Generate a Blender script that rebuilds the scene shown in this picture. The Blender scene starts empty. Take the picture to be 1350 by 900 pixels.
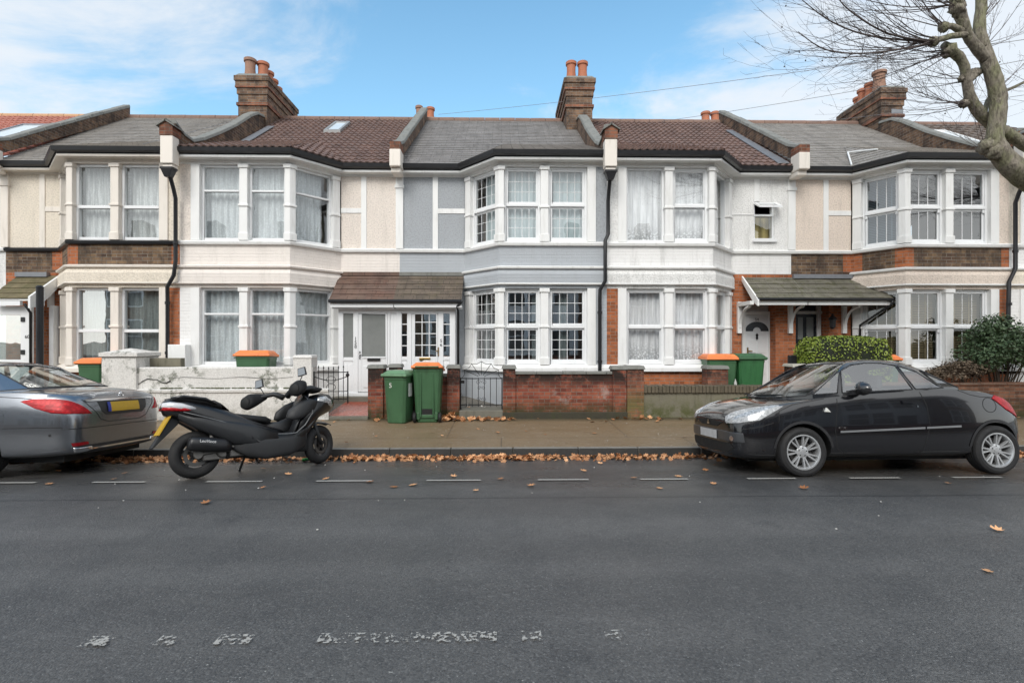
import bpy, bmesh, math, random
from mathutils import Vector, Matrix, noise as mnoise
from mathutils.bvhtree import BVHTree
R = math.radians
rnd = random.Random(7)
scene = bpy.context.scene
COL = scene.collection
# ------------------------------------------------------------------ camera
CAM_H, FPX, YAW = 1.65, 680.0, R(1.19)
cs_, sn_ = math.cos(YAW), math.sin(YAW)
cam = bpy.data.cameras.new('camera')
cam.sensor_width = 36.0
cam.lens = 36.0 * FPX / 1350.0
cam.clip_start, cam.clip_end = 0.05, 3000
cam_o = bpy.data.objects.new('camera', cam)
cam_o.location = (0, 0, CAM_H)
cam_o.rotation_euler = (R(90), 0, -YAW)
COL.objects.link(cam_o)
scene.camera = cam_o
scene.view_settings.view_transform = 'Standard'
scene.view_settings.look = 'None'
scene.view_settings.exposure = 0
scene.render.resolution_x, scene.render.resolution_y = 1024, 682
scene.cycles.max_bounces = 8
scene.cycles.transparent_max_bounces = 12
scene.cycles.caustics_reflective = scene.cycles.caustics_refractive = False

def PX(px, Y):
    u = (px - 675) / FPX
    return Y * (u * cs_ + sn_) / (cs_ - u * sn_)
def PZ(px, py, Y):
    u = (px - 675) / FPX
    return CAM_H + Y * (450 - py) / FPX / (cs_ - u * sn_)

# ------------------------------------------------------------------ objects
def tag(o, label=None, cat=None, group=None, kind=None):
    if label: o['label'] = label
    if cat: o['category'] = cat
    if group: o['group'] = group
    if kind: o['kind'] = kind
    return o
def empty(name, loc, label=None, cat=None, group=None, rz=0.0):
    o = bpy.data.objects.new(name, None)
    o.empty_display_size = .2
    o.location = loc
    o.rotation_euler = (0, 0, rz)
    COL.objects.link(o)
    bpy.context.view_layer.update()
    return tag(o, label, cat, group)
def adopt(o, parent):
    if parent is not None:
        o.parent = parent
        m = Matrix.Identity(4)
        chain = []
        p = parent
        while p is not None:
            chain.append(p); p = p.parent
        for p in reversed(chain):
            m = m @ p.matrix_parent_inverse @ p.matrix_basis
        o.matrix_parent_inverse = m.inverted()
    return o
def copy_tree(o, parent=None):
    c = o.copy()
    COL.objects.link(c)
    if parent is not None:
        c.parent = parent
    for ch in list(o.children):
        copy_tree(ch, c)
    return c

class MB:
    """collects shapes into one mesh"""
    def __init__(s, M=None):
        s.bm = bmesh.new(); s.M = M or Matrix.Identity(4); s.mi = 0
    def v(s, p): return s.bm.verts.new(s.M @ Vector(p))
    def f(s, vs):
        try:
            fc = s.bm.faces.new(vs); fc.material_index = s.mi; return fc
        except ValueError: return None
    def poly(s, pts): return s.f([s.v(p) for p in pts])
    def hexa(s, p):
        v = [s.v(q) for q in p]
        for i in ((0,3,2,1),(4,5,6,7),(0,1,5,4),(1,2,6,5),(2,3,7,6),(3,0,4,7)): s.f([v[k] for k in i])
    def box(s, x0, x1, y0, y1, z0, z1):
        s.hexa([(x0,y0,z0),(x1,y0,z0),(x1,y1,z0),(x0,y1,z0),(x0,y0,z1),(x1,y0,z1),(x1,y1,z1),(x0,y1,z1)])
    def tbox(s, x0, x1, y0, y1, z0, z1, dx=0, dy=0):
        s.hexa([(x0,y0,z0),(x1,y0,z0),(x1,y1,z0),(x0,y1,z0),(x0+dx,y0+dy,z1),(x1-dx,y0+dy,z1),(x1-dx,y1-dy,z1),(x0+dx,y1-dy,z1)])
    def lbox(s, F, u0, u1, n0, n1, z0, z1):
        O, U, N = F
        q = lambda u, n, z: (O[0]+U[0]*u+N[0]*n, O[1]+U[1]*u+N[1]*n, z)
        s.hexa([q(u0,n1,z0),q(u1,n1,z0),q(u1,n0,z0),q(u0,n0,z0),q(u0,n1,z1),q(u1,n1,z1),q(u1,n0,z1),q(u0,n0,z1)])
    def prism(s, pts, ext):
        """closed 3-D polygon pts extruded by vector ext"""
        e = Vector(ext)
        a = [s.v(p) for p in pts]; b = [s.v(Vector(p)+e) for p in pts]
        n = len(a)
        s.f(a[::-1]); s.f(b)
        for i in range(n): s.f([a[i], a[(i+1)%n], b[(i+1)%n], b[i]])
    def tube(s, pts, r, n=8, caps=True, sq=None):
        pts = [Vector(p) for p in pts]
        rs = r if isinstance(r, (list, tuple)) else [r]*len(pts)
        rings = []
        up = None
        for i, p in enumerate(pts):
            d = (pts[min(i+1, len(pts)-1)] - pts[max(i-1, 0)])
            if d.length < 1e-9: d = Vector((0,0,1))
            d.normalize()
            if up is None:
                up = Vector((0,0,1)) if abs(d.z) < .9 else Vector((0,1,0))
            a = d.cross(up)
            if a.length < 1e-6: a = d.cross(Vector((1,0,0)))
            a.normalize(); b = a.cross(d).normalized(); up = b
            ring = []
            for k in range(n):
                t = 2*math.pi*(k+.5)/n
                ring.append(s.v(p + (a*math.cos(t) + b*math.sin(t)*(sq or 1))*rs[i]))
            rings.append(ring)
        for i in range(len(rings)-1):
            for k in range(n):
                s.f([rings[i][k], rings[i][(k+1)%n], rings[i+1][(k+1)%n], rings[i+1][k]])
        if caps:
            s.f(rings[0][::-1]); s.f(rings[-1])
    def lathe(s, prof, o=(0,0,0), ax='z', n=24, close=False):
        """prof: (radius, height) pairs"""
        o = Vector(o)
        rings = []
        for (r, h) in prof:
            ring = []
            for k in range(n):
                t = 2*math.pi*k/n
                c, d = r*math.cos(t), r*math.sin(t)
                ring.append(s.v(o + (Vector((c,d,h)) if ax=='z' else Vector((c,h,d)) if ax=='y' else Vector((h,c,d)))))
            rings.append(ring)
        m = len(rings)
        for i in range(m if close else m-1):
            a, b = rings[i], rings[(i+1)%m]
            for k in range(n): s.f([a[k], a[(k+1)%n], b[(k+1)%n], b[k]])
        if not close:
            s.f(rings[0][::-1]); s.f(rings[-1])
    def grid(s, P):
        V = [[s.v(p) for p in row] for row in P]
        for i in range(len(V)-1):
            for j in range(len(V[0])-1):
                s.f([V[i][j], V[i][j+1], V[i+1][j+1], V[i+1][j]])
        return V
    def sweep(s, path, prof, z=0.0, closed=True):
        """path: plan polyline; prof: (outward offset, z) outline swept along it with mitred corners"""
        lines = [offset_path(path, o) for (o, _) in prof]
        V = [[s.v((q[0], q[1], prof[j][1]+z)) for q in lines[j]] for j in range(len(prof))]
        m = len(prof)
        for j in range(m if closed else m-1):
            a, b = V[j], V[(j+1)%m]
            for i in range(len(path)-1): s.f([a[i], a[i+1], b[i+1], b[i]])
        if closed:
            s.f([V[j][0] for j in range(m)]); s.f([V[j][-1] for j in range(m)][::-1])
    def band(s, path, z0, z1, o=0.0, t=.25):
        s.sweep(path, [(o,z0),(o,z1),(o-t,z1),(o-t,z0)])
    def build(s, name, mats, parent=None, smooth=False, bevel=0, sub=0, seg=2, auto=None):
        bmesh.ops.remove_doubles(s.bm, verts=s.bm.verts, dist=1e-5)
        bmesh.ops.recalc_face_normals(s.bm, faces=s.bm.faces)
        me = bpy.data.meshes.new(name)
        s.bm.to_mesh(me); s.bm.free()
        for m in (mats if isinstance(mats, (list, tuple)) else [mats]): me.materials.append(m)
        if smooth:
            me.polygons.foreach_set('use_smooth', [True]*len(me.polygons))
            if auto:
                me.set_sharp_from_angle(angle=R(auto))
        o = bpy.data.objects.new(name, me)
        COL.objects.link(o)
        if bevel:
            b = o.modifiers.new('bevel', 'BEVEL'); b.width = bevel; b.segments = seg; b.limit_method = 'ANGLE'; b.angle_limit = R(40)
        if sub:
            b = o.modifiers.new('sub', 'SUBSURF'); b.levels = b.render_levels = sub
        return adopt(o, parent)

def offset_path(path, d):
    """outward = to the right-hand side when walking the path with -Y on the left ... resolved by n.y<0"""
    P = [Vector((p[0], p[1])) for p in path]
    ns = []
    for i in range(len(P)-1):
        e = (P[i+1]-P[i]).normalized()
        n = Vector((e.y, -e.x))
        ns.append(n)
    sgn = -1 if sum(n.y for n in ns) > 0 else 1
    ns = [n*sgn for n in ns]
    out = []
    for i, p in enumerate(P):
        if i == 0: out.append(p + ns[0]*d)
        elif i == len(P)-1: out.append(p + ns[-1]*d)
        else:
            m = (ns[i-1]+ns[i]); m.normalize()
            out.append(p + m*(d/max(.3, m.dot(ns[i]))))
    return out

def frame2(p0, p1):
    """local frame of a plan segment: origin, along, outward(-Y)"""
    e = (Vector(p1)-Vector(p0)); L = e.length; e.normalize()
    n = Vector((e.y, -e.x))
    if n.y > 1e-6 or (abs(n.y) < 1e-6 and n.x > 0): n = -n
    return (Vector(p0), e, n), L

# ------------------------------------------------------------------ materials
class NT:
    def __init__(s, name):
        s.m = bpy.data.materials.new(name); s.m.use_nodes = True
        s.t = s.m.node_tree; s.t.nodes.clear()
        s.out = s.n('ShaderNodeOutputMaterial')
    def n(s, typ, **kw):
        x = s.t.nodes.new(typ)
        for k, v in kw.items(): setattr(x, k, v)
        return x
    def l(s, a, b): s.t.links.new(a, b)
    def setin(s, sock, v):
        if hasattr(v, 'is_linked') or isinstance(v, bpy.types.NodeSocket): s.l(v, sock)
        elif isinstance(v, (tuple, list)) and len(v) == 3 and sock.type == 'RGBA': sock.default_value = (*v, 1)
        else: sock.default_value = v
    def math(s, op, a, b=0.0, clamp=False):
        x = s.n('ShaderNodeMath', operation=op, use_clamp=clamp)
        s.setin(x.inputs[0], a); s.setin(x.inputs[1], b); return x.outputs[0]
    def mix(s, fac, a, b, mode='MIX'):
        x = s.n('ShaderNodeMix', data_type='RGBA', blend_type=mode)
        s.setin(x.inputs[0], fac); s.setin(x.inputs[6], a); s.setin(x.inputs[7], b); return x.outputs[2]
    def ramp(s, v, a, b, c0=0.0, c1=1.0):
        x = s.n('ShaderNodeMapRange'); x.interpolation_type = 'SMOOTHSTEP'
        s.setin(x.inputs[0], v); x.inputs[1].default_value = a; x.inputs[2].default_value = b
        x.inputs[3].default_value = c0; x.inputs[4].default_value = c1; return x.outputs[0]
    def pos(s): return s.n('ShaderNodeNewGeometry').outputs['Position']
    def obj(s): return s.n('ShaderNodeTexCoord').outputs['Object']
    def scale(s, vec, sc):
        x = s.n('ShaderNodeMapping'); s.l(vec, x.inputs[0]); x.inputs[3].default_value = sc if isinstance(sc, tuple) else (sc,)*3; return x.outputs[0]
    def noise(s, vec, scale, detail=4, rough=.6, out=0):
        x = s.n('ShaderNodeTexNoise'); s.l(vec, x.inputs['Vector']); x.inputs['Scale'].default_value = scale
        x.inputs['Detail'].default_value = detail; x.inputs['Roughness'].default_value = rough; return x.outputs[out]
    def sep(s, vec):
        x = s.n('ShaderNodeSeparateXYZ'); s.l(vec, x.inputs[0]); return x.outputs
    def planar(s):
        """(distance along the surface, distance up the surface) of a wall or roof plane, from position and normal"""
        g = s.n('ShaderNodeNewGeometry')
        def vm(op, a, b=None):
            x = s.n('ShaderNodeVectorMath', operation=op)
            s.l(a, x.inputs[0]) if hasattr(a, 'links') else setattr(x.inputs[0], 'default_value', a)
            if b is not None: s.l(b, x.inputs[1]) if hasattr(b, 'links') else setattr(x.inputs[1], 'default_value', b)
            return x.outputs['Value'] if op == 'DOT_PRODUCT' else x.outputs[0]
        N = g.outputs['True Normal']; P = g.outputs['Position']
        U = vm('NORMALIZE', vm('CROSS_PRODUCT', (0.0, 0.001, 1.0), N))
        V = vm('CROSS_PRODUCT', N, U)
        c = s.n('ShaderNodeCombineXYZ')
        s.l(vm('DOT_PRODUCT', P, U), c.inputs[0]); s.l(vm('DOT_PRODUCT', P, V), c.inputs[1])
        return c.outputs[0]
    def bsdf(s, col, rough=.6, metal=0.0, spec=.5, coat=0.0, height=None, bstr=.3, bdist=.01, **kw):
        b = s.n('ShaderNodeBsdfPrincipled')
        s.setin(b.inputs['Base Color'], col); s.setin(b.inputs['Roughness'], rough); s.setin(b.inputs['Metallic'], metal)
        s.setin(b.inputs['Specular IOR Level'], spec); s.setin(b.inputs['Coat Weight'], coat)
        b.inputs['Coat Roughness'].default_value = .03
        for k, v in kw.items(): s.setin(b.inputs[k.replace('_', ' ')], v)
        if height is not None:
            bp = s.n('ShaderNodeBump'); bp.inputs['Strength'].default_value = bstr; bp.inputs['Distance'].default_value = bdist
            s.l(height, bp.inputs['Height']); s.l(bp.outputs[0], b.inputs['Normal'])
        s.l(b.outputs[0], s.out.inputs[0]); return b

def m_plain(name, c, rough=.5, metal=0.0, var=.15, scale=6.0, bump=0.0, bscale=60, coat=0.0, spec=.5, dirt=0.0, dirtc=(.08,.075,.06), grime_z=None):
    t = NT(name); p = t.pos()
    nz = t.noise(p, scale, 5)
    lo = tuple(x*(1-var) for x in c); hi = tuple(min(1, x*(1+var)) for x in c)
    col = t.mix(nz, lo, hi)
    if dirt:
        st = t.noise(t.scale(p, (5.0, 5.0, .7)), 1.6, 6, .65)
        col = t.mix(t.math('MULTIPLY', t.ramp(st, .5, .75), dirt), col, dirtc)
    if grime_z:
        z = t.sep(p)[2]
        g = t.math('MULTIPLY', t.ramp(z, grime_z[1], grime_z[0]), t.ramp(t.noise(p, 5, 6, .7), .35, .62))
        col = t.mix(t.math('MULTIPLY', g, grime_z[2]), col, grime_z[3] if len(grime_z) > 3 else (.06,.065,.03))
    h = t.noise(p, bscale, 3) if bump else None
    t.bsdf(col, t.ramp(nz, .2, .8, rough*.85, min(1, rough*1.15)), metal, spec, coat, h, bump, .02)
    return t.m

def m_brick(name, c1, c2, mortar, grime=.3, moss=None, gc=(.035,.03,.026), top=None, efflo=0.0, bw=.225, bh=.075, streak=True):
    t = NT(name); uv = t.planar(); p = t.pos()
    b = t.n('ShaderNodeTexBrick')
    t.l(uv, b.inputs['Vector'])
    b.inputs['Scale'].default_value = 1.0
    b.inputs['Brick Width'].default_value = bw; b.inputs['Row Height'].default_value = bh
    b.inputs['Mortar Size'].default_value = .007; b.inputs['Mortar Smooth'].default_value = .3
    b.inputs['Bias'].default_value = 0.0
    t.setin(b.inputs['Color1'], c1); t.setin(b.inputs['Color2'], c2); t.setin(b.inputs['Mortar'], mortar)
    nz = t.noise(p, 9, 6, .7)
    u, v = t.sep(uv)[0], t.sep(uv)[1]
    row = t.math('FLOOR', t.math('DIVIDE', v, bh))
    cell = t.math('FLOOR', t.math('DIVIDE', t.math('ADD', u, t.math('MULTIPLY', row, bw*.5)), bw))
    cc = t.n('ShaderNodeCombineXYZ'); t.l(cell, cc.inputs[0]); t.l(row, cc.inputs[1])
    wn = t.n('ShaderNodeTexWhiteNoise', noise_dimensions='2D'); t.l(cc.outputs[0], wn.inputs['Vector'])
    col = t.mix(t.ramp(wn.outputs[0], .55, 1.0, 0, .6), b.outputs['Color'], tuple(x*.38 for x in c1))
    col = t.mix(t.ramp(wn.outputs[0], .35, .0, 0, .45), col, tuple(min(1, x*1.25) for x in c2))
    col = t.mix(b.outputs['Fac'], col, mortar)
    col = t.mix(t.ramp(nz, .4, .75, 0, .45), col, tuple(x*.45 for x in c1))
    if streak:
        st = t.noise(t.scale(p, (2.2, 2.2, .9)), 1.3, 6, .7)
        col = t.mix(t.math('MULTIPLY', t.ramp(st, .42, .68), grime), col, gc)
    z = t.sep(p)[2]
    if efflo:
        col = t.mix(t.math('MULTIPLY', t.ramp(t.noise(p, 2.6, 7, .75), .55, .68), efflo), col, (.42,.36,.33))
    if moss:
        g = t.math('MULTIPLY', t.ramp(z, moss[1], moss[0]), t.ramp(t.noise(p, 4, 6, .7), .28, .56))
        col = t.mix(t.math('MULTIPLY', g, moss[2]), col, moss[3])
    if top:
        g = t.math('MULTIPLY', t.ramp(z, top[0], top[1]), t.ramp(t.noise(p, 3.2, 6, .75), .36, .54))
        col = t.mix(t.math('MULTIPLY', g, top[2]), col, top[3])
    h = t.math('ADD', t.math('MULTIPLY', b.outputs['Fac'], -1.0), t.math('MULTIPLY', nz, .5))
    t.bsdf(col, .85, 0, .3, 0, h, .55, .012)
    return t.m

def m_stucco(name, c, bump=.55, scale=55, dirt=.25, dirtc=(.2,.18,.15), var=.06, painted_brick=False, cracks=0.0):
    t = NT(name); p = t.pos()
    nz = t.noise(p, 2.2, 5)
    col = t.mix(nz, tuple(x*(1-var) for x in c), tuple(min(1,x*(1+var)) for x in c))
    st = t.noise(t.scale(p, (4.0, 4.0, .55)), 1.4, 6, .7)
    col = t.mix(t.math('MULTIPLY', t.ramp(st, .48, .8), dirt), col, dirtc)
    if cracks:
        blot = t.ramp(t.noise(p, 3.4, 8, .78), .515, .60)
        blot2 = t.ramp(t.noise(p, 1.1, 4, .6), .42, .62)
        col = t.mix(t.math('MULTIPLY', t.math('MULTIPLY', blot, blot2), cracks), col, (.13,.14,.10))
        z = t.sep(p)[2]
        zz = t.ramp(z, .50, .12)
        col = t.mix(t.math('MULTIPLY', zz, t.ramp(t.noise(p, 6, 6, .7), .35, .65, 0, .65)), col, (.22,.21,.16))
    h = t.noise(p, scale, 6, .65)
    if not painted_brick:
        col = t.mix(t.ramp(h, .36, .56, .34, 0), col, tuple(x*.45 for x in c))
    else:
        col = t.mix(t.ramp(t.noise(p, 14, 5, .7), .56, .72, 0, .16), col, tuple(x*.5 for x in c))
    if painted_brick:
        b = t.n('ShaderNodeTexBrick'); t.l(t.planar(), b.inputs['Vector']); b.inputs['Scale'].default_value = 1
        b.inputs['Brick Width'].default_value = .225; b.inputs['Row Height'].default_value = .075
        b.inputs['Mortar Size'].default_value = .007; b.inputs['Mortar Smooth'].default_value = .6
        h = t.math('ADD', t.math('MULTIPLY', b.outputs['Fac'], -.8), t.math('MULTIPLY', h, .5))
    t.bsdf(col, .8, 0, .3, 0, h, bump, .02)
    return t.m

def m_roof(name, cols, w, hgt, kind='slate', moss=.0):
    """courses of slates / tiles with each piece tinted on its own"""
    t = NT(name); uv = t.planar(); p = t.pos(); nz = t.noise(p, 3.0, 6, .7)
    b = t.n('ShaderNodeTexBrick'); t.l(uv, b.inputs['Vector']); b.inputs['Scale'].default_value = 1
    b.inputs['Brick Width'].default_value = w; b.inputs['Row Height'].default_value = hgt
    b.inputs['Mortar Size'].default_value = .006 if kind == 'slate' else .004; b.inputs['Mortar Smooth'].default_value = .2
    t.setin(b.inputs['Color1'], cols[0]); t.setin(b.inputs['Color2'], cols[1]); t.setin(b.inputs['Mortar'], tuple(x*.35 for x in cols[0]))
    col = t.mix(t.ramp(nz, .35, .7, 0, .7), b.outputs['Color'], cols[2])
    fine = t.noise(p, 30, 4, .7)
    col = t.mix(t.ramp(fine, .55, .8, 0, .45), col, tuple(min(1, x*1.9) for x in cols[0]))
    st = t.noise(t.scale(p, (3.0, .5, .5)), 1.5, 5, .7)
    col = t.mix(t.ramp(st, .5, .72, 0, .55), col, tuple(x*.4 for x in cols[0]))
    if moss:
        g = t.ramp(t.noise(p, 5, 6, .75), .48, .66, 0, moss)
        col = t.mix(g, col, (.07,.075,.02))
    v = t.sep(uv)[1]
    saw = t.math('FRACT', t.math('DIVIDE', v, hgt))
    h = t.math('ADD', t.math('MULTIPLY', saw, -1.0), t.math('ADD', t.math('MULTIPLY', b.outputs['Fac'], -.6), t.math('MULTIPLY', fine, .35)))
    t.bsdf(col, .72, 0, .35, 0, h, .6 if kind == 'slate' else .35, .02)
    return t.m

def m_glass(name, tint=(.8,.85,.85), refl=1.0, dark=0.0):
    t = NT(name)
    tr = t.n('ShaderNodeBsdfTransparent'); tr.inputs[0].default_value = (*tint, 1)
    gl = t.n('ShaderNodeBsdfGlossy'); gl.inputs['Roughness'].default_value = .012; gl.inputs[0].default_value = (1,1,1,1)
    nz = t.noise(t.pos(), 1.6, 2)
    bp = t.n('ShaderNodeBump'); bp.inputs['Strength'].default_value = .06; bp.inputs['Distance'].default_value = .02
    t.l(nz, bp.inputs['Height']); t.l(bp.outputs[0], gl.inputs['Normal'])
    fr = t.n('ShaderNodeLayerWeight'); fr.inputs[0].default_value = .5
    fac = t.math('ADD', t.math('MULTIPLY', t.math('POWER', fr.outputs['Facing'], 4.0), .7), .115*refl, True)
    mx = t.n('ShaderNodeMixShader'); t.l(fac, mx.inputs[0]); t.l(tr.outputs[0], mx.inputs[1]); t.l(gl.outputs[0], mx.inputs[2])
    t.l(mx.outputs[0], t.out.inputs[0])
    return t.m

def m_curtain(name, c, lace=True, contrast=.35, sc=22, edge=None):
    t = NT(name); p = t.pos()
    x = t.sep(p)
    q = t.scale(p, (1.0, 1.0, .07))
    f = t.noise(q, sc, 5, .6)
    col = t.mix(t.ramp(f, .32, .68), tuple(k*(1-contrast) for k in c), c)  # light and dark of the folds put into the colour as streaks
    if lace:
        v = t.n('ShaderNodeTexVoronoi'); t.l(p, v.inputs['Vector']); v.inputs['Scale'].default_value = 26
        col = t.mix(t.ramp(v.outputs['Distance'], .25, .55, 0, .4), col, tuple(k*.55 for k in c))
    if edge:
        v = t.n('ShaderNodeTexVoronoi'); t.l(t.scale(p, (1,1,1)), v.inputs['Vector']); v.inputs['Scale'].default_value = 20
        g = t.math('MULTIPLY', t.ramp(x[2], edge[1], edge[0]), t.ramp(v.outputs['Distance'], .35, .5))
        col = t.mix(g, col, tuple(k*.5 for k in c))
    t.bsdf(col, .9, 0, .1, 0, f, .4, .03)
    return t.m

def m_paint(name, c, flake=0.0, rough=.22, coat=1.0, metal=0.0, spec=.5, drops=0.0):
    t = NT(name); p = t.obj()
    nz = t.noise(p, 3.0, 4)
    col = t.mix(nz, tuple(x*.9 for x in c), tuple(x*1.1 for x in c))
    h = None
    rr = rough
    if drops:
        rr = t.ramp(t.noise(p, 4, 6, .7), .3, .75, rough, rough + drops)
    t.bsdf(col, rr, metal, spec, coat, h)
    return t.m

def m_leaf(name, c1, c2, rough=.5, spec=.4):
    t = NT(name)
    g = t.n('ShaderNodeNewGeometry')
    col = t.mix(g.outputs['Random Per Island'], c1, c2)
    col = t.mix(t.ramp(t.noise(t.pos(), 3.0, 4), .35, .7, 0, .5), col, tuple(x*.5 for x in c1))
    t.bsdf(col, rough, 0, spec, 0)
    return t.m

W_TRIM   = m_plain('white_trim', (.81,.81,.80), .45, 0, .05, 3, .10, 40, dirt=.30, dirtc=(.42,.40,.35))
W_FRAME  = m_plain('white_frame', (.80,.81,.82), .3, 0, .03, 3, dirt=.05, dirtc=(.4,.4,.38))
CREAM    = m_plain('cream_trim', (.78,.72,.65), .5, 0, .05, 3, .06, 40, dirt=.28, dirtc=(.32,.28,.22))
BLACKP   = m_plain('black_gutter', (.012,.012,.014), .35, 0, .3, 6)
LEAD     = m_plain('lead', (.22,.23,.25), .5, .3, .3, 8, .2, 30)
STONE    = m_plain('coping_stone', (.20,.20,.185), .85, 0, .35, 7, .4, 40, dirt=.5, dirtc=(.06,.065,.045))
DARKROOM = m_plain('room_wall', (.36,.35,.335), .9, 0, .2, 3)
# ================================================================== WORLD
SUN_EL, SUN_AZ = R(42), R(200)      # sun behind the camera, a little to the left
w = bpy.data.worlds.new('World'); scene.world = w; w.use_nodes = True
nt = w.node_tree; nt.nodes.clear()
out = nt.nodes.new('ShaderNodeOutputWorld'); bg = nt.nodes.new('ShaderNodeBackground')
sky = nt.nodes.new('ShaderNodeTexSky'); sky.sky_type = 'NISHITA'; sky.sun_disc = False
sky.sun_elevation = SUN_EL; sky.sun_rotation = SUN_AZ; sky.air_density = 1.0; sky.dust_density = .6; sky.ozone_density = 1.6
tc = nt.nodes.new('ShaderNodeTexCoord')
sp = nt.nodes.new('ShaderNodeSeparateXYZ'); nt.links.new(tc.outputs['Generated'], sp.inputs[0])
def wm(op, a, b=0.0, clamp=False):
    x = nt.nodes.new('ShaderNodeMath'); x.operation = op; x.use_clamp = clamp
    for i, v in enumerate((a, b)):
        if isinstance(v, (int, float)): x.inputs[i].default_value = v
        else: nt.links.new(v, x.inputs[i])
    return x.outputs[0]
den = wm('ADD', wm('MAXIMUM', sp.outputs[2], 0.0), .22)
cb = nt.nodes.new('ShaderNodeCombineXYZ')
nt.links.new(wm('DIVIDE', sp.outputs[0], den), cb.inputs[0]); nt.links.new(wm('MULTIPLY', wm('DIVIDE', sp.outputs[1], den), 1.5), cb.inputs[1]); cb.inputs[2].default_value = SKY_SEED if 'SKY_SEED' in globals() else 3.7
def wn(scale, detail, rough, dist=0.0):
    x = nt.nodes.new('ShaderNodeTexNoise'); nt.links.new(cb.outputs[0], x.inputs['Vector'])
    x.inputs['Scale'].default_value = scale; x.inputs['Detail'].default_value = detail; x.inputs['Roughness'].default_value = rough; x.inputs['Distortion'].default_value = dist
    return x.outputs[0]
n1 = wn(1.25, 12, .60, .35); n2 = wn(.45, 3, .5); n3 = wn(4.2, 8, .62, .5)
cv = wm('ADD', wm('ADD', wm('MULTIPLY', n1, .56), wm('MULTIPLY', n2, .32)), wm('MULTIPLY', n3, .12))
# more cloud low down, and unseen cloud behind the viewer added for diffuse light
low = wm('MULTIPLY', wm('SUBTRACT', .42, sp.outputs[2]), .14)
side = wm('ADD', wm('MULTIPLY', wm('ABSOLUTE', wm('ADD', sp.outputs[0], .02)), .13), wm('MULTIPLY', wm('MAXIMUM', sp.outputs[0], 0.0), .14))
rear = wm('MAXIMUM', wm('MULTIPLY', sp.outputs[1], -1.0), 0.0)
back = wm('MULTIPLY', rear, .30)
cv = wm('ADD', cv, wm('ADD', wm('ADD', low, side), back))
mr = nt.nodes.new('ShaderNodeMapRange'); mr.interpolation_type = 'SMOOTHSTEP'; nt.links.new(cv, mr.inputs[0])
mr.inputs[1].default_value = .478; mr.inputs[2].default_value = .615
mx = nt.nodes.new('ShaderNodeMix'); mx.data_type = 'RGBA'
nt.links.new(wm('MULTIPLY', mr.outputs[0], .88), mx.inputs[0]); 
gain = nt.nodes.new('ShaderNodeMix'); gain.data_type = 'RGBA'; gain.blend_type = 'MULTIPLY'; gain.inputs[0].default_value = 1.0
nt.links.new(sky.outputs[0], gain.inputs[6]); gain.inputs[7].default_value = (2.3, 3.0, 2.75, 1)
pale = nt.nodes.new('ShaderNodeMix'); pale.data_type = 'RGBA'
nt.links.new(wm('MULTIPLY', wm('SUBTRACT', .55, sp.outputs[2], True), .75, True), pale.inputs[0]); nt.links.new(gain.outputs[2], pale.inputs[6]); pale.inputs[7].default_value = (4.7, 7.1, 9.0, 1)
nt.links.new(pale.outputs[2], mx.inputs[6]); cl = nt.nodes.new('ShaderNodeMix'); cl.data_type = 'RGBA'; nt.links.new(wm('MULTIPLY', rear, 1.3, True), cl.inputs[0]); cl.inputs[6].default_value = (9.0, 9.35, 9.8, 1); cl.inputs[7].default_value = (16.5, 16.3, 16.0, 1)  # unseen rear cloud made brighter than the front to lift the ambient light
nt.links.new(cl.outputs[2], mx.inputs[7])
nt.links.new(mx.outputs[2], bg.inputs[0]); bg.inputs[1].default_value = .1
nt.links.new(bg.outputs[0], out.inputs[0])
sl = bpy.data.lights.new('sun', 'SUN'); sl.energy = 2.2; sl.angle = R(30); sl.color = (1.0, .965, .91)
so = bpy.data.objects.new('sun', sl); COL.objects.link(so)
sd = Vector((-.32*math.cos(SUN_EL), -math.cos(SUN_EL)*.95, math.sin(SUN_EL)))
so.rotation_euler = sd.to_track_quat('Z', 'Y').to_euler()

# ================================================================== GROUND
YK = 7.98          # kerb face
def road_z(y): return .10 - .0095*(y-2.85)**2
Z_G = road_z(YK)
Z_KT = -.012
YW = 10.70         # garden wall face
Z_PW = .055
def pave_z(y): return Z_KT+(Z_PW-Z_KT)*(y-YK)/(YW-YK)
def gard_z(y): return .10+(y-YW)*.115

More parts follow.
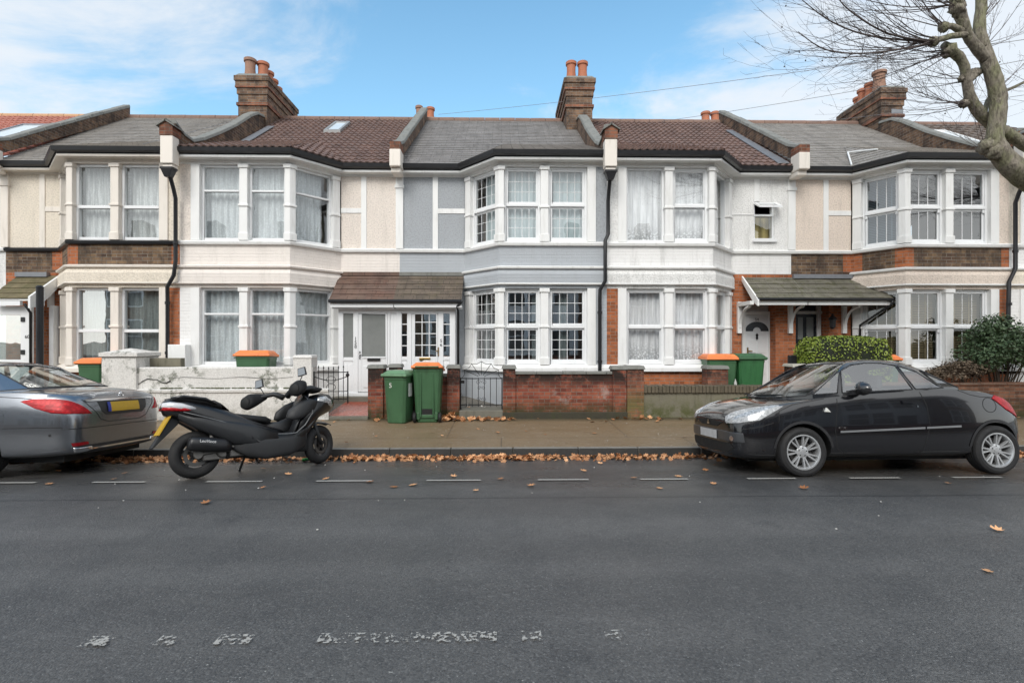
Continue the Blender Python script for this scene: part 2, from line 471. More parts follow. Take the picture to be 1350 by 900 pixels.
def asphalt():
    t = NT('wet_asphalt'); p = t.pos(); x = t.sep(p)
    big = t.noise(t.scale(p, (.22, .5, 1)), 1.0, 5, .6)
    med = t.noise(p, 2.2, 6, .65)
    fine = t.noise(p, 95, 3, .75)
    vor = t.n('ShaderNodeTexVoronoi'); t.l(p, vor.inputs['Vector']); vor.inputs['Scale'].default_value = 84; vor.inputs['Randomness'].default_value = 1
    stone = t.sep(vor.outputs['Color'])[0]
    col = t.mix(big, (.072,.070,.067), (.113,.109,.104))
    band = t.noise(t.scale(p, (.04, 1.1, 1)), 1.0, 3, .5)
    col = t.mix(t.ramp(band, .42, .62, 0, .5), col, (.15,.145,.138))
    stain = t.ramp(t.noise(p, .55, 5, .7), .58, .70)
    col = t.mix(t.math('MULTIPLY', stain, .4), col, (.035,.034,.033))
    ck = t.n('ShaderNodeTexVoronoi', feature='DISTANCE_TO_EDGE'); wp = t.n('ShaderNodeVectorMath', operation='ADD'); t.l(t.scale(p, (.55,.9,1)), wp.inputs[0]); t.l(t.noise(p, 3, 4, .7, 1), wp.inputs[1]); t.l(wp.outputs[0], ck.inputs['Vector']); ck.inputs['Scale'].default_value = .75
    crack = t.math('MULTIPLY', t.ramp(ck.outputs['Distance'], .012, .003), t.ramp(t.noise(p, .5, 2), .48, .6))
    col = t.mix(t.math('MULTIPLY', crack, .55), col, (.018,.017,.016))
    col = t.mix(t.ramp(med, .4, .7, 0, .35), col, (.03,.031,.034))
    tone = t.sep(vor.outputs['Color'])[1]
    col = t.mix(t.ramp(tone, .0, .55, .38, 0), col, (.026,.026,.027))
    chip = t.math('MULTIPLY', t.ramp(stone, .66, .92), t.ramp(vor.outputs['Distance'], .75, .35))
    col = t.mix(t.math('MULTIPLY', chip, .26), col, (.30,.295,.285))
    col = t.mix(t.ramp(fine, .34, .56, .42, 0), col, (.022,.022,.023))
    pale = t.math('MULTIPLY', t.ramp(t.noise(p, 66, 2, .5), .715, .745), .6)
    col = t.mix(pale, col, (.48,.47,.44))
    # damp parking lane along the gutter
    wet = t.math('MULTIPLY', t.ramp(x[1], 4.6, 6.4), t.ramp(t.noise(t.scale(p, (.35,1.3,1)), 1.2, 5, .6), .28, .6, .4, 1))
    col = t.mix(t.math('MULTIPLY', wet, .48), col, (.018,.018,.019))
    seam = t.math('MULTIPLY', t.ramp(t.math('ABSOLUTE', t.math('SUBTRACT', t.math('ADD', x[1], t.math('MULTIPLY', t.noise(p, .8, 3), .05)), 5.33)), .035, .01), .6)
    col = t.mix(seam, col, (.014,.014,.015))
    rough = t.math('SUBTRACT', t.ramp(big, .35, .65, .54, .33), t.math('MULTIPLY', wet, .13))
    h = t.math('ADD', t.math('MULTIPLY', vor.outputs['Distance'], -.8), fine)
    t.bsdf(col, rough, 0, .5, 0, h, .5, .010)
    return t.m
def paving():
    t = NT('tarmac_pavement'); p = t.pos()
    big = t.noise(p, .9, 6, .65); fine = t.noise(p, 70, 3, .7)
    vor = t.n('ShaderNodeTexVoronoi'); t.l(p, vor.inputs['Vector']); vor.inputs['Scale'].default_value = 60
    col = t.mix(big, (.17,.113,.058), (.27,.19,.108))
    col = t.mix(t.ramp(fine, .35, .6, .5, 0), col, (.06,.044,.03))
    col = t.mix(t.math('MULTIPLY', t.ramp(t.sep(vor.outputs['Color'])[0], .75, 1), .5), col, (.30,.25,.19))
    col = t.mix(t.math('MULTIPLY', t.ramp(t.noise(p, 21, 2, .5), .69, .73), .7), col, (.5,.47,.42))
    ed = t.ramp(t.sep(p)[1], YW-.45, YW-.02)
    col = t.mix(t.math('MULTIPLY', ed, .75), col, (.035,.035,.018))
    ln = t.n('ShaderNodeTexBrick'); t.l(p, ln.inputs['Vector']); ln.inputs['Scale'].default_value = 1; ln.inputs['Brick Width'].default_value = 3.1; ln.inputs['Row Height'].default_value = 2.2; ln.inputs['Mortar Size'].default_value = .012; ln.offset = .3
    col = t.mix(t.math('MULTIPLY', ln.outputs['Fac'], .5), col, (.03,.025,.02))
    wetn = t.noise(t.scale(p, (.5,1.0,1)), 1.3, 4, .6)
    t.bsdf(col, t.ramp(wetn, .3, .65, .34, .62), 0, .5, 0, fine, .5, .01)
    return t.m
def garden():
    t = NT('garden_concrete'); p = t.pos(); big = t.noise(p, 2, 6, .65)
    col = t.mix(big, (.10,.09,.075), (.20,.185,.16))
    t.bsdf(col, .8, 0, .4, 0, t.noise(p, 50, 3), .5, .01); return t.m
ASPH = asphalt(); PAVE = paving(); GARD = garden()
XS = [-60, -25] + [-16+.5*k for k in range(65)] + [25, 60]
mb = MB(); ys = [-8,-6,-4,-3,-2,-1]+[0+.35*k for k in range(23)]+[YK+.02]
mb.grid([[(x,y,road_z(y)+.006*mnoise.noise(Vector((x*.35,y*.6,0)))*(1 if y < YK-.3 else 0)) for x in XS] for y in ys])
tag(mb.build('road', ASPH, smooth=True), kind='structure')
mb = MB(); mb.grid([[(x,y,pave_z(y)) for x in XS] for y in (YK+.12, 8.8, 9.6, 10.3, 11.0)])
tag(mb.build('pavement', PAVE), kind='structure')
mb = MB(); mb.grid([[(x,y,pave_z(YW)-.05 if y < 10.8 else gard_z(y)) for x in XS] for y in (10.75, 10.86, 11.3, 11.8, 12.3, 13.0)])
tag(mb.build('garden_ground', GARD), kind='structure')
mb = MB(); mb.poly([(-700,-700,-1.2),(700,-700,-1.2),(700,900,-1.2),(-700,900,-1.2)])
tag(mb.build('ground', m_plain('earth', (.09,.085,.06), .9, 0, .4, .1)), kind='structure')
# the pavement on the viewer's own side
mb = MB(); mb.box(-60, 60, -8.2, -2.6, -.5, road_z(-2.6)+.11); tag(mb.build('pavement', PAVE), kind='structure')
# kerb of granite lengths
KERB = m_plain('kerb_stone', (.21,.195,.17), .7, 0, .4, 9, .4, 60, dirt=.5, dirtc=(.04,.038,.03))
KFACE = m_plain('kerb_dark_face', (.035,.034,.032), .6, 0, .4, 9, .4, 60)  # upright kerb faces get a far darker colour than the tops
mb = MB(); x = -20.0
while x < 20:
    L = .9+.15*rnd.random(); d = .006*rnd.random()
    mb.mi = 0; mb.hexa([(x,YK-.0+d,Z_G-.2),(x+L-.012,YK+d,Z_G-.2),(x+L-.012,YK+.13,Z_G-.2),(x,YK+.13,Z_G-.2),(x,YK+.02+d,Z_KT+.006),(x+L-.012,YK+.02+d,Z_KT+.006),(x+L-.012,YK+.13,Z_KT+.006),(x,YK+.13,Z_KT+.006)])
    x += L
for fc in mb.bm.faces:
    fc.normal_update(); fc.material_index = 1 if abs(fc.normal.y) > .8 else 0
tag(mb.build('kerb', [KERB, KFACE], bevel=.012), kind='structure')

# ---- parking-bay dashes and the worn centre line
PAINT_W = None
def worn_paint(name, keep):
    t = NT(name); p = t.pos(); a = t.noise(p, 42, 3, .6); b = t.noise(p, 4, 3, .6)
    f = t.math('ADD', t.math('MULTIPLY', a, .7), t.math('MULTIPLY', b, .3))
    tr = t.n('ShaderNodeBsdfTransparent'); bs = t.n('ShaderNodeBsdfPrincipled'); bs.inputs['Base Color'].default_value = (.38,.365,.335,1); bs.inputs['Roughness'].default_value = .6
    m_ = t.n('ShaderNodeMixShader'); t.l(t.ramp(f, keep-.03, keep+.03), m_.inputs[0]); t.l(tr.outputs[0], m_.inputs[1]); t.l(bs.outputs[0], m_.inputs[2]); t.l(m_.outputs[0], t.out.inputs[0])
    return t.m
PAINT_A = worn_paint('road_paint', .36); PAINT_B = worn_paint('worn_road_paint', .535)
def marking(x0, x1, y0, y1, m, n=1):
    mb = MB(); cols = max(2, int((x1-x0)/.25)+1)
    mb.grid([[(x0+(x1-x0)*k/(cols-1), y, road_z(y)+.012) for k in range(cols)] for y in (y0, (y0+y1)/2, y1)])
    return tag(mb.build('road_marking', m), kind='structure', group='worn white road markings')
YL = 6.12
for (a, b) in ((-5,47),(122,192),(272,346),(417,490),(562,634),(709,776),(844,907),(985,1049),(1120,1186),(1256,1320)):
    marking(PX(a,YL), PX(b,YL), YL-.028, YL+.028, PAINT_A)
YC = 2.70
for (a, b) in ((112,146),(208,234),(286,332),(420,540),(530,655),(688,714),(798,826),(846,856)):
    marking(PX(a,YC), PX(b,YC), YC-.045, YC+.045, PAINT_B)
# ================================================================== HOUSES
YF, YB = 11.65, 12.60           # bay front, recessed front wall
Z_SILL, Z_WB, Z_WH, Z_S1, Z_S2, Z_FS, Z_FB, Z_FH, Z_SOF, Z_EAVE = 1.0, 1.2, 2.85, 2.95, 3.31, 3.80, 3.95, 5.605, 5.68, 5.88
Y_R, Z_R = 16.6, 8.75
EAVE_O = .27
SLOPE = (Z_R-Z_EAVE)/(Y_R-(YB-EAVE_O))

def clip_poly(bm, pts3, nrm):
    """keep what lies inside the convex polygon pts3 (plane normal nrm)"""
    c = sum((Vector(p) for p in pts3), Vector())/len(pts3)
    for i in range(len(pts3)):
        a, b = Vector(pts3[i]), Vector(pts3[(i+1) % len(pts3)])
        n = (b-a).cross(nrm)
        if n.length < 1e-6: continue
        n.normalize()
        if (c-a).dot(n) > 0: n = -n
        bmesh.ops.bisect_plane(bm, geom=bm.verts[:]+bm.edges[:]+bm.faces[:], dist=1e-5, plane_co=a, plane_no=n, clear_outer=True)

def tiled(mb, pts, w, h, kind):
    """courses of tiles laid over a planar polygon; pts[0]->pts[1] runs along the eaves"""
    P = [Vector(p) for p in pts]
    U = (P[1]-P[0]); U.z = 0; U.normalize()
    N = (P[1]-P[0]).cross(P[2]-P[0]).normalized()
    if N.z < 0: N = -N
    V = N.cross(U).normalized()
    if V.z < 0: V = -V
    us = [(p-P[0]).dot(U) for p in P]; vs = [(p-P[0]).dot(V) for p in P]
    tmp = bmesh.new()
    lo, hi, v1 = min(us)-.1, max(us)+.1, max(vs)+.1
    if kind == 'pan':
        prof = [(0,.008),(.14,.0),(.30,.0),(.46,.008),(.60,.021),(.74,.027),(.88,.021)]
        th = .03
    else:
        prof = [(0,0.0)]; th = .014
    cols = []
    u = lo
    while u < hi + w:
        for (a, z) in prof: cols.append((u+a*w, z))
        u += w
    nv = int(v1/h)+1
    for r in range(-1, nv):
        va, vb = r*h, (r+1)*h
        jit = 0
        rows = []
        for (vv, k) in ((va, 0.0), (va, th), (vb+.01, .0)):
            row = []
            for (uu, z) in cols:
                jz = (mnoise.noise(Vector((uu*1.3, r*.9, w*31)))*.006) if k else 0
                q = P[0] + U*uu + V*vv + N*(z + k + jz)
                row.append(tmp.verts.new(q))
            rows.append(row)
        for a in (0, 1):
            for i in range(len(cols)-1):
                tmp.faces.new([rows[a][i], rows[a][i+1], rows[a+1][i+1], rows[a+1][i]])
    clip_poly(tmp, P, N)
    me = bpy.data.meshes.new('tmp'); tmp.to_mesh(me); tmp.free()
    mb.bm.from_mesh(me); bpy.data.meshes.remove(me)

GLASS = m_glass('window_glass', (.95,.97,.97))
GLASS_DK = m_glass('window_glass_dark', (.80,.86,.86), 3.6)
GLASS_MD = m_glass('window_glass_plain', (.78,.82,.82), 1.1)
GLASS_RF = m_glass('window_glass_bright', (.62,.66,.67), 1.5)
GLASS_FROST = None
def frosted():
    t = NT('frosted_glass'); nz = t.noise(t.pos(), 2.5, 3)
    col = t.mix(nz, (.15,.16,.155), (.27,.28,.27))
    t.bsdf(col, .22, 0, .6, 0, t.noise(t.pos(), 90, 2), .15, .01)
    return t.m
GLASS_FROST = frosted()

def window(parent, p0, p1, z0, z1, style, inset=.07, glass=None, curtain=None, cur_d=.10, fm=None):
    """framed window between plan points p0,p1: a part with its glass and its curtain or blind as sub-parts"""
    F, L = frame2(p0, p1)
    fm = fm or W_FRAME
    mb = MB()
    fw = style.get('fw', .065); n1, n0 = -inset, -inset-.09
    mb.lbox(F, 0, fw, n0, n1, z0, z1); mb.lbox(F, L-fw, L, n0, n1, z0, z1)
    mb.lbox(F, fw, L-fw, n0, n1, z0, z0+fw*1.25); mb.lbox(F, fw, L-fw, n0, n1, z1-fw, z1)
    tr = style.get('transom')
    cells = []
    a0, a1 = z0+fw*1.25, z1-fw
    if tr:
        zt = z0+(z1-z0)*tr; tw = style.get('tw', .035)
        mb.lbox(F, fw, L-fw, n0, n1+.012, zt-tw, zt+tw)
        cells = [(a0, zt-tw), (zt+tw, a1)]
    else: cells = [(a0, a1)]
    sw = style.get('sash', 0)
    for ci, (c0, c1) in enumerate(cells):
        u0, u1 = fw, L-fw
        if sw:
            m0, m1 = n0+.02, n1-.015-(.02 if ci == 0 else 0)
            mb.lbox(F, u0, u0+sw, m0, m1, c0, c1); mb.lbox(F, u1-sw, u1, m0, m1, c0, c1)
            mb.lbox(F, u0+sw, u1-sw, m0, m1, c0, c0+sw*1.1); mb.lbox(F, u0+sw, u1-sw, m0, m1, c1-sw, c1)
            u0 += sw; u1 -= sw; c0 += sw*1.1; c1 -= sw
        nx, nz = style.get('bars', (1,1))
        bw = style.get('bw', .009)
        for k in range(1, nx):
            u = u0+(u1-u0)*k/nx; mb.lbox(F, u-bw, u+bw, n0+.04, n1-.035, c0, c1)
        for k in range(1, nz):
            z = c0+(c1-c0)*k/nz; mb.lbox(F, u0, u1, n0+.041, n1-.036, z-bw, z+bw)
    if style.get('horns'):
        zt = z0+(z1-z0)*tr
        for u in (fw, L-fw-.05): mb.lbox(F, u, u+.05, n1-.03, n1-.004, zt-.12, zt-.036)
    w = mb.build('window', fm, parent, bevel=.006, seg=1)
    g = MB(); O, U, N = F
    for (c0, c1) in cells:
        n = n0+.045
        q = lambda u, z: (O[0]+U[0]*u+N[0]*n, O[1]+U[1]*u+N[1]*n, z)
        ca, cb = c0-.02, c1+.02
        g.poly([q(fw*.6,ca), q(L-fw*.6,ca), q(L-fw*.6,cb), q(fw*.6,cb)])
    g.build('pane', glass or GLASS, w)
    if curtain:
        cm, kind = curtain
        c = MB()
        if kind == 'blind':
            z = z0+.06
            while z < z1-.05:
                n = n0-cur_d
                q = lambda u, nn, zz: (O[0]+U[0]*u+N[0]*nn, O[1]+U[1]*u+N[1]*nn, zz)
                c.poly([q(.05,n,z), q(L-.05,n,z), q(L-.05,n-.03,z+.022), q(.05,n-.03,z+.022)])
                z += .04
            for u in (L*.3, L*.7):
                c.lbox(F, u-.012, u+.012, n0-cur_d, n0-cur_d+.006, z0+.05, z1-.05)
            c.build('blind', cm, w)
        else:
            ua, ub = (0.0, L) if kind == 'full' else (kind[0]*L, kind[1]*L)
            rows = []
            m = max(8, int((ub-ua)/.02))
            ph = rnd.random()*9
            for zz in (z0-.02, (z0*2+z1)/3, (z0+z1*2)/3, z1+.01):
                row = []
                for k in range(m+1):
                    u = ua+(ub-ua)*k/m
                    d = n0-cur_d+.022*math.sin(u*42+ph+.6*math.sin(u*9+ph))+.012*mnoise.noise(Vector((u*6, ph, zz*.4)))
                    row.append((O[0]+U[0]*u+N[0]*d, O[1]+U[1]*u+N[1]*d, zz))
                rows.append(row)
            c.grid(rows)
            c.build('curtain', cm, w, smooth=True)
    return w

def text_mesh(txt, size, mat_, M, name, parent, ext=.003, align='CENTER'):
    cu = bpy.data.curves.new('tmp', 'FONT'); cu.body = txt; cu.size = size; cu.extrude = ext; cu.align_x = align; cu.align_y = 'CENTER'
    to = bpy.data.objects.new('tmp', cu); COL.objects.link(to)
    bpy.context.view_layer.update()
    me = bpy.data.meshes.new_from_object(to.evaluated_get(bpy.context.evaluated_depsgraph_get()))
    bpy.data.objects.remove(to); bpy.data.curves.remove(cu)
    me.transform(M); me.name = name
    me.materials.clear(); me.materials.append(mat_)
    o = bpy.data.objects.new(name, me); COL.objects.link(o)
    return adopt(o, parent)
def face_cam(x, y, z, ry=0.0, rz=0.0):
    return Matrix.Translation((x, y, z)) @ Matrix.Rotation(rz, 4, 'Z') @ Matrix.Rotation(R(90), 4, 'X') @ Matrix.Rotation(ry, 4, 'Z')
INK = m_plain('black_numerals', (.02,.02,.02), .4)

# wall finishes
BR_DARK = m_brick('stock_brick', (.125,.075,.052), (.235,.15,.085), (.22,.195,.165), .75, gc=(.035,.028,.024))
BR_ORANGE = m_brick('orange_brick', (.40,.125,.05), (.46,.155,.065), (.30,.22,.17), .25, gc=(.12,.05,.03))
BR_CHIM = m_brick('chimney_brick', (.13,.078,.055), (.25,.15,.09), (.24,.21,.18), .85, gc=(.035,.03,.027))
BR_RED = m_brick('weathered_red_brick', (.23,.085,.05), (.31,.13,.075), (.2,.17,.14), .6, gc=(.05,.035,.03))
ST_CREAM = m_stucco('cream_pebbledash', (.80,.72,.61), .9, 30, .2)
ST_PINK = m_stucco('pink_pebbledash', (.82,.74,.67), .9, 30, .2)
ST_PINKBAND = m_stucco('pink_painted_render', (.82,.76,.71), .5, 45, .28, painted_brick=True)
WH_BRICK = m_stucco('white_painted_brick', (.82,.81,.80), .5, 45, .42, (.16,.15,.13), painted_brick=True)
ST_GREY = m_stucco('grey_pebbledash', (.40,.422,.448), .9, 30, .14)
GR_BRICK = m_stucco('grey_painted_brick', (.43,.455,.485), .5, 45, .14, painted_brick=True)
ST_WHITE = m_stucco('white_pebbledash', (.82,.815,.80), .9, 30, .48, (.15,.14,.12))
ST_PEACH = m_stucco('peach_pebbledash', (.79,.68,.59), .9, 30, .2)
SLATE_A = m_roof('brown_grey_slate', ((.235,.212,.188), (.30,.275,.245), (.175,.16,.145)), .25, .19)
SLATE_B = m_roof('grey_slate', ((.215,.20,.19), (.285,.268,.255), (.16,.15,.14)), .25, .19)
SLATE_C = m_roof('mid_grey_slate', ((.26,.24,.215), (.33,.305,.28), (.19,.175,.16)), .25, .19)
PAN_BROWN = m_roof('brown_pantile', ((.165,.10,.082), (.235,.155,.13), (.105,.078,.07)), .165, .27, 'pan')
PAN_RED = m_roof('orange_red_pantile', ((.43,.17,.125), (.52,.225,.17), (.36,.15,.115)), .165, .27, 'pan')
PORCH_SL = m_roof('worn_porch_tile', ((.12,.095,.075), (.165,.13,.10), (.085,.07,.058)), .30, .21, 'slate', .25)
PORCH_RED = m_roof('rusty_porch_tile', ((.15,.085,.065), (.17,.115,.09), (.10,.07,.06)), .30, .21, 'slate', .1)
PORCH_GREEN = m_roof('mossy_porch_tile', ((.155,.145,.115), (.205,.19,.155), (.12,.115,.085)), .30, .21, 'slate', .55)
RIDGE = m_plain('ridge_tile', (.22,.14,.11), .8, 0, .4, 5, .3, 30)
POT = m_plain('terracotta', (.42,.15,.08), .75, 0, .25, 6, .2, 30, dirt=.5, dirtc=(.12,.07,.05))
POT_GREY = m_plain('old_pot', (.30,.17,.12), .8, 0, .3, 6, .2, 30, dirt=.5, dirtc=(.12,.09,.07))
CUR_W = m_curtain('white_net', (.93,.92,.94), False, .32, 20, edge=(1.25, 1.75))
CUR_WU = m_curtain('white_voile', (.93,.93,.95), False, .30, 17, edge=(4.0, 4.45))
CUR_LACE = m_curtain('lace_net', (.76,.80,.82), True, .34, 24)
CUR_GREY = m_curtain('grey_net', (.76,.78,.78), True, .45, 26)
CUR_YEL = m_curtain('mustard_curtain', (.55,.45,.20), False, .6, 9)
CUR_DRAPE = m_curtain('white_drape', (.55,.58,.58), False, .4, 14)
BLIND_UP = m_plain('blue_grey_blind', (.40,.46,.53), .5, 0, .05)
BLIND_DN = m_plain('wood_blind', (.36,.27,.16), .5, 0, .1)
BLIND_PALE = m_plain('roller_blind', (.50,.58,.60), .7, 0, .05, 2)
DOOR_W = m_plain('white_door', (.76,.77,.78), .32, 0, .03, 3)
BRASS = m_plain('brass', (.50,.33,.12), .3, 1, .1)
DOOR_DK = m_plain('dark_door', (.018,.022,.03), .25, 0, .1)
BLACK = m_plain('matt_black', (.008,.008,.008), .7)

S_GEORG = dict(fw=.05, sash=.045, transom=.495, tw=.03, bars=(4,3), bw=.0075)
S_TOP = dict(fw=.055, transom=.66, tw=.022)
S_MID = dict(fw=.06, transom=.44, tw=.035)
S_HALF = dict(fw=.06, sash=.03, transom=.49, tw=.032)
S_ONE = dict(fw=.05)
S_SASH = dict(fw=.05, sash=.045, transom=.49, tw=.03, bars=(3,1), bw=.009, horns=True)

def house(cfg):
    XP, W, sg = cfg['xp'], cfg['w'], cfg['s']
    T = lambda t: XP + sg*t
    tf, tb = cfg.get('tf', 2.43), cfg.get('tb', 3.28)
    path = [(T(0),YF),(T(tf),YF),(T(tb),YB),(T(W),YB)]
    bay = path[:3]
    root = empty('terraced_house', (T(W/2), YB, .1), cfg['label'], 'house', 'terraced houses along the street')
    M = cfg['m']
    xa, xb = min(T(0), T(W)), max(T(0), T(W))
    FF, LF = frame2(path[0], path[1]); FC, LC = frame2(path[1], path[2]); FR, LR = frame2(path[2], path[3])
    # ---- walls of the bay
    mb = MB(); mb.band(bay, -.2, Z_SILL-.02, 0, .25)                         # plinth
    mb.build('plinth', M['plinth'], root)
    mb = MB(); mb.sweep(bay, [(.0,Z_WH),(.0,Z_S1),(.07,Z_S1+.02),(.075,Z_S1+.22),(.02,Z_S2),(-.25,Z_S2),(-.25,Z_WH)])
    mb.build('bay_band', M['band'], root)
    mb = MB(); mb.band(path, Z_S2-.001, Z_FS+.02, 0, .25); mb.build('spandrel', M['span'], root)
    mb = MB(); mb.band(bay, Z_FH, Z_SOF+.02, 0, .25); mb.build('frieze', M['trim'], root)
    # ---- string courses and sills
    mb = MB()
    mb.sweep(bay, [(.0,Z_S2-.04),(.09,Z_S2-.02),(.10,Z_S2+.02),(.03,Z_S2+.045),(0,Z_S2+.05)])
    mb.sweep(bay, [(.0,Z_S1-.03),(.085,Z_S1-.015),(.085,Z_S1+.015),(0,Z_S1+.03)])
    mb.build('string_course', M['string'], root, bevel=.006)
    mb = MB(); mb.sweep(path, [(0,Z_FS),(.06,Z_FS+.01),(.075,Z_FS+.07),(.0,Z_FS+.105),(-.1,Z_FS+.105),(-.1,Z_FS)])
    mb.build('sill_course', M['sill'], root, bevel=.006)
    mb = MB(); mb.sweep(bay, [(0,Z_SILL-.03),(.09,Z_SILL-.03),(.09,Z_SILL+.06),(.0,Z_SILL+.13),(-.15,Z_SILL+.13),(-.15,Z_SILL-.03)])
    mb.build('window_sill', M['gsill'], root, bevel=.006)
    # ---- pilasters
    for (za, zb, top) in ((Z_FS+.10, Z_FH+.0, True), (Z_SILL+.12, Z_WH+.0, False)):
        hgt = zb-za; zr = za+hgt*(.46 if top else .5)
        def pil(mk):
            mb = MB(); mk(mb, .0, za, zb); mk(mb, .025, zb-.09, zb); mk(mb, .022, zr-.025, zr+.025); mk(mb, .02, za, za+.17)
            mb.build('pilaster', M['trim'] if not (cfg.get('gpil') and not top) else cfg['gpil'], root, bevel=.008, seg=1)
        pil(lambda b, g, z0, z1: b.lbox(FF, 1.325-g, 1.505+g, -.2, .035+g, z0, z1) if sg > 0 else b.lbox(FF, 1.325-g, 1.505+g, -.2, .035+g, z0, z1))
        e1 = Vector(path[1]); d0 = (Vector(path[0])-e1).normalized(); d1 = (Vector(path[2])-e1).normalized()
        def corner(b, g, z0, z1):
            p = [tuple(e1+d0*(.10+g)), tuple(e1), tuple(e1+d1*(.12+g))]
            b.sweep(p, [(.04+g, z0), (.04+g, z1), (-.16, z1), (-.16, z0)])
        pil(corner)
        pil(lambda b, g, z0, z1: b.lbox(FC, LC-.23-g, LC-.04, -.2, .03+g, z0, z1))
    # jambs beside the party wall
    for (za, zb) in ((Z_FS+.10, Z_FH), (Z_SILL+.12, Z_WH)):
        mb = MB(); mb.lbox(FF, .25, .445, -.2, .03, za, zb); mb.build('jamb', M['trim'], root, bevel=.006, seg=1)
    mb = MB(); mb.lbox(FF, 0, .25, -.2, .0, Z_FS+.1, Z_FH); mb.build('wall', M['wallb'], root)
    mb = MB(); mb.lbox(FF, 0, .25, -.2, .0, Z_SILL-.1, Z_WH); mb.build('wall', M['gstrip'], root)
    # ---- windows
    for lvl, (za, zb) in (('g', (Z_SILL+.13, Z_WH)), ('f', (Z_FS+.105, Z_FH))):
        st, gl, cu = cfg[lvl]
        get = lambda x, i: x[i] if isinstance(x, list) else x
        q = lambda F, u: (F[0][0]+F[1][0]*u, F[0][1]+F[1][1]*u)
        window(root, q(FF,.445), q(FF,1.325), za, zb, get(st,0), glass=get(gl,0), curtain=get(cu,0))
        window(root, q(FF,1.505), q(FF,tf-.10), za, zb, get(st,1), glass=get(gl,1), curtain=get(cu,1))
        window(root, q(FC,.12), q(FC,LC-.23), za, zb, get(st,2), glass=get(gl,2), curtain=get(cu,2))
    # ---- recessed wall, upper floor
    mb = MB(); mb.lbox(FR, 0, LR, -.25, 0, Z_FS+.1, Z_SOF+.1)
    if cfg.get('toilet'):
        mb.bm.free(); mb = MB()
        ta, tb_, z0, z1 = cfg['toilet']
        ua, ub = ta-tb, tb_-tb
        mb.lbox(FR, 0, ua, -.25, 0, Z_FS+.1, Z_SOF+.1); mb.lbox(FR, ub, LR, -.25, 0, Z_FS+.1, Z_SOF+.1)
        mb.lbox(FR, ua, ub, -.25, 0, Z_FS+.1, z0); mb.lbox(FR, ua, ub, -.25, 0, z1, Z_SOF+.1)
    mb.build('wall', M['wall'], root)
    st = LR-.87
    mb = MB()
    z_lo = cfg.get('strip_lo', Z_FS+.1)
    mb.lbox(FR, st-.06, st+.07, 0, .02, z_lo, Z_SOF); mb.lbox(FR, .0, st-.06, 0, .016, 4.76, 4.76+(.12 if not cfg.get('toilet') else .03))
    mb.build('timber_strip', M['strip'], root, bevel=.004, seg=1)
    # ---- eaves
    mb = MB(); mb.sweep(path, [(0,Z_SOF-.04),(.03,Z_SOF-.03),(.05,Z_SOF+.01),(.22,Z_SOF+.012),(.22,Z_SOF+.06),(0,Z_SOF+.06)])
    mb.build('soffit', M['soffit'], root)
    mb = MB(); mb.sweep(path, [(.16,Z_SOF+.05),(.215,Z_SOF+.05),(.215,Z_EAVE-.10),(.25,Z_EAVE-.12),(.31,Z_EAVE-.09),(.325,Z_EAVE-.005),(.30,Z_EAVE),(.16,Z_EAVE-.02)])
    mb.build('gutter', BLACKP, root)
    # ---- roof
    o = offset_path(path, EAVE_O); ym = 13.9; zm = Z_EAVE+SLOPE*(ym-(YB-EAVE_O))
    kind, w, h, rm = cfg['roof']
    mb = MB()
    A = [(T(0),YB-EAVE_O,Z_EAVE),(T(W),YB-EAVE_O,Z_EAVE),(T(W),Y_R,Z_R),(T(0),Y_R,Z_R)]
    if sg < 0: A = [A[1],A[0],A[3],A[2]]
    tiled(mb, A, w, h, kind)
    B = [(o[0].x,o[0].y,Z_EAVE+.01),(o[1].x,o[1].y,Z_EAVE+.01),(T(tf-.1),ym,zm+.02),(T(0),ym,zm+.02)]
    if sg < 0: B = [B[1],B[0],B[3],B[2]]
    tiled(mb, B, w, h, kind)
    C_ = [(o[1].x,o[1].y,Z_EAVE+.01),(o[2].x,o[2].y,Z_EAVE+.01),(T(tf-.1),ym,zm+.02)]
    tiled(mb, C_, w, h, kind)
    ro = mb.build('roof', rm, root)
    mb = MB()                                    # back slope, ridge
    mb.poly([(xa,Y_R,Z_R-.02),(xb,Y_R,Z_R-.02),(xb,Y_R+4.3,Z_EAVE),(xa,Y_R+4.3,Z_EAVE)])
    mb.build('back_slope', rm, ro)
    mb = MB()
    n = int((xb-xa)/.45)
    for k in range(n):
        x0 = xa+(xb-xa)*k/n; x1 = xa+(xb-xa)*(k+1)/n-.012
        mb.tube([(x0,Y_R,Z_R-.02),(x1,Y_R,Z_R-.02+.004*(k%2))], .105, 10)
    mb.build('ridge', cfg.get('ridge', RIDGE), ro)
    # hip flashing
    hip = [(o[1].x,o[1].y,Z_EAVE+.03),(T(tf-.1),ym,zm+.04)]
    if cfg.get('hip'):
        mb = MB(); mb.tube([(o[2].x,o[2].y+.03,Z_EAVE+.05),(o[2].x*.45+T(tf-.1)*.55,o[2].y*.45+ym*.55,Z_EAVE*.45+zm*.55+.09)], .02, 8); mb.tube([(o[2].x*.45+T(tf-.1)*.55,o[2].y*.45+ym*.55,Z_EAVE*.45+zm*.55+.09),(o[1].x*.8+T(tf-.1)*.2,o[1].y*.6+ym*.4,Z_EAVE*.6+zm*.4+.03)], .02, 8)
        mb.build('lead_flashing', W_TRIM, ro)
    # ---- inside: floors, back walls
    mb = MB()
    mb.box(xa+.1, xb-.1, 14.4, 14.5, .1, 5.9); mb.box(xa+.1, xb-.1, YB+.3, 14.4, 3.2, 3.4); mb.box(xa+.1, xb-.1, YB+.3, 14.4, 5.7, 5.8)
    for lvl in (3.2, 5.56):
        mb.prism([(T(.05),YF+.3,lvl),(T(tf-.15),YF+.3,lvl),(T(tb-.2),YB+.32,lvl),(T(.05),YB+.32,lvl)], (0,0,.12))
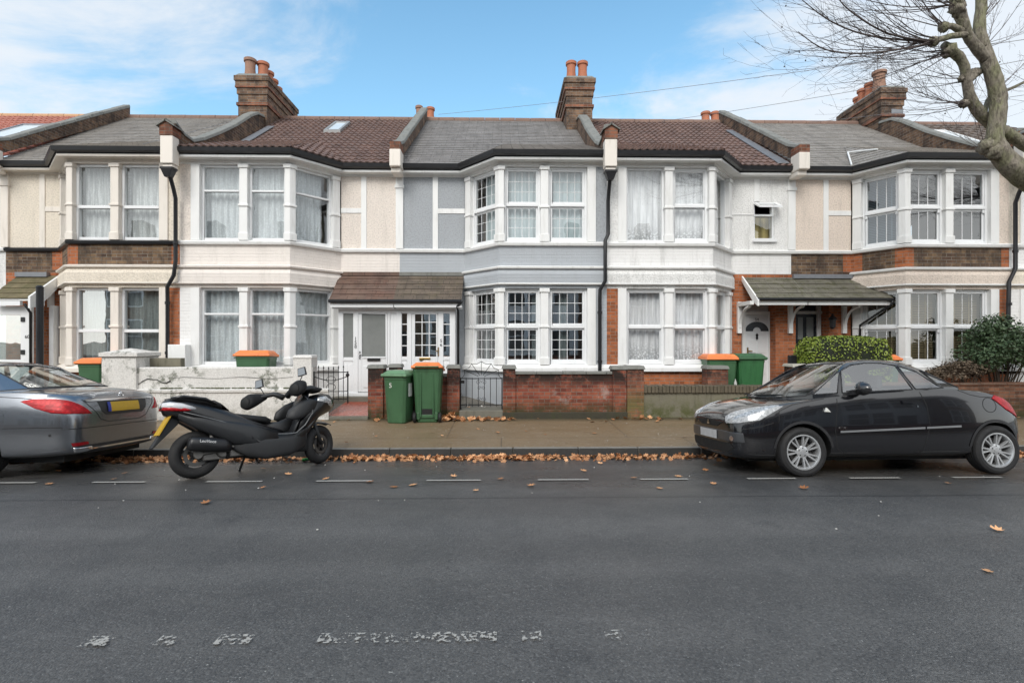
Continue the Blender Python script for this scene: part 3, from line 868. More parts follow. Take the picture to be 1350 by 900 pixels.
    mb.box(T(0)-.05, T(0)+.05, YF+.25, 14.4, .1, 5.9)
    mb.box(T(W)-.05, T(W)+.05, YB+.26, 14.4, .1, 5.9)
    mb.box(xa+.1, xb-.1, YB, 14.4, .0, .12)
    mb.build('interior_wall', DARKROOM, root)
    # ---- outer back wall
    mb = MB(); mb.box(xa, xb, Y_R+4.2, Y_R+4.4, 0, Z_EAVE); mb.build('back_wall', BR_DARK, root)
    return root, T, path, FR, LR

def recess_wall(root, FR, LR, openings, m, z1=Z_S2+.0, z0=-.2):
    """ground-floor wall beside the bay with door openings [(u0,u1,ztop)]"""
    mb = MB(); u = 0
    for (a, b, zt) in sorted(openings):
        mb.lbox(FR, u, a, -.35, 0, z0, z1); mb.lbox(FR, a, b, -.35, 0, zt, z1); u = b
    mb.lbox(FR, u, LR, -.35, 0, z0, z1)
    mb.build('wall', m, root)

def coping_wall(root, x, prof, under, th=.24, brick=None, cap=STONE, side_over=.05, name='party_parapet', slabs=True):
    """parapet over the party wall: prof is its top line (Y,z), under the line of the roof below"""
    mb = MB()
    pts = [(x-th/2, y, z) for (y, z) in prof] + [(x-th/2, y, z) for (y, z) in reversed(under)]
    mb.prism(pts, (th, 0, 0))
    p = mb.build(name, brick or BR_CHIM, root)
    mb = MB()
    for i in range(len(prof)-1):
        (ya, za), (yb, zb) = prof[i], prof[i+1]
        L = math.hypot(yb-ya, zb-za); n = max(1, int(L/.55))
        for k in range(n):
            f0, f1 = k/n, (k+1)/n-.012
            q = lambda f, dz: (ya+(yb-ya)*f, za+(zb-za)*f+dz)
            a, b = q(f0, 0), q(f1, 0); w = th/2+side_over; e = .008*((k*7) % 3)
            mb.hexa([(x-w,a[0],a[1]),(x+w,a[0],a[1]),(x+w,b[0],b[1]),(x-w,b[0],b[1]),
                     (x-w*.8,a[0],a[1]+.085+e),(x+w*.8,a[0],a[1]+.085+e),(x+w*.8,b[0],b[1]+.085+e),(x-w*.8,b[0],b[1]+.085+e)])
    mb.build('coping', cap, p, bevel=.012, seg=1)
    return p

def roofz(y): return Z_EAVE+SLOPE*(y-(YB-EAVE_O))
def bayz(y): return Z_EAVE+(roofz(13.9)-Z_EAVE)*(y-(YF-EAVE_O))/(13.9-(YF-EAVE_O))

def front_parapet(root, x, chim_y0=15.5):
    prof = [(11.32,6.36),(11.62,6.22),(11.95,6.20),(12.4,6.42),(13.1,6.85),(13.9,7.38),(14.7,7.98),(15.1,8.22),(chim_y0+.1,8.32)]
    under = [(11.32,5.9),(13.9,roofz(13.9)-.05),(chim_y0+.1,roofz(chim_y0)-.05)]
    p = coping_wall(root, x, prof, under, .22, side_over=.035)
    mb = MB()
    mb.box(x-.135, x+.135, 11.18, 11.42, 5.46, 6.06); mb.box(x-.11, x+.11, 11.22, 11.42, 5.34, 5.46)
    mb.build('kneeler', CREAM, p, bevel=.02)
    mb = MB()
    mb.prism([(x-.14,11.17,6.06),(x+.14,11.17,6.06),(x+.14,11.17,6.26),(x,11.17,6.37),(x-.14,11.17,6.26)], (0,.3,0))
    mb.build('kneeler_cap', BR_RED, p)
    mb = MB()
    for s in (-1, 1):
        mb.hexa([(x-.02*s,11.13,6.37),(x+.19*s,11.13,6.24),(x+.19*s,11.5,6.24),(x-.02*s,11.5,6.37),(x-.02*s,11.13,6.40),(x+.19*s,11.13,6.27),(x+.19*s,11.5,6.27),(x-.02*s,11.5,6.40)])
    mb.build('cap_tile', STONE, p)
    return p

def rear_parapet(root, x, strip_m=W_TRIM):
    prof = [(12.12,6.24),(12.6,6.46),(14,7.38),(15.5,8.36),(16.6,9.06)]
    under = [(12.12,5.9),(16.6,8.7)]
    p = coping_wall(root, x, prof, under, .19, side_over=.03)
    mb = MB(); mb.box(x-.13, x+.13, 12.02, 12.4, 5.72, 6.12); mb.box(x-.11, x+.11, 12.12, 12.5, 5.6, 5.72)
    mb.build('kneeler', CREAM, p, bevel=.02)
    mb = MB(); mb.box(x-.125, x+.125, 12.03, 12.4, 6.12, 6.30); mb.build('kneeler_cap', BR_RED, p)
    mb = MB(); mb.box(x-.09, x+.09, YB-.05, YB+.02, Z_FS+.1, 5.66); mb.box(x-.11, x+.11, YB-.075, YB, 5.36, 5.44)
    mb.build('pilaster', strip_m, p, bevel=.006)
    return p

def chimney(root, x0, x1, y0, y1, zb, zt, pots, aerial=None):
    mb = MB(); mb.box(x0, x1, y0, y1, zb, zt-.62)
    mb.box(x0-.035, x1+.035, y0-.035, y1+.035, zt-.95, zt-.88)
    mb.box(x0-.03, x1+.03, y0-.03, y1+.03, zt-.62, zt-.40); mb.box(x0-.06, x1+.06, y0-.06, y1+.06, zt-.40, zt-.24)
    mb.box(x0-.09, x1+.09, y0-.09, y1+.09, zt-.24, zt-.1)
    c = mb.build('chimney', BR_CHIM, root)
    mb = MB(); mb.box(x0-.066, x1+.066, y0-.066, y1+.066, zt-.44, zt-.38); mb.box(x0-.04, x1+.04, y0-.04, y1+.04, zt-.96, zt-.875); mb.build('brick_band', BR_RED, c)
    mb = MB(); mb.tbox(x0-.07, x1+.07, y0-.07, y1+.07, zt-.1, zt, .08, .08); mb.build('flaunching', STONE, c)
    for (px_, py_, h_, r_, m_) in pots:
        mb = MB(); mb.lathe([(r_*1.15,0),(r_*1.1,.06),(r_*.95,h_*.5),(r_*.98,h_-.12),(r_*1.2,h_-.1),(r_*1.2,h_-.02),(r_*1.0,h_),(r_*.75,h_),(r_*.7,h_-.15)], (px_,py_,zt-.03), 'z', 16)
        mb.build('chimney_pot', m_, c, smooth=True, auto=40)
    if aerial:
        mb = MB(); ax, ay, az = aerial
        mb.tube([(ax,ay,zt-.1),(ax,ay,az)], .012, 6); mb.build('aerial', LEAD, c)
    return c

def skylight(roof_parent, x0, x1, y0, y1, base, frame=None):
    za, zb = base(y0)+.06, base(y1)+.06
    mb = MB(); w = .07
    def bar(xa, xb, ya, yb):
        f = lambda y: za+(zb-za)*(y-y0)/(y1-y0)
        mb.hexa([(xa,ya,f(ya)-.04),(xb,ya,f(ya)-.04),(xb,yb,f(yb)-.04),(xa,yb,f(yb)-.04),(xa,ya,f(ya)+.05),(xb,ya,f(ya)+.05),(xb,yb,f(yb)+.05),(xa,yb,f(yb)+.05)])
    bar(x0,x0+w,y0,y1); bar(x1-w,x1,y0,y1); bar(x0+w,x1-w,y0,y0+w); bar(x0+w,x1-w,y1-w,y1)
    s = mb.build('skylight', frame or LEAD, roof_parent)
    mb = MB(); f = lambda y: za+(zb-za)*(y-y0)/(y1-y0)+.02
    mb.poly([(x0+.05,y0+.05,f(y0+.05)),(x1-.05,y0+.05,f(y0+.05)),(x1-.05,y1-.05,f(y1-.05)),(x0+.05,y1-.05,f(y1-.05))])
    t = m_plain('skylight_glass', (.62,.66,.68), .08, 0, .1, 2, spec=1.0)
    mb.build('pane', t, s)
    return s

def child(root, name): return [c for c in root.children if c.name.split('.')[0] == name][0]

def downpipe(root, pts, hopper=None):
    mb = MB(); mb.tube(pts, .042, 10)
    for (p, q) in zip(pts[:-1], pts[1:]):
        if abs(p[2]-q[2]) > 1:
            z = min(p[2], q[2])+.4
            while z < max(p[2], q[2]):
                mb.tube([(p[0],p[1],z-.03),(p[0],p[1],z+.03)], .055, 10); z += 1.1
    d = mb.build('downpipe', BLACKP, root, smooth=True, auto=40)
    if hopper:
        x, y, z = hopper
        mb = MB(); mb.tbox(x-.06, x+.06, y-.06, y+.07, z-.16, z, -.06, -.03); mb.box(x-.135, x+.135, y-.10, y+.11, z, z+.05)
        mb.build('hopper', BLACKP, d, bevel=.01)

XB = dict(h01=-11.86, h12=-7.165, h23=-2.469, h34=2.392, h45=7.16, h56=11.70, h67=16.4, h00=-16.6)
base_m = dict(trim=W_TRIM, string=W_TRIM, sill=W_TRIM, gsill=W_TRIM, strip=W_TRIM, soffit=W_TRIM)
def MM(**k): d = dict(base_m); d.update(k); return d

# ---- house beyond the left edge (only a strip shows)
H0, T0, p0_, FR0, LR0 = house(dict(xp=XB['h00'], w=XB['h01']-XB['h00'], s=1, label='white house at the far left edge with a bright orange red tiled roof',
    m=MM(plinth=WH_BRICK, band=ST_WHITE, span=ST_WHITE, wall=ST_WHITE, wallb=ST_WHITE, gstrip=WH_BRICK), roof=('pan', .165, .27, PAN_RED), ridge=m_plain('orange_ridge', (.5,.3,.17), .8, 0, .2, 5),
    g=(S_MID, GLASS, (CUR_GREY,'full')), f=(S_MID, GLASS, (CUR_GREY,'full'))))
recess_wall(H0, FR0, LR0, [], WH_BRICK)
skylight(child(H0,'roof'), PX(-30,14.0), PX(32,14.3), 13.9, 15.3, roofz)

# ---- cream house with brick band
H1, T1, p1_, FR1, LR1 = house(dict(xp=XB['h12'], w=XB['h12']-XB['h01'], s=-1, label='cream pebbledashed house with dark brick band and grey slate roof left of the pink house',
    m=MM(plinth=BR_ORANGE, band=ST_CREAM, span=BR_DARK, wall=ST_CREAM, wallb=ST_CREAM, gstrip=BR_ORANGE, trim=CREAM, string=CREAM, sill=BLACKP, gsill=CREAM, strip=CREAM, soffit=CREAM),
    roof=('slate', .25, .19, SLATE_A), tb=3.4,
    g=(S_MID, GLASS_DK, (CUR_GREY,'full')), f=(S_MID, GLASS, (CUR_GREY,'full'))))
# ---- pink and white house
H2, T2, p2_, FR2, LR2 = house(dict(xp=XB['h12'], w=XB['h23']-XB['h12'], s=1, label='pale pink house with white bay windows, net curtains and brown tiled roof with skylight',
    m=MM(plinth=WH_BRICK, band=ST_PINKBAND, span=ST_PINKBAND, wall=ST_PINK, wallb=ST_PINK, gstrip=WH_BRICK, string=ST_PINKBAND),
    roof=('pan', .165, .27, PAN_BROWN), g=(S_TOP, GLASS, (CUR_LACE,'full')), f=(S_TOP, GLASS, [(CUR_LACE,'full'),(CUR_LACE,'full'),(CUR_LACE,(0,.86))])))
# ---- grey house
H3, T3, p3_, FR3, LR3 = house(dict(xp=XB['h34'], w=XB['h34']-XB['h23'], s=-1, label='grey painted house with white Georgian barred bay windows and grey slate roof',
    m=MM(plinth=GR_BRICK, band=GR_BRICK, span=GR_BRICK, wall=ST_GREY, wallb=ST_GREY, gstrip=GR_BRICK),
    roof=('slate', .25, .19, SLATE_B), g=(S_GEORG, GLASS_DK, [(CUR_DRAPE,(.50,.72)),(CUR_DRAPE,(.0,.22)),(CUR_DRAPE,(.55,.8))]), f=(S_GEORG, GLASS, [(BLIND_PALE,'full'),(BLIND_PALE,'full'),(BLIND_PALE,(.0,.72))])))
# ---- white house with orange brick ground floor
H4, T4, p4_, FR4, LR4 = house(dict(xp=XB['h34'], w=XB['h45']-XB['h34'], s=1, label='white rendered house with orange brick ground floor, voile curtains and brown tiled roof',
    m=MM(plinth=BR_ORANGE, band=ST_WHITE, span=WH_BRICK, wall=ST_WHITE, wallb=ST_WHITE, gstrip=BR_ORANGE),
    roof=('pan', .165, .27, PAN_BROWN), toilet=(PX(994,YB)-XB['h34'], PX(1021,YB)-XB['h34'], PZ(1007,316,YB), PZ(1007,267,YB)), strip_lo=PZ(1000,267,YB)+.02,
    g=(S_HALF, GLASS, (CUR_W,'full')), f=([S_ONE,S_HALF,S_ONE], GLASS, (CUR_WU,'full'))))
# ---- peach house with brick band
H5, T5, p5_, FR5, LR5 = house(dict(xp=XB['h56'], w=XB['h56']-XB['h45'], s=-1, label='peach pebbledashed house with brick band and white sash bay windows with blinds', tb=3.04,
    m=MM(plinth=BR_ORANGE, band=ST_PEACH, span=BR_DARK, wall=ST_PEACH, wallb=ST_PEACH, gstrip=BR_ORANGE), hip=True,
    roof=('slate', .25, .19, SLATE_C), g=(S_SASH, GLASS_MD, (BLIND_DN,'blind')), f=(S_SASH, GLASS_RF, [None,None,(BLIND_UP,'blind')])))
# ---- house beyond the right edge
H6, T6, p6_, FR6, LR6 = house(dict(xp=XB['h56'], w=XB['h67']-XB['h56'], s=1, label='house at the far right edge behind the tree with a large white skylight',
    m=MM(plinth=WH_BRICK, band=ST_CREAM, span=WH_BRICK, wall=ST_WHITE, wallb=ST_CREAM, gstrip=WH_BRICK),
    roof=('pan', .3, .3, m_roof('grey_brown_pantile', ((.15,.12,.10),(.19,.15,.125),(.10,.085,.075)), .3, .3, 'pan')), g=(S_HALF, GLASS, (CUR_W,'full')), f=(S_HALF, GLASS, (CUR_WU,'full'))))
recess_wall(H6, FR6, LR6, [], WH_BRICK)

# corners picked out in orange brick on the dark bands
for (rt, T, tb_) in ((H1,T1,3.4),(H5,T5,3.04)):
    p = p1_ if rt is H1 else p5_
    c = Vector(p[2]); d0 = (Vector(p[1])-c).normalized(); d1 = (Vector(p[3])-c).normalized()
    mb = MB(); mb.sweep([tuple(c+d0*.25), tuple(c), tuple(c+d1*.2)], [(.004,Z_S2+.05),(.004,Z_FS),(-.1,Z_FS),(-.1,Z_S2+.05)]); mb.build('quoin', BR_ORANGE, rt); mb = MB()
    c = Vector(p[1]); d0 = (Vector(p[0])-c).normalized(); d1 = (Vector(p[2])-c).normalized()
    mb.sweep([tuple(c+d0*.2), tuple(c), tuple(c+d1*.2)], [(.004,Z_S2+.05),(.004,Z_FS),(-.1,Z_FS),(-.1,Z_S2+.05)])
    mb.build('quoin', BR_ORANGE, rt); mb = MB()
    x = Vector(p[0]); F, L = frame2(p[0], p[1]); mb.lbox(F, 0, .18, -.1, .005, Z_S2+.05, Z_FS)
    mb.build('quoin', BR_ORANGE, rt)

# ---- party parapets, chimneys
rear_parapet(H1, XB['h01'], CREAM); front_parapet(H2, XB['h12']); rear_parapet(H3, XB['h23']); front_parapet(H4, XB['h34'])
rear_parapet(H5, XB['h45']); front_parapet(H6, XB['h56'])
y0 = 15.5
chimney(H2, PX(314,y0), PX(352,y0), y0, 17.6, 7.9, PZ(333,97,y0), [(PX(330,15.8),15.8,.62,.15,POT_GREY),(PX(345,15.9),16.0,.62,.15,POT),(PX(352,16.3),16.4,.55,.14,POT),(PX(358,16.7),16.8,.5,.14,POT),(PX(364,17.1),17.2,.45,.13,POT)])
chimney(H3, PX(747,y0), PX(781,y0), y0, 17.8, 7.9, PZ(764,100,y0), [(PX(753,15.8),15.8,.6,.14,POT),(PX(768,15.8),15.8,.6,.14,POT),(PX(768,17),17.0,.55,.14,POT)])
chimney(H5, PX(1162,y0), PX(1190,y0), y0, 17.4, 7.9, PZ(1176,113,y0), [(PX(1156,15.9),15.8,.62,.17,POT_GREY),(PX(1150,16.2),16.3,.5,.14,POT),(PX(1140,16.6),16.7,.5,.14,POT),(PX(1131,17.1),17.1,.42,.13,POT)], (PX(1157,15.9),15.9,PZ(1157,70,15.9)))
mb = MB(); mb.box(PX(1175,y0), PX(1190,y0)+.01, y0-.012, y0+.1, PZ(1180,168,y0), PZ(1180,144,y0)); mb.build('render_patch', LEAD, H5)
# lower stacks behind the ridge
chimney(H3, PX(548,19.4), PX(575,19.4), 19.4, 20.2, 8.0, PZ(560,154,19.4), [(PX(552,19.6),19.7,.56,.12,POT_GREY),(PX(567,19.6),19.7,.5,.14,POT)])
chimney(H4, PX(926,19.4), PX(951,19.4), 19.4, 20.2, 8.0, PZ(938,158,19.4), [(PX(931.5,19.6),19.7,.45,.15,POT),(PX(944,19.6),19.7,.45,.15,POT)])
# ---- skylights
skylight(child(H2,'roof'), PX(428,15.0), PX(458,15.6), 14.9, 15.9, roofz, m_plain('grey_frame', (.25,.25,.25), .5))
skylight(child(H6,'roof'), PX(1245,14.9), PX(1290,14.4), 13.7, 15.5, roofz, W_TRIM)
# lead valleys beside the parapets
mb = MB()
for (x, y) in ((XB['h12']+.35, 0), (XB['h45']-.3, 0)):
    a, b = 12.4, 15.4
    mb.hexa([(x-.14,a,roofz(a)+.05),(x+.14,a,roofz(a)+.05),(x+.1,b,roofz(b)+.05),(x-.1,b,roofz(b)+.05),(x-.14,a,roofz(a)+.075),(x+.14,a,roofz(a)+.075),(x+.1,b,roofz(b)+.075),(x-.1,b,roofz(b)+.075)])
    mb.build('lead_valley', LEAD, child(H2 if x < 0 else H4, 'roof')); mb = MB()
mb.bm.free()

# ---- rainwater pipes on the bay party lines
x = XB['h12']; yp = YF-.06
downpipe(H2, [(x,11.28,5.28),(x,11.42,5.0),(x,11.50,4.8),(x,11.50,3.42),(x-.02,11.47,3.1),(x-.18,11.5,2.85),(x-.2,11.54,2.6),(x-.2,11.54,1.0)], (x,11.26,5.34))
x = XB['h34']
downpipe(H3, [(x,11.28,5.28),(x,11.42,5.0),(x,11.50,4.8),(x,11.50,4.05),(x-.07,11.48,3.9),(x-.07,11.48,3.0),(x-.18,11.52,2.8),(x-.18,11.54,2.6),(x-.18,11.54,.8)], (x,11.26,5.34))
x = XB['h56']
downpipe(H6, [(x,11.28,5.28),(x,11.42,5.0),(x,11.50,4.8),(x,11.50,3.3),(x-.15,11.5,3.0),(x-.15,11.54,1.0)], (x,11.26,5.34))

# ---- white house: small casement with its top light open
F = FR4; ta, tb2, z0, z1 = PX(994,YB)-T4(3.28), PX(1021,YB)-T4(3.28), PZ(1007,316,YB), PZ(1007,267,YB)
q = lambda u: (F[0][0]+F[1][0]*u, F[0][1]+F[1][1]*u)
wz = z0+(z1-z0)*.66
mb = MB(); fw = .04
mb.lbox(F, ta, ta+fw, -.12, -.04, z0, z1); mb.lbox(F, tb2-fw, tb2, -.12, -.04, z0, z1); mb.lbox(F, ta, tb2, -.121, -.03, z0, z0+fw); mb.lbox(F, ta, tb2, -.121, -.041, z1-fw, z1); mb.lbox(F, ta, tb2, -.121, -.03, wz-.025, wz+.025)
mb.lbox(F, ta-.04, tb2+.04, -.1, .06, z0-.06, z0)
ww = mb.build('window', W_FRAME, H4)
mb = MB(); O, U, N = F; qq = lambda u, n, z: (O[0]+U[0]*u+N[0]*n, O[1]+U[1]*u+N[1]*n, z)
mb.poly([qq(ta+.03,-.08,z0+.03), qq(tb2-.03,-.08,z0+.03), qq(tb2-.03,-.08,wz), qq(ta+.03,-.08,wz)]); mb.build('pane', GLASS, ww)
mb = MB(); mb.lbox(F, ta, tb2, -.3, -.28, z0, wz); mb.build('curtain', CUR_YEL, ww)
mb = MB()
for (u0_, u1_) in ((ta-.01, ta+.035), (tb2-.035, tb2+.06)):
    a = [qq(u0_,-.02,z1-.03), qq(u1_,-.02,z1-.03), qq(u1_,.27,wz+.13), qq(u0_,.27,wz+.13)]
    mb.prism(a, (0,0,.04))
mb.prism([qq(ta,.23,wz+.145), qq(tb2+.05,.23,wz+.145), qq(tb2+.05,.28,wz+.125), qq(ta,.28,wz+.125)], (0,0,.045))
mb.prism([qq(ta,-.02,z1-.03), qq(tb2+.05,-.02,z1-.03), qq(tb2+.05,.03,z1-.06), qq(ta,.03,z1-.06)], (0,0,.04))
fl = mb.build('top_light', W_FRAME, ww)
mb = MB(); mb.poly([qq(ta+.03,.0,z1-.02), qq(tb2,.0,z1-.02), qq(tb2,.25,wz+.16), qq(ta+.03,.25,wz+.16)]); mb.build('pane', GLASS, ww)

# ================================================================== PORCHES
YP = 12.04
def porch_roof(root, xa, xb, ztop, zfr, yfr, m, fascia=W_TRIM, name='porch_roof', under=None):
    mb = MB(); tiled(mb, [(xa,yfr,zfr),(xb,yfr,zfr),(xb,YB,ztop),(xa,YB,ztop)], .3, .21, 'slate')
    r = mb.build(name, m, root)
    mb = MB(); mb.hexa([(xa+.01,yfr+.02,zfr-.05),(xb-.01,yfr+.02,zfr-.05),(xb-.01,YB,ztop-.05),(xa+.01,YB,ztop-.05),(xa+.01,yfr+.02,zfr-.01),(xb-.01,yfr+.02,zfr-.01),(xb-.01,YB,ztop-.01),(xa+.01,YB,ztop-.01)])
    mb.build('roof_board', W_TRIM, r)
    return r
xL, xM, xR_ = -3.92, XB['h23'], -.91
r2 = porch_roof(H2, xL, xM, 3.26, 2.60, 11.84, PORCH_RED)
r3 = porch_roof(H3, xM, xR_, 3.26, 2.60, 11.84, PORCH_SL)
for (rt, r, xa, xb) in ((H2,r2,xL,xM),(H3,r3,xM,xR_)):
    mb = MB(); mb.tube([(xa,11.80,2.565),(xb,11.80,2.565)], .04, 8); mb.build('gutter', BLACKP, r)
    mb = MB(); mb.box(xa+.02, xb, 11.84, 11.88, 2.43, 2.54); mb.box(xa+.04, xb, 11.9, YP+.05, 2.40, 2.47); mb.build('fascia', W_FRAME, r)
    mb = MB(); mb.box(xa, xb, YB-.06, YB, 3.24, 3.33); mb.build('flashing', STONE if rt is H3 else PORCH_RED, r)
    recess_wall(rt, FR2 if rt is H2 else FR3, LR2 if rt is H2 else LR3, [], ST_PINKBAND if rt is H2 else GR_BRICK)
ZT, ZH = .46, 2.40
X = lambda px: PX(px, YP)
Zp = lambda py: PZ(520, py, YP)
def frame_bars(mb, xs, z0, z1, y0, y1):
    for (a, b) in xs: mb.box(a, b, y0, y1, z0, z1)
# pink house porch
mb = MB()
frame_bars(mb, [(X(446),X(452.5)),(X(465.5),X(472)),(X(511),X(514)),(X(523),X(529.5))], ZT, ZH, YP, YP+.08)
mb.box(X(446), X(529.5), YP+.005, YP+.075, ZH-.10, ZH+.01)
mb.box(X(452.5), X(465.5), YP+.006, YP+.074, Zp(476), Zp(471)); mb.box(X(452.5), X(465.5), YP+.02, YP+.06, ZT, Zp(476)); mb.box(X(514), X(523), YP+.02, YP+.06, ZT, ZH-.1)
mb.box(X(446), X(529.5), YP-.03, YP+.09, ZT-.08, ZT)
for a, b in ((454,458),(459.5,464),(515,518.5),(519.5,523)): mb.box(X(a), X(b), YP+.014, YP+.03, ZT+.05, (Zp(480) if a < 500 else ZH-.12))
pf = mb.build('porch_frame', W_FRAME, H2, bevel=.008, seg=1)
mb = MB(); mb.box(X(446)-.0, X(446)+.06, YP+.08, YB, ZT-.1, ZH+.02); mb.build('porch_side', W_FRAME, H2)
mb = MB(); mb.box(X(452), X(466), YP+.03, YP+.05, Zp(471), ZH-.09); mb.build('pane', GLASS_FROST, pf)
mb = MB(); y0 = YP+.0
dl, dr, gl, gr, gt, gb = X(472.3), X(510.7), X(477), X(508.5), Zp(411), Zp(470.5)
mb.box(dl, gl, y0, y0+.06, ZT+.02, ZH-.11); mb.box(gr, dr, y0, y0+.06, ZT+.02, ZH-.11); mb.box(gl, gr, y0, y0+.06, gt, ZH-.11); mb.box(gl, gr, y0, y0+.06, ZT+.02, gb)
mb.box(X(479), X(507), y0-.012, y0, ZT+.12, Zp(482)); mb.box(gl, gr, y0-.015, y0+.01, gb-.03, gb+.01)
d2 = mb.build('door', DOOR_W, H2, bevel=.006, seg=1)
mb = MB(); mb.box(gl-.01, gr+.01, y0+.025, y0+.035, gb-.01, gt+.01); mb.build('pane', GLASS_FROST, d2)
mb = MB(); mb.box(X(484.5), X(501.5), y0-.03, y0-.012, Zp(475.6), Zp(472)); mb.build('letterbox', BLACK, d2, bevel=.004)
mb = MB(); mb.box(X(473.8), X(475.2), y0-.02, y0, Zp(473), Zp(463)); mb.tube([(X(474.5),y0-.03,Zp(467)),(X(477),y0-.045,Zp(467))], .012, 6); mb.build('handle', m_plain('chrome', (.6,.6,.6), .25, 1), d2)
for i, ch in enumerate('158'): text_mesh(ch, .115, INK, face_cam(X(468.8), YP-.004, Zp(446.5+5.2*i)), 'door_number', H2, .002)
# grey house porch
mb = MB()
frame_bars(mb, [(X(536.5),X(542.5)),(X(577.5),X(584.5)),(X(592.8),X(600.5))], ZT, ZH, YP, YP+.08)
mb.box(X(529.5), X(600.5), YP+.005, YP+.075, ZH-.10, ZH+.01); mb.box(X(529.5), X(600.5), YP-.03, YP+.09, ZT-.08, ZT)
for (a, b) in ((529.5,536.5),(584.5,592.8)):
    mb.box(X(a), X(b), YP+.006, YP+.074, Zp(475), Zp(470)); mb.box(X(a), X(b), YP+.02, YP+.06, ZT, Zp(475))
    for k in (1,2,3):
        z = Zp(470)+(ZH-.1-Zp(470))*k/4; mb.box(X(a), X(b), YP+.02, YP+.06, z-.012, z+.012)
    mb.box(X(a)+.02, X(b)-.02, YP+.012, YP+.03, ZT+.05, Zp(478))
pf3 = mb.build('porch_frame', W_FRAME, H3, bevel=.008, seg=1)
mb = MB(); mb.box(X(600.5)-.06, X(600.5), YP+.08, YB, ZT-.1, ZH+.02); mb.build('porch_side', W_FRAME, H3)
for (a, b) in ((529.5,536.5),(584.5,592.8)):
    mb = MB(); mb.box(X(a), X(b), YP+.035, YP+.045, Zp(470), ZH-.1); mb.build('pane', GLASS_DK, pf3)
mb = MB()
dl, dr, gl, gr, gt, gb = X(542.8), X(577.2), X(546.8), X(575.2), Zp(409.5), Zp(470)
mb.box(dl, gl, y0, y0+.06, ZT+.02, ZH-.11); mb.box(gr, dr, y0, y0+.06, ZT+.02, ZH-.11); mb.box(gl, gr, y0, y0+.06, gt, ZH-.11); mb.box(gl, gr, y0, y0+.06, ZT+.02, gb)
for k in (1,2): x = gl+(gr-gl)*k/3; mb.box(x-.011, x+.011, y0+.01, y0+.05, gb, gt)
for k in (1,2,3): z = gb+(gt-gb)*k/4; mb.box(gl, gr, y0+.011, y0+.049, z-.011, z+.011)
mb.box(X(548), X(574), y0-.012, y0, ZT+.12, Zp(478.5))
d3 = mb.build('door', DOOR_W, H3, bevel=.006, seg=1)
mb = MB(); mb.box(gl, gr, y0+.028, y0+.034, gb, gt); mb.build('pane', GLASS_DK, d3)
mb = MB(); mb.box(X(553), X(567.5), y0-.03, y0, Zp(475), Zp(471.3)); mb.build('letterbox', BRASS, d3, bevel=.004)
mb = MB(); mb.box(X(577.2), X(578.6), y0-.02, y0+.0, Zp(469), Zp(457.5)); mb.tube([(X(578),y0-.03,Zp(462.4)),(X(574.8),y0-.045,Zp(462.4))], .012, 6); mb.build('handle', BRASS, d3)
for i, ch in enumerate('56'): text_mesh(ch, .105, INK, face_cam(X(581.5), YP-.004, Zp(449.2+5.4*i), 0), 'door_number', H3, .002)
mb = MB(); mb.tube([(xR_+.02,11.80,2.56),(X(602)+.02,11.86,2.45),(X(603)+.02,12.0,2.36),(X(603)+.02,12.0,.3)], .03, 8); mb.build('drainpipe', BLACKP, H3, smooth=True)
# dark hall behind the glazed porch doors
mb = MB(); mb.box(X(450), X(598), 12.5, 12.58, ZT, 2.5); mb.box(X(450), X(598), YP+.1, YB, ZT-.1, ZT); mb.build('hall_wall', DARKROOM, H3)

# ---- white and peach houses: tiled canopy on brackets over recessed doors
xa, xm, xb = PX(967,12.6), XB['h45'], PX(1132,12.6)
xfa, xfb = PX(984,11.9), PX(1150,11.9)
def canopy(root, x0, x1, m):
    r = porch_roof(root, x0, x1, 3.22, 2.66, 11.86, m)
    mb = MB(); mb.box(x0+.02, x1-.02, 11.90, 11.96, 2.50, 2.60); mb.build('fascia', W_TRIM, r, bevel=.006)
    mb = MB(); mb.tube([(x0,11.84,2.63),(x1,11.84,2.63)], .03, 8); mb.build('gutter', BLACKP, r)
    return r
c4 = canopy(H4, xa+.22, xm-.002, PORCH_GREEN); c5 = canopy(H5, xm, xb+.30, PORCH_GREEN)
mb = MB(); mb.box(xm+.02, xb+.2, YB-.09, YB, 3.20, 3.30); mb.build('flashing', LEAD, c5)
def bracket(root, x):
    mb = MB(); mb.box(x-.05, x+.05, YB-.07, YB, 1.85, 2.62); mb.box(x-.045, x+.045, 11.92, YB-.07, 2.51, 2.60)
    pts = []
    for k in range(9):
        a = math.pi/2*k/8
        pts.append((x, YB-.08-.52*(1-math.cos(a)), 1.98+.52*math.sin(a)))
    for i in range(8):
        mb.hexa([(x-.035,pts[i][1],pts[i][2]),(x+.035,pts[i][1],pts[i][2]),(x+.035,pts[i][1]+.06,pts[i][2]-.05),(x-.035,pts[i][1]+.06,pts[i][2]-.05),
                 (x-.035,pts[i+1][1],pts[i+1][2]),(x+.035,pts[i+1][1],pts[i+1][2]),(x+.035,pts[i+1][1]+.06,pts[i+1][2]-.05),(x-.035,pts[i+1][1]+.06,pts[i+1][2]-.05)])
    mb.build('bracket', W_TRIM, root, bevel=.006)
bracket(H4, PX(975,12.55)); bracket(H4, PX(1042.5,12.55)); bracket(H5, PX(1113.5,12.55))
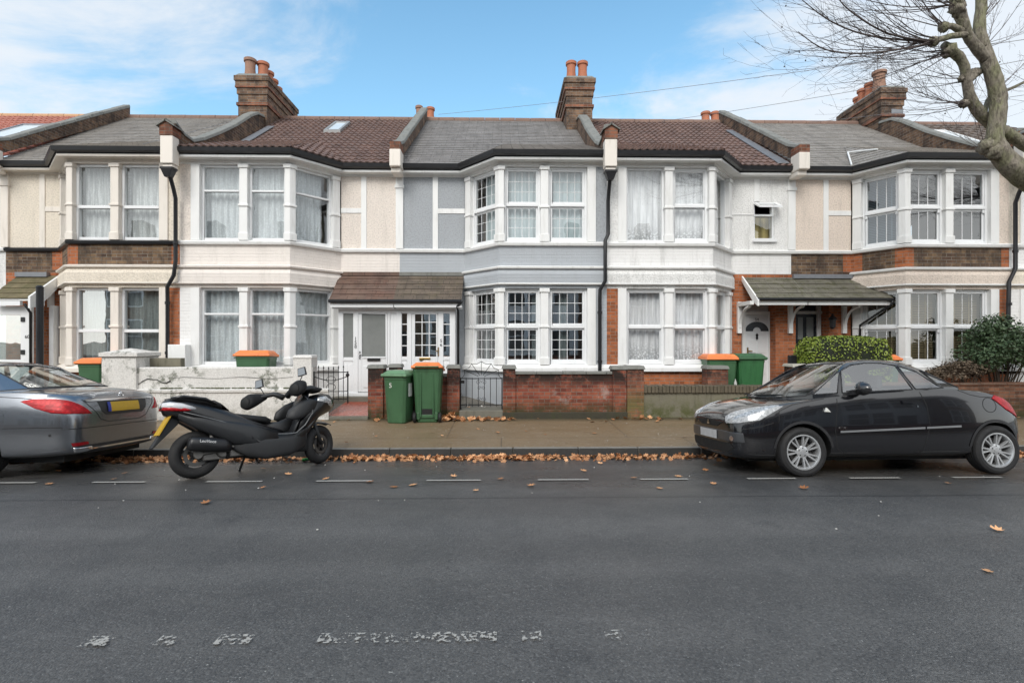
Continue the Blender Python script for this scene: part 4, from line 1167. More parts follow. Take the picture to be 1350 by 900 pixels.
# barge board at the left end
mb = MB(); x0 = xa+.2
mb.prism([(x0,11.8,2.47),(x0,11.8,2.62),(x0,YB,3.26),(x0,YB,3.13),(x0,12.0,2.56)], (.04,0,0)); mb.build('barge_board', W_TRIM, c4, bevel=.004)
YD = YB+.32
u = lambda px: PX(px,YB)-T4(3.28)
recess_wall(H4, FR4, LR4, [(u(977.5), u(1022.5), 2.56)], BR_ORANGE)
mb = MB(); XD = lambda px: PX(px,YD); ZD = lambda py: PZ(1000,py,YD)
dl, dr = XD(982), XD(1013)
zt_, zb_ = ZD(415), .32
mb.box(dl-.09, dl, YD-.05, YD+.05, zb_, zt_+.09); mb.box(dr, dr+.14, YD-.05, YD+.05, zb_, zt_+.09); mb.box(dl, dr, YD-.05, YD+.05, zt_, zt_+.09); mb.box(dl-.2, dr+.3, YD+.05, YD+.1, zb_-.2, 2.6)
mb.build('door_frame', W_TRIM, H4, bevel=.006)
mb = MB(); mb.box(dl, dr, YD, YD+.045, zb_, zt_)
w4 = (dr-dl)
for (za, zb) in ((ZD(465), ZD(447.5)), (ZD(493), ZD(470))):
    for k in (0,1): mb.box(dl+w4*(.12+.41*k), dl+w4*(.47+.41*k), YD-.012, YD, za, zb)
mb.box(dl+.06, dr-.06, YD-.008, YD, ZD(442), ZD(419))
d4 = mb.build('door', DOOR_W, H4, bevel=.006)
mb = MB(); cx = (dl+dr)/2
pts = [(cx+.30*math.cos(a), YD-.014, ZD(436.5)+.24*math.sin(a)) for a in [math.pi*k/14 for k in range(15)]]
pts2 = [(cx+.10*math.cos(a), YD-.014, ZD(436.5)+.10*math.sin(a)) for a in [math.pi*k/14 for k in range(15)]][::-1]
mb.prism(pts+pts2, (0,.01,0)); mb.build('fanlight', m_plain('leaded_glass', (.06,.065,.07), .2), d4)
mb = MB(); mb.lathe([(.018,-.07),(.03,-.04),(.022,0),(.035,.04),(.01,.08)], (cx, YD-.02, ZD(443.5)), 'z', 8); mb.build('knocker', BLACK, d4)
mb = MB(); mb.box(dl+.05, dl+.085, YD-.02, YD, ZD(467), ZD(458)); mb.tube([(dl+.07,YD-.04,ZD(462.5)),(dl+.17,YD-.045,ZD(462.5))], .011, 6); mb.build('handle', BRASS, d4)
text_mesh('54', .10, INK, face_cam(cx, YD-.013, ZD(421.3)), 'door_number', H4, .002)
# peach house: dark glazed door
u5 = lambda px: abs(PX(px,YB)-T5(3.04))
recess_wall(H5, FR5, LR5, [(u5(1093), u5(1049), 2.56)], BR_ORANGE)
mb = MB(); dl, dm, dr = XD(1049), XD(1076), XD(1092)
mb.box(dm, dm+.10, YD-.05, YD+.05, .3, 2.6); mb.box(dr-.02, dr+.1, YD-.05, YD+.05, .3, 2.6); mb.box(dl, dr, YD-.045, YD+.045, ZD(414), ZD(410)); mb.build('door_frame', W_TRIM, H5, bevel=.006)
mb = MB(); mb.box(dl, dm, YD, YD+.05, .3, ZD(414))
d5 = mb.build('door', DOOR_DK, H5)
mb = MB(); mb.box(dl+.27, dl+.45, YD-.01, YD, ZD(447), ZD(418)); mb.box(dl+.05, dl+.18, YD-.01, YD, ZD(447), ZD(418)); mb.build('pane', GLASS_FROST, d5)
mb = MB(); mb.lathe([(.03,0),(.03,.05)], (dl+.2,YD-.05,ZD(447)), 'y', 10); mb.build('handle', m_plain('bright_metal', (.8,.8,.78), .25, 1), d5)
mb = MB(); mb.box(dm+.1, dr-.02, YD+.02, YD+.04, .3, ZD(414)); mb.box(dl, dr, YD+.02, YD+.04, ZD(410), 2.6); mb.build('side_light', DOOR_DK, H5)
mb = MB(); xl = PX(1096,12.5); mb.lathe([(.02,-.14),(.07,-.1),(.08,.08),(.11,.1),(.03,.2),(.01,.24)], (xl,12.45,PZ(1096,426,12.5)), 'z', 6); mb.tube([(xl,12.45,2.3),(xl,12.6,2.38)], .012, 6); mb.build('wall_lantern', BLACKP, H5)
mb = MB(); mb.tube([(xb+.28,11.84,2.6),(xb+.27,11.9,2.5),(xb-.1,12.4,2.05),(xb-.12,12.45,.4)], .03, 8); mb.build('drainpipe', BLACKP, H5, smooth=True)

# ---- cream house porch at the left edge
xa, xb = -15.0, PX(80,12.6)
r1 = porch_roof(H1, PX(-14,11.9), xb-.02, 3.22, 2.62, 11.86, m_roof('lichen_porch_tile', ((.15,.125,.07),(.19,.155,.09),(.10,.09,.05)), .3, .21, 'slate', .5))
mb = MB(); mb.box(PX(-14,11.9), xb-.25, YB-.1, YB, 3.19, 3.30); mb.build('flashing', LEAD, r1)
mb = MB(); mb.box(PX(-10,11.9), xb-.3, 11.88, 11.95, 2.46, 2.58); mb.build('fascia', W_FRAME, r1)
mb = MB(); x0 = xb-.05; mb.prism([(x0,11.8,2.40),(x0,11.8,2.66),(x0,YB,3.24),(x0,YB,3.00),(x0,12.3,2.7),(x0,12.0,2.44)], (.05,0,0)); mb.build('barge_board', W_FRAME, r1)
recess_wall(H1, FR1, LR1, [], BR_ORANGE)
mb = MB(); X1 = lambda px: PX(px,12.05)
mb.box(X1(-14), X1(27), 12.05, 12.12, .3, PZ(20,474,12.05)); mb.box(X1(27), X1(41), 12.05, 12.13, .3, 2.46); mb.box(X1(-14), X1(27), 12.055, 12.12, PZ(20,415,12.05), 2.46); mb.box(X1(-14), X1(27), 12.04, 12.06, PZ(20,400,12.05), 2.5)
f1 = mb.build('porch_frame', W_FRAME, H1, bevel=.008)
mb = MB(); mb.box(X1(-14), X1(27), 12.08, 12.09, PZ(20,474,12.05), PZ(20,415,12.05)); mb.build('pane', GLASS_DK, f1)
mb = MB(); mb.tube([(X1(41)+.03,11.85,2.5),(X1(43),12.0,2.3),(X1(43),12.0,.3)], .03, 8); mb.build('drainpipe', BLACKP, H1, smooth=True)
mb = MB(); mb.box(X1(43), xb-.05, 12.48, 12.56, 1.0, 2.46); mb.build('side_pane', GLASS_FROST, H1)
mb = MB(); mb.box(xb-.12, xb-.02, 12.42, 12.58, .3, 2.5); mb.box(X1(43), xb-.12, 12.43, 12.57, 2.46, 2.9); mb.build('side_frame', W_FRAME, H1)
text_mesh('60', .11, INK, face_cam(X1(36), 12.046, PZ(36,444,12.05)), 'door_number', H1, .002)
for py in (421, 464): 
    mb = MB(); mb.box(X1(28), X1(33), 12.03, 12.05, PZ(30,py+3,12.05), PZ(30,py-3,12.05)); mb.build('hinge', BLACKP, f1)
# meter cupboard
mb = MB(); mb.box(PX(226,11.55), PX(249,11.55), 11.42, 11.64, .3, PZ(236,454,11.5)); mb.build('meter_cupboard', W_TRIM, H2, bevel=.01)
# ================================================================== GARDEN WALLS, GATES
WX = lambda px, Y=YW: PX(px, Y)
WZ = lambda px, py, Y=YW: PZ(px, py, Y)
BR_WALL = m_brick('garden_red_brick', (.24,.06,.04), (.33,.105,.06), (.21,.17,.14), .35, gc=(.05,.025,.02), moss=(.08,.55,1.0,(.045,.048,.018)), top=(.58,.92,.95,(.02,.016,.014)), efflo=.5)
BR_PIER = m_brick('pier_brick', (.24,.08,.05), (.30,.12,.07), (.2,.16,.13), .45, gc=(.05,.03,.025), moss=(.12,.85,1.0,(.13,.125,.045)), top=(.7,1.0,.9,(.025,.02,.018)))
BR_END = m_brick('right_wall_brick', (.20,.085,.05), (.26,.12,.07), (.19,.16,.13), .6, gc=(.06,.04,.03), moss=(.02,.5,.9,(.05,.055,.018)))
REND_W = m_stucco('flaking_white_render', (.74,.72,.69), .5, 40, .3, (.3,.28,.24), cracks=.9)
REND_G = m_plain('mossy_grey_render', (.19,.175,.13), .9, 0, .4, 5, .4, 40, dirt=.75, dirtc=(.05,.05,.03), grime_z=(.1,.62,.95,(.075,.08,.025)))
EDGE_BR = m_plain('mossy_brick_on_edge', (.115,.095,.065), .9, 0, .5, 9, .5, 40, dirt=.6, dirtc=(.035,.035,.02))
MOSS = m_plain('moss', (.06,.065,.018), .95, 0, .6, 14, .6, 70)
IRON = m_plain('black_iron', (.012,.012,.013), .5, .4, .3, 9)
REDTILE = m_plain('wet_red_tile', (.32,.075,.045), .28, 0, .25, 6, dirt=.4, dirtc=(.1,.05,.04))
CONC = m_plain('concrete_step', (.17,.16,.13), .8, 0, .35, 6, .4, 50, dirt=.5, dirtc=(.05,.055,.03))

def pier(root, x0, x1, y0, y1, zt, m, cap=STONE, over=.03, ch=.075):
    mb = MB(); mb.box(x0, x1, y0, y1, -.15, zt-ch); p = mb.build('pier', m, root)
    mb = MB(); mb.tbox(x0-over, x1+over, y0-over, y1+over, zt-ch, zt, .025, .025); mb.build('pier_cap', cap, p, bevel=.012)
    return p
def rough_top(mb, x0, x1, y0, y1, z0, z1, step=.5, j=.012):
    x = x0; k = 0
    while x < x1-.05:
        L = min(step*(.85+.3*rnd.random()), x1-x); d = j*rnd.random()
        mb.box(x, x+L-.008, y0-d, y1+d, z0, z1-d); x += L
# white rendered wall in front of the cream and pink houses
gw = empty('garden_wall', (WX(280), YW+.1, 0), 'white flaking rendered garden wall with cracks and a mossy ledge behind the scooter', 'wall')
x0, x1 = WX(160), WX(412)
zt, zl = WZ(300,484), WZ(300,513)
mb = MB()
n = 60
def wav(x, z): return .008*mnoise.noise(Vector((x*2.1, z*3, 1)))
rows = []
for (yy, zz) in ((YW,zl),(YW,(zl+zt)/2),(YW,zt-.02),(YW+.01,zt),(YW+.2,zt),(YW+.2,-.1)):
    rows.append([(x0+(x1-x0)*k/n, yy+wav(x0+(x1-x0)*k/n, zz), zz+(.01*mnoise.noise(Vector((x0+k*.11,0,4))) if zz > zl else 0)) for k in range(n+1)])
mb.grid(rows); mb.build('wall_face', REND_W, gw)
mb = MB(); rows = []
for (yy, zz) in ((YW-.07,-.1),(YW-.065,zl-.06),(YW-.09,zl-.055),(YW-.095,zl-.005),(YW-.05,zl+.01),(YW+.01,zl+.015)):
    rows.append([(x0-.1+(x1-x0+.45)*k/n, yy+wav(x0+(x1-x0)*k/n+5, zz), zz+.012*mnoise.noise(Vector((x0+k*.16,zz,2)))) for k in range(n+1)])
mb.grid(rows); mb.build('wall_base', REND_W, gw)
mb = MB()
for k in range(420):
    x = x0+(x1-x0)*rnd.random()
    if mnoise.noise(Vector((x*1.6,3,0))) < -.12: continue
    r = .012+.02*rnd.random(); mb.lathe([(r*.6,-r*.4),(r,0),(r*.6,r*.5)], (x, YW-.03+.03*rnd.random(), zl+.022), 'z', 5)
tag(mb.build('moss', MOSS, gw), kind='stuff')
# the long crack
mb = MB()
pts = [(WX(165+6*k), YW-.004, WZ(180, 500+5*math.sin(k*.9)+(4 if 2 < k < 7 else 0), YW)) for k in range(11)]
mb.tube(pts, [.003,.006,.008,.007,.008,.01,.006,.009,.007,.012,.016], 4)
pts = [(WX(228+15*k), YW-.003, WZ(280, 498-1.2*math.sin(k*1.3), YW)) for k in range(12)]
mb.tube(pts, .004, 4); tag(mb.build('crack', BLACK, gw), kind='stuff')
pr = pier(gw, WX(137), WX(182), YW-.06, YW+.62, WZ(160,470), REND_W, ch=.01)
mb = MB(); a, b, c_, d = WX(134)-.0, WX(185), YW-.09, YW+.65; z0, z1 = WZ(160,470), WZ(160,465); zz = WZ(160,459)
mb.box(a, b, c_, d, z0, z1); mx_, my_ = (a+b)/2, (c_+d)/2
for (p, q) in (((a,c_),(b,c_)),((b,c_),(b,d)),((b,d),(a,d)),((a,d),(a,c_))): mb.poly([(p[0],p[1],z1),(q[0],q[1],z1),(mx_,my_,zz)])
mb.build('pier_cap', REND_W, pr, bevel=.008)
pier(gw, WX(387), WX(411), YW-.02, YW+.32, WZ(400,468), REND_W, REND_W, .02, .06)
mb = MB(); mb.box(WX(181), WX(224), YW+.35, YW+.5, 0, WZ(200,472,YW+.35)); mb.build('return_wall', REND_G, gw)

def iron_gate(x0, x1, y, z0, ztop, label, sun=False, skew=0.0):
    g = empty('garden_gate', ((x0+x1)/2, y, z0), label, 'gate')
    yy = lambda x: y+skew*(x-x0)
    mb = MB()
    P = lambda x, z, d=0: (x, yy(x)+d, z)
    mb.tube([P(x0+.01,z0),P(x0+.01,ztop)], .014, 6); mb.tube([P(x1-.01,z0),P(x1-.01,ztop)], .014, 6)
    mb.tube([P(x0,z0+.09),P(x1,z0+.09)], .010, 6); mb.tube([P(x0,ztop-.02),P(x1,ztop-.02)], .010, 6)
    mb.build('gate_frame', IRON, g)
    n = 7
    mb = MB()
    for k in range(1, n):
        x = x0+(x1-x0)*k/n
        mb.tube([P(x,z0+.05),P(x,ztop+(0 if sun else .04+.05*abs(k-n/2)/n*2))], .007, 6)
        if not sun:
            zt = ztop+.04+.05*abs(k-n/2)/n*2
            mb.lathe([(.002,-.02),(.016,.01),(.002,.06)], P(x,zt), 'z', 6)
    tag(mb.build('bars', IRON, g), kind='stuff')
    cx = (x0+x1)/2
    if sun:
        mb = MB(); r = (x1-x0)/2*.94
        arc = [P(cx+r*math.cos(a), ztop-.02+r*.86*math.sin(a)) for a in [math.pi*k/20 for k in range(21)]]
        # scalloped outline between rays
        for k in range(1, 6):
            a = math.pi*k/6
            mb.tube([P(cx+.07*math.cos(a), ztop+.05*math.sin(a)), P(cx+r*math.cos(a), ztop-.02+r*.86*math.sin(a))], .0055, 6)
        for k in range(6):
            pts = []
            for j in range(7):
                a = math.pi*(k+j/6)/6; rr = r*(1-.12*math.sin(math.pi*j/6))
                pts.append(P(cx+rr*math.cos(a), ztop-.02+rr*.86*math.sin(a)))
            mb.tube(pts, .0055, 6)
        mb.build('sunburst', IRON, g)
        mb = MB()
        for (sx, zc, r) in ((-1,ztop-.10,.055),(1,ztop-.10,.055),(-1,ztop-.22,.04),(1,ztop-.22,.04),(-1,z0+.2,.05),(1,z0+.2,.05)):
            pts = []
            for j in range(22):
                a = j*.38; rr = r*(1-j/28)
                pts.append(P(cx+sx*(r+.005)+sx*-rr*math.cos(a), zc+rr*math.sin(a)))
            mb.tube(pts, .004, 5)
        mb.build('scrolls', IRON, g)
        mb = MB(); mb.box(x0-.02, x0+.09, yy(x0)-.03, yy(x0)+.01, ztop-.12, ztop-.06); mb.build('latch', IRON, g)
    else:
        mb = MB(); mb.lathe([(.02,-.03),(.045,0),(.02,.04)], P(x1-.01,ztop-.08,-.02), 'z', 8); mb.build('latch', IRON, g)
        mb = MB(); pts = [P(x0+(x1-x0)*k/12, ztop-.10-.09*math.sin(math.pi*k/12)) for k in range(13)]; mb.tube(pts, .009, 6)
        mb.tube([P(x0,z0+.25),P(x1,z0+.25)], .008, 6)
        for s in (-1,1):
            for zc in (z0+.34, z0+.5):
                mb.tube([P(cx+.09*math.cos(j*.42), zc+.07*math.sin(j*.42)) for j in range(16)], .006, 5)
        mb.build('scrolls', IRON, g)
    return g
iron_gate(WX(411), WX(455), YW+.1, WZ(430,533), WZ(430,490), 'small black iron gate with spiked bars beside the white rendered wall', False, .18)
# path of red tiles to the pink house
mb = MB(); a, b = WX(428), WX(486)
mb.hexa([(a,YW+.02,.0),(b,YW+.02,.0),(b+.25,12.0,.1),(a+.1,12.0,.1),(a,YW+.02,WZ(455,548)),(b,YW+.02,WZ(455,548)),(b+.25,12.0,gard_z(12.0)+.04),(a+.1,12.0,gard_z(12.0)+.04)])
tag(mb.build('path', REDTILE), kind='structure')
mb = MB(); mb.box(a-.05, b, YW-.06, YW+.04, -.05, WZ(455,548)-.002); tag(mb.build('doorstep', CONC, bevel=.01), 'grey concrete step at the front of the red tiled path', 'step')
mb = MB(); mb.box(X(440), X(604), 11.86, 12.04, .1, ZT-.08); tag(mb.build('doorstep', CONC, bevel=.01), 'low concrete step under the white porch doors', 'step')
# brick walls of the grey house
bw1 = empty('garden_wall', (WX(545), YW+.1, 0), 'short red brick garden wall with three stone capped piers behind the two bins', 'wall')
pier(bw1, WX(485), WX(505), YW, YW+.33, WZ(495,481), BR_WALL)
pier(bw1, WX(589.5), WX(605.5), YW, YW+.3, WZ(597,481), BR_WALL)
pier(bw1, PX(512.5,11.5), PX(528,11.5), 11.5, 11.8, PZ(520,480,11.5), BR_WALL)
mb = MB(); mb.box(WX(505), WX(589.5), YW+.05, YW+.27, -.1, WZ(540,497)); mb.box(WX(505)-.06, WX(505)+.16, YW+.27, 11.5, 0, WZ(540,494)); mb.build('wall_face', BR_WALL, bw1)
mb = MB(); rough_top(mb, WX(505), WX(589.5), YW+.02, YW+.30, WZ(540,497)+.002, WZ(540,493)); mb.box(WX(505)-.08, WX(505)+.18, YW+.3, 11.5, WZ(540,494)+.002, WZ(540,490)); mb.build('coping', STONE, bw1, bevel=.01)
iron_gate(WX(606), WX(662.5), YW+.12, WZ(634,540), WZ(634,498), 'thin iron garden gate with a sunburst top in front of the grey house', True)
mb = MB(); mb.box(WX(605.5), WX(663), YW-.01, YW+.6, -.1, WZ(634,541)); tag(mb.build('doorstep', CONC, bevel=.01), 'concrete threshold under the sunburst gate', 'step')
bw2 = empty('garden_wall', (WX(745), YW+.1, 0), 'long red brick garden wall below the bay of the grey house with dark stained coping', 'wall')
pier(bw2, WX(663), WX(679.5), YW, YW+.3, WZ(670,481.5), BR_WALL)
pier(bw2, WX(808), WX(826), YW, YW+.3, WZ(817,482.5), BR_WALL)
mb = MB(); mb.box(WX(679.5), WX(808), YW+.04, YW+.26, -.1, WZ(740,493.5)); mb.build('wall_face', BR_WALL, bw2)
mb = MB(); rough_top(mb, WX(679.5), WX(808), YW+.01, YW+.29, WZ(740,493.5)+.002, WZ(740,489.5)); mb.build('coping', STONE, bw2, bevel=.01)
mb = MB(); mb.box(WX(663), WX(827), YW-.035, YW+.03, -.1, WZ(740,543)); mb.build('mossy_footing', m_plain('mossy_footing', (.05,.045,.03), .95, 0, .5, 8, .5, 50, dirt=.6, dirtc=(.05,.06,.015)), bw2, bevel=.01)
bw3 = empty('garden_wall', (WX(920), YW+.1, 0), 'low mossy rendered garden wall with brick on edge coping behind the black car bonnet', 'wall')
pier(bw3, WX(827), WX(849), YW, YW+.33, WZ(838,482), BR_PIER)
pier(bw3, PX(933,10.98), PX(960,10.98), 10.98, 11.3, PZ(946,482,10.98), BR_PIER)
xw = WX(1012)
mb = MB(); mb.box(WX(849), xw, YW+.04, YW+.26, -.1, WZ(920,518)); mb.build('wall_face', REND_G, bw3)
mb = MB(); x = WX(849)+.004
while x < xw:
    d = .015*rnd.random(); mb.box(x, x+.068, YW+.0-d, YW+.29+d, WZ(920,518)+.002, WZ(920,508)-d); x += .077
tag(mb.build('brick_coping', EDGE_BR, bw3, bevel=.008), kind='stuff')
bw4 = empty('garden_wall', (WX(1250), YW+.1, 0), 'brown brick garden wall in front of the peach house below the shrubs', 'wall')
mb = MB(); mb.box(WX(1050), WX(1460), YW+.04, YW+.27, -.1, WZ(1300,508)); mb.build('wall_face', BR_END, bw4)
mb = MB(); rough_top(mb, WX(1050), WX(1460), YW+.02, YW+.29, WZ(1300,508)+.002, WZ(1300,504.5)); mb.build('coping', BR_END, bw4, bevel=.01)
pier(bw4, WX(1046), WX(1073), YW, YW+.35, WZ(1060,480), BR_PIER, m_plain('pale_cap', (.4,.38,.33), .8, 0, .2, 6), .04, .06)
mb = MB(); mb.box(PX(1041,11.4), PX(1051,11.4), 11.4, 11.5, .2, PZ(1045,468,11.4)); tag(mb.build('gate_post', BLACKP, bevel=.02), 'short dark gate post between the orange brick pier and the hedge', 'post')
# iron garden divider at far left behind the parked saloon
mb = MB(); mb.box(WX(60), WX(136), YW+.05, YW+.2, -.1, WZ(100,505)); gl_ = tag(mb.build('garden_wall', REND_G), 'low dark garden wall behind the silver car boot', 'wall')

# ================================================================== BINS
def plastic(name, c): return m_plain(name, c, .45, 0, .22, 4, .08, 60, dirt=.55, dirtc=tuple(x*.35 for x in c))
GREENP = plastic('green_plastic', (.050,.125,.058)); GREENL = plastic('pale_green_plastic', (.13,.25,.14)); ORANGEP = plastic('orange_plastic', (.82,.235,.07))
RUBBER = m_plain('rubber', (.012,.012,.012), .75, 0, .2, 20)
def wheelie_bin(x, y, z, w_, d_, h_, lid, label, rz=0, back=False, lid_tilt=0.0, group='wheelie bins', body=None, wheels=True):
    b = empty('wheelie_bin', (x, y, z), label, 'bin', group)
    M = Matrix.Translation((x,y,z)) @ Matrix.Rotation(rz, 4, 'Z')
    mb = MB(M); hw, hd = w_/2, d_/2; hb = h_*.92
    f = .80
    z_ = [0.0, .03, hb-.10, hb-.09, hb]
    s_ = [f*.97, f, 1-.02, 1.0, 1.0]
    rings = []
    for zz, s in zip(z_, s_):
        cx = .045
        a, c = hw*s, hd*s
        rings.append([mb.v(p) for p in ((-a+cx,-c,zz),(a-cx,-c,zz),(a,-c+cx,zz),(a,c-cx,zz),(a-cx,c,zz),(-a+cx,c,zz),(-a,c-cx,zz),(-a,-c+cx,zz))])
    for r0, r1 in zip(rings, rings[1:]):
        for k in range(8): mb.f([r0[k], r0[(k+1)%8], r1[(k+1)%8], r1[k]])
    mb.f(rings[0][::-1]); mb.f(rings[-1])
    s0 = -1 if back else 1
    # moulded rim and ribs
    mb.box(-hw-.015, hw+.015, -hd-.015, hd+.015, hb-.045, hb-.015)
    if back:
        for xx in (-hw*.45, hw*.42): mb.box(xx-.012, xx+.012, -hd*.97-.012, -hd*.8, .12, hb-.12)
        mb.box(-hw*.72, hw*.72, -hd*f-.03, -hd*f+.03, .09, .16)
        for sx in (-1,1): mb.box(sx*hw*.62-.03, sx*hw*.62+.03, -hd*f-.035, -hd*f+.02, .06, .2)
    mb.build('bin_body', body or GREENP, b, bevel=.008, seg=2)
    if back:
        mb = MB(M); mb.box(-.1, .1, -hd*f-.028, -hd*f-.005, .16, .27); mb.build('foot_recess', BLACK, b)
    T_ = Matrix.Translation((0, hd if not back else -hd, hb)) @ Matrix.Rotation(-lid_tilt if not back else lid_tilt, 4, 'X') @ Matrix.Translation((0, -hd if not back else hd, -hb))
    mb = MB(M @ T_)
    mb.tbox(-hw-.03, hw+.03, -hd-.045, hd+.03, hb-.03, hb+.025, .006, .006)
    lh = h_-hb
    mb.hexa([(-hw-.01,-hd-.02,hb+.026),(hw+.01,-hd-.02,hb+.026),(hw+.01,hd,hb+.026),(-hw-.01,hd,hb+.026),(-hw+.06,-hd+.07,hb+lh),(hw-.06,-hd+.07,hb+lh),(hw-.06,hd-.06,hb+lh),(-hw+.06,hd-.06,hb+lh)])
    l_ = mb.build('lid', lid, b, bevel=.018, seg=3)
    if wheels:
        for sx in (-1, 1):
            mb = MB(M); yy = (-hd*f-.01) if back else (hd*f+.01)
            mb.lathe([(.03,-.028),(.085,-.028),(.098,-.014),(.098,.014),(.085,.028),(.03,.028)], (sx*(hw*f+.02), yy, .098), 'x', 20)
            mb.build('wheel', RUBBER, b, smooth=True, auto=40)
        mb = MB(M); yy = (-hd-.05) if back else (hd+.05)
        mb.tube([(-hw*.8,yy,hb+.0),(hw*.8,yy,hb+.0)], .016, 8); mb.build('handle', body or GREENP, b)
    return b
zb = pave_z(10.3)
b5 = wheelie_bin(PX(527,10.33), 10.36, pave_z(10.36), .48, .54, 1.03, GREENL, 'small all green wheelie bin numbered 5 standing beside the taller orange lidded one', R(-14))
Mx = Matrix.Translation((PX(527,10.33),10.36,pave_z(10.36))) @ Matrix.Rotation(R(-14),4,'Z')
text_mesh('5', .13, m_plain('white_number', (.75,.75,.7), .6), Mx @ Matrix.Translation((-.08,-.262,.74)) @ Matrix.Rotation(R(94),4,'X'), 'bin_number', b5, .002)
mb = MB(Mx); mb.box(.236, .242, -.12, .03, .52, .78); mb.build('sticker', m_plain('bin_sticker', (.6,.63,.62), .5, 0, .4, 30), b5)
bo = wheelie_bin(PX(564.5,10.42), 10.47, pave_z(10.47), .57, .56, 1.20, ORANGEP, 'tall green wheelie bin with orange lid standing on the pavement before the brick wall', R(2), back=True, lid_tilt=R(-9))
Mx = Matrix.Translation((PX(564.5,10.42),10.47,pave_z(10.47))) @ Matrix.Rotation(R(2),4,'Z')
mb = MB(Mx); mb.hexa([(-.10,-.15,1.198),(.14,-.15,1.198),(.12,.0,1.205),(-.09,.0,1.205),(-.10,-.15,1.212),(.14,-.15,1.212),(.12,.0,1.222),(-.09,.0,1.222)]); mb.build('white_label', m_plain('lid_label', (.75,.72,.68), .5, 0, .3, 25), bo)
wheelie_bin(PX(337,11.25), 11.3, gard_z(11.3), .70, .52, 1.36-gard_z(11.3)+.08, ORANGEP, 'wide green bin with orange lid looking over the white rendered wall', R(4), lid_tilt=R(3))
wheelie_bin(PX(128,11.25), 11.3, gard_z(11.3), .52, .56, 1.30-gard_z(11.3), ORANGEP, 'orange lidded bin half hidden behind the white pier with pyramid cap', 0)
wheelie_bin(PX(948,11.5), 11.55, gard_z(11.5), .66, .6, 1.37-gard_z(11.5), ORANGEP, 'orange lidded green bin behind the small brick pier by the white front door', R(-4))
wheelie_bin(PX(985,11.45), 11.52, gard_z(11.5), .60, .6, 1.38-gard_z(11.5), GREENP, 'green lidded wheelie bin in front of the white panelled front door', R(3), body=plastic('bright_green_plastic', (.035,.14,.05)))
wheelie_bin(PX(1172,11.3), 11.35, gard_z(11.3), .3, .4, 1.36-gard_z(11.3), ORANGEP, 'small orange lidded bin just showing at the right end of the clipped hedge', 0, wheels=False)
bt = MB(); xx, yy = PX(969.5,11.2), 11.2
bt.lathe([(.03,0),(.034,.01),(.034,.16),(.014,.21),(.012,.24)], (xx,yy,PZ(969,511,11.2)-.05), 'z', 12)
tag(bt.build('bottle', m_plain('clear_plastic', (.5,.5,.48), .2), smooth=True, auto=40), 'pale plastic bottle standing between two bins', 'bottle')

# ================================================================== PLANTS
def leaf_quad(mb, p, n, up, L, W):
    a = n.cross(up)
    if a.length < 1e-4: a = n.cross(Vector((1,0,0)))
    a.normalize(); b = a.cross(n).normalized()
    mb.f([mb.v(p-b*L*.5), mb.v(p+a*W*.5+n*W*.12), mb.v(p+b*L*.5), mb.v(p-a*W*.5+n*W*.12)])
def rv(): 
    while True:
        v = Vector((rnd.uniform(-1,1), rnd.uniform(-1,1), rnd.uniform(-1,1)))
        if .05 < v.length < 1: return v.normalized()
def hedge(c, sx, sy, z0, z1, n, m, core):
    cx, cy = c; mb = MB(); hz = (z1-z0)/2; cz = (z0+z1)/2
    for k in range(n):
        d = rv()
        e = 5.0                                   # superellipsoid: box with rounded edges
        s = (abs(d.x)**e+abs(d.y)**e+abs(d.z)**e)**(-1/e)
        p = Vector((d.x*s*sx, d.y*s*sy, d.z*s*hz))
        nn = Vector((math.copysign(abs(p.x/sx)**(e-1), p.x)/sx, math.copysign(abs(p.y/sy)**(e-1), p.y)/sy, math.copysign(abs(p.z/hz)**(e-1), p.z)/hz)).normalized()
        q = Vector((cx,cy,cz))+p*(1-.0*rnd.random())+nn*(.035*mnoise.noise(p*5)-.05*rnd.random()**1.5)
        leaf_quad(mb, q, (nn+rv()*.75).normalized(), rv(), .045+.02*rnd.random(), .026+.01*rnd.random())
    b = mb.build('foliage', m); 
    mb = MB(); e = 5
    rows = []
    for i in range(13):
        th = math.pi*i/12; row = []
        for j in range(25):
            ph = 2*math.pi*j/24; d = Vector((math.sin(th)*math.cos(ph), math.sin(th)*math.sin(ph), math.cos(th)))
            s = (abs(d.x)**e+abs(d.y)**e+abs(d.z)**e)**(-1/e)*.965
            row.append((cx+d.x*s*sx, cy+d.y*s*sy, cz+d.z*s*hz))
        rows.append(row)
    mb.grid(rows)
    return b, mb.build('dark_core', core, smooth=True)  # solid near-black core stands in for the shade inside the hedge
LEAF_H = m_leaf('hedge_leaf', (.125,.19,.022), (.34,.41,.065), .4)
LEAF_S = m_leaf('shrub_leaf', (.045,.082,.035), (.115,.175,.085), .45)
LEAF_D = m_leaf('dry_leaf', (.10,.075,.05), (.23,.17,.12), .8)
CORE_DK = m_plain('dark_core_fill', (.008,.012,.004), .9)
hd = empty('hedge', (PX(1112,11.3), 11.3, gard_z(11.3)), 'clipped rounded green hedge behind the roof of the black car', 'hedge')
zt = PZ(1112,443,11.1)
f, c_ = hedge((PX(1112,11.3), 11.35), (PX(1168,11.3)-PX(1056,11.3))/2, .42, .25, zt, 11000, LEAF_H, CORE_DK)
adopt(f, hd); adopt(c_, hd)
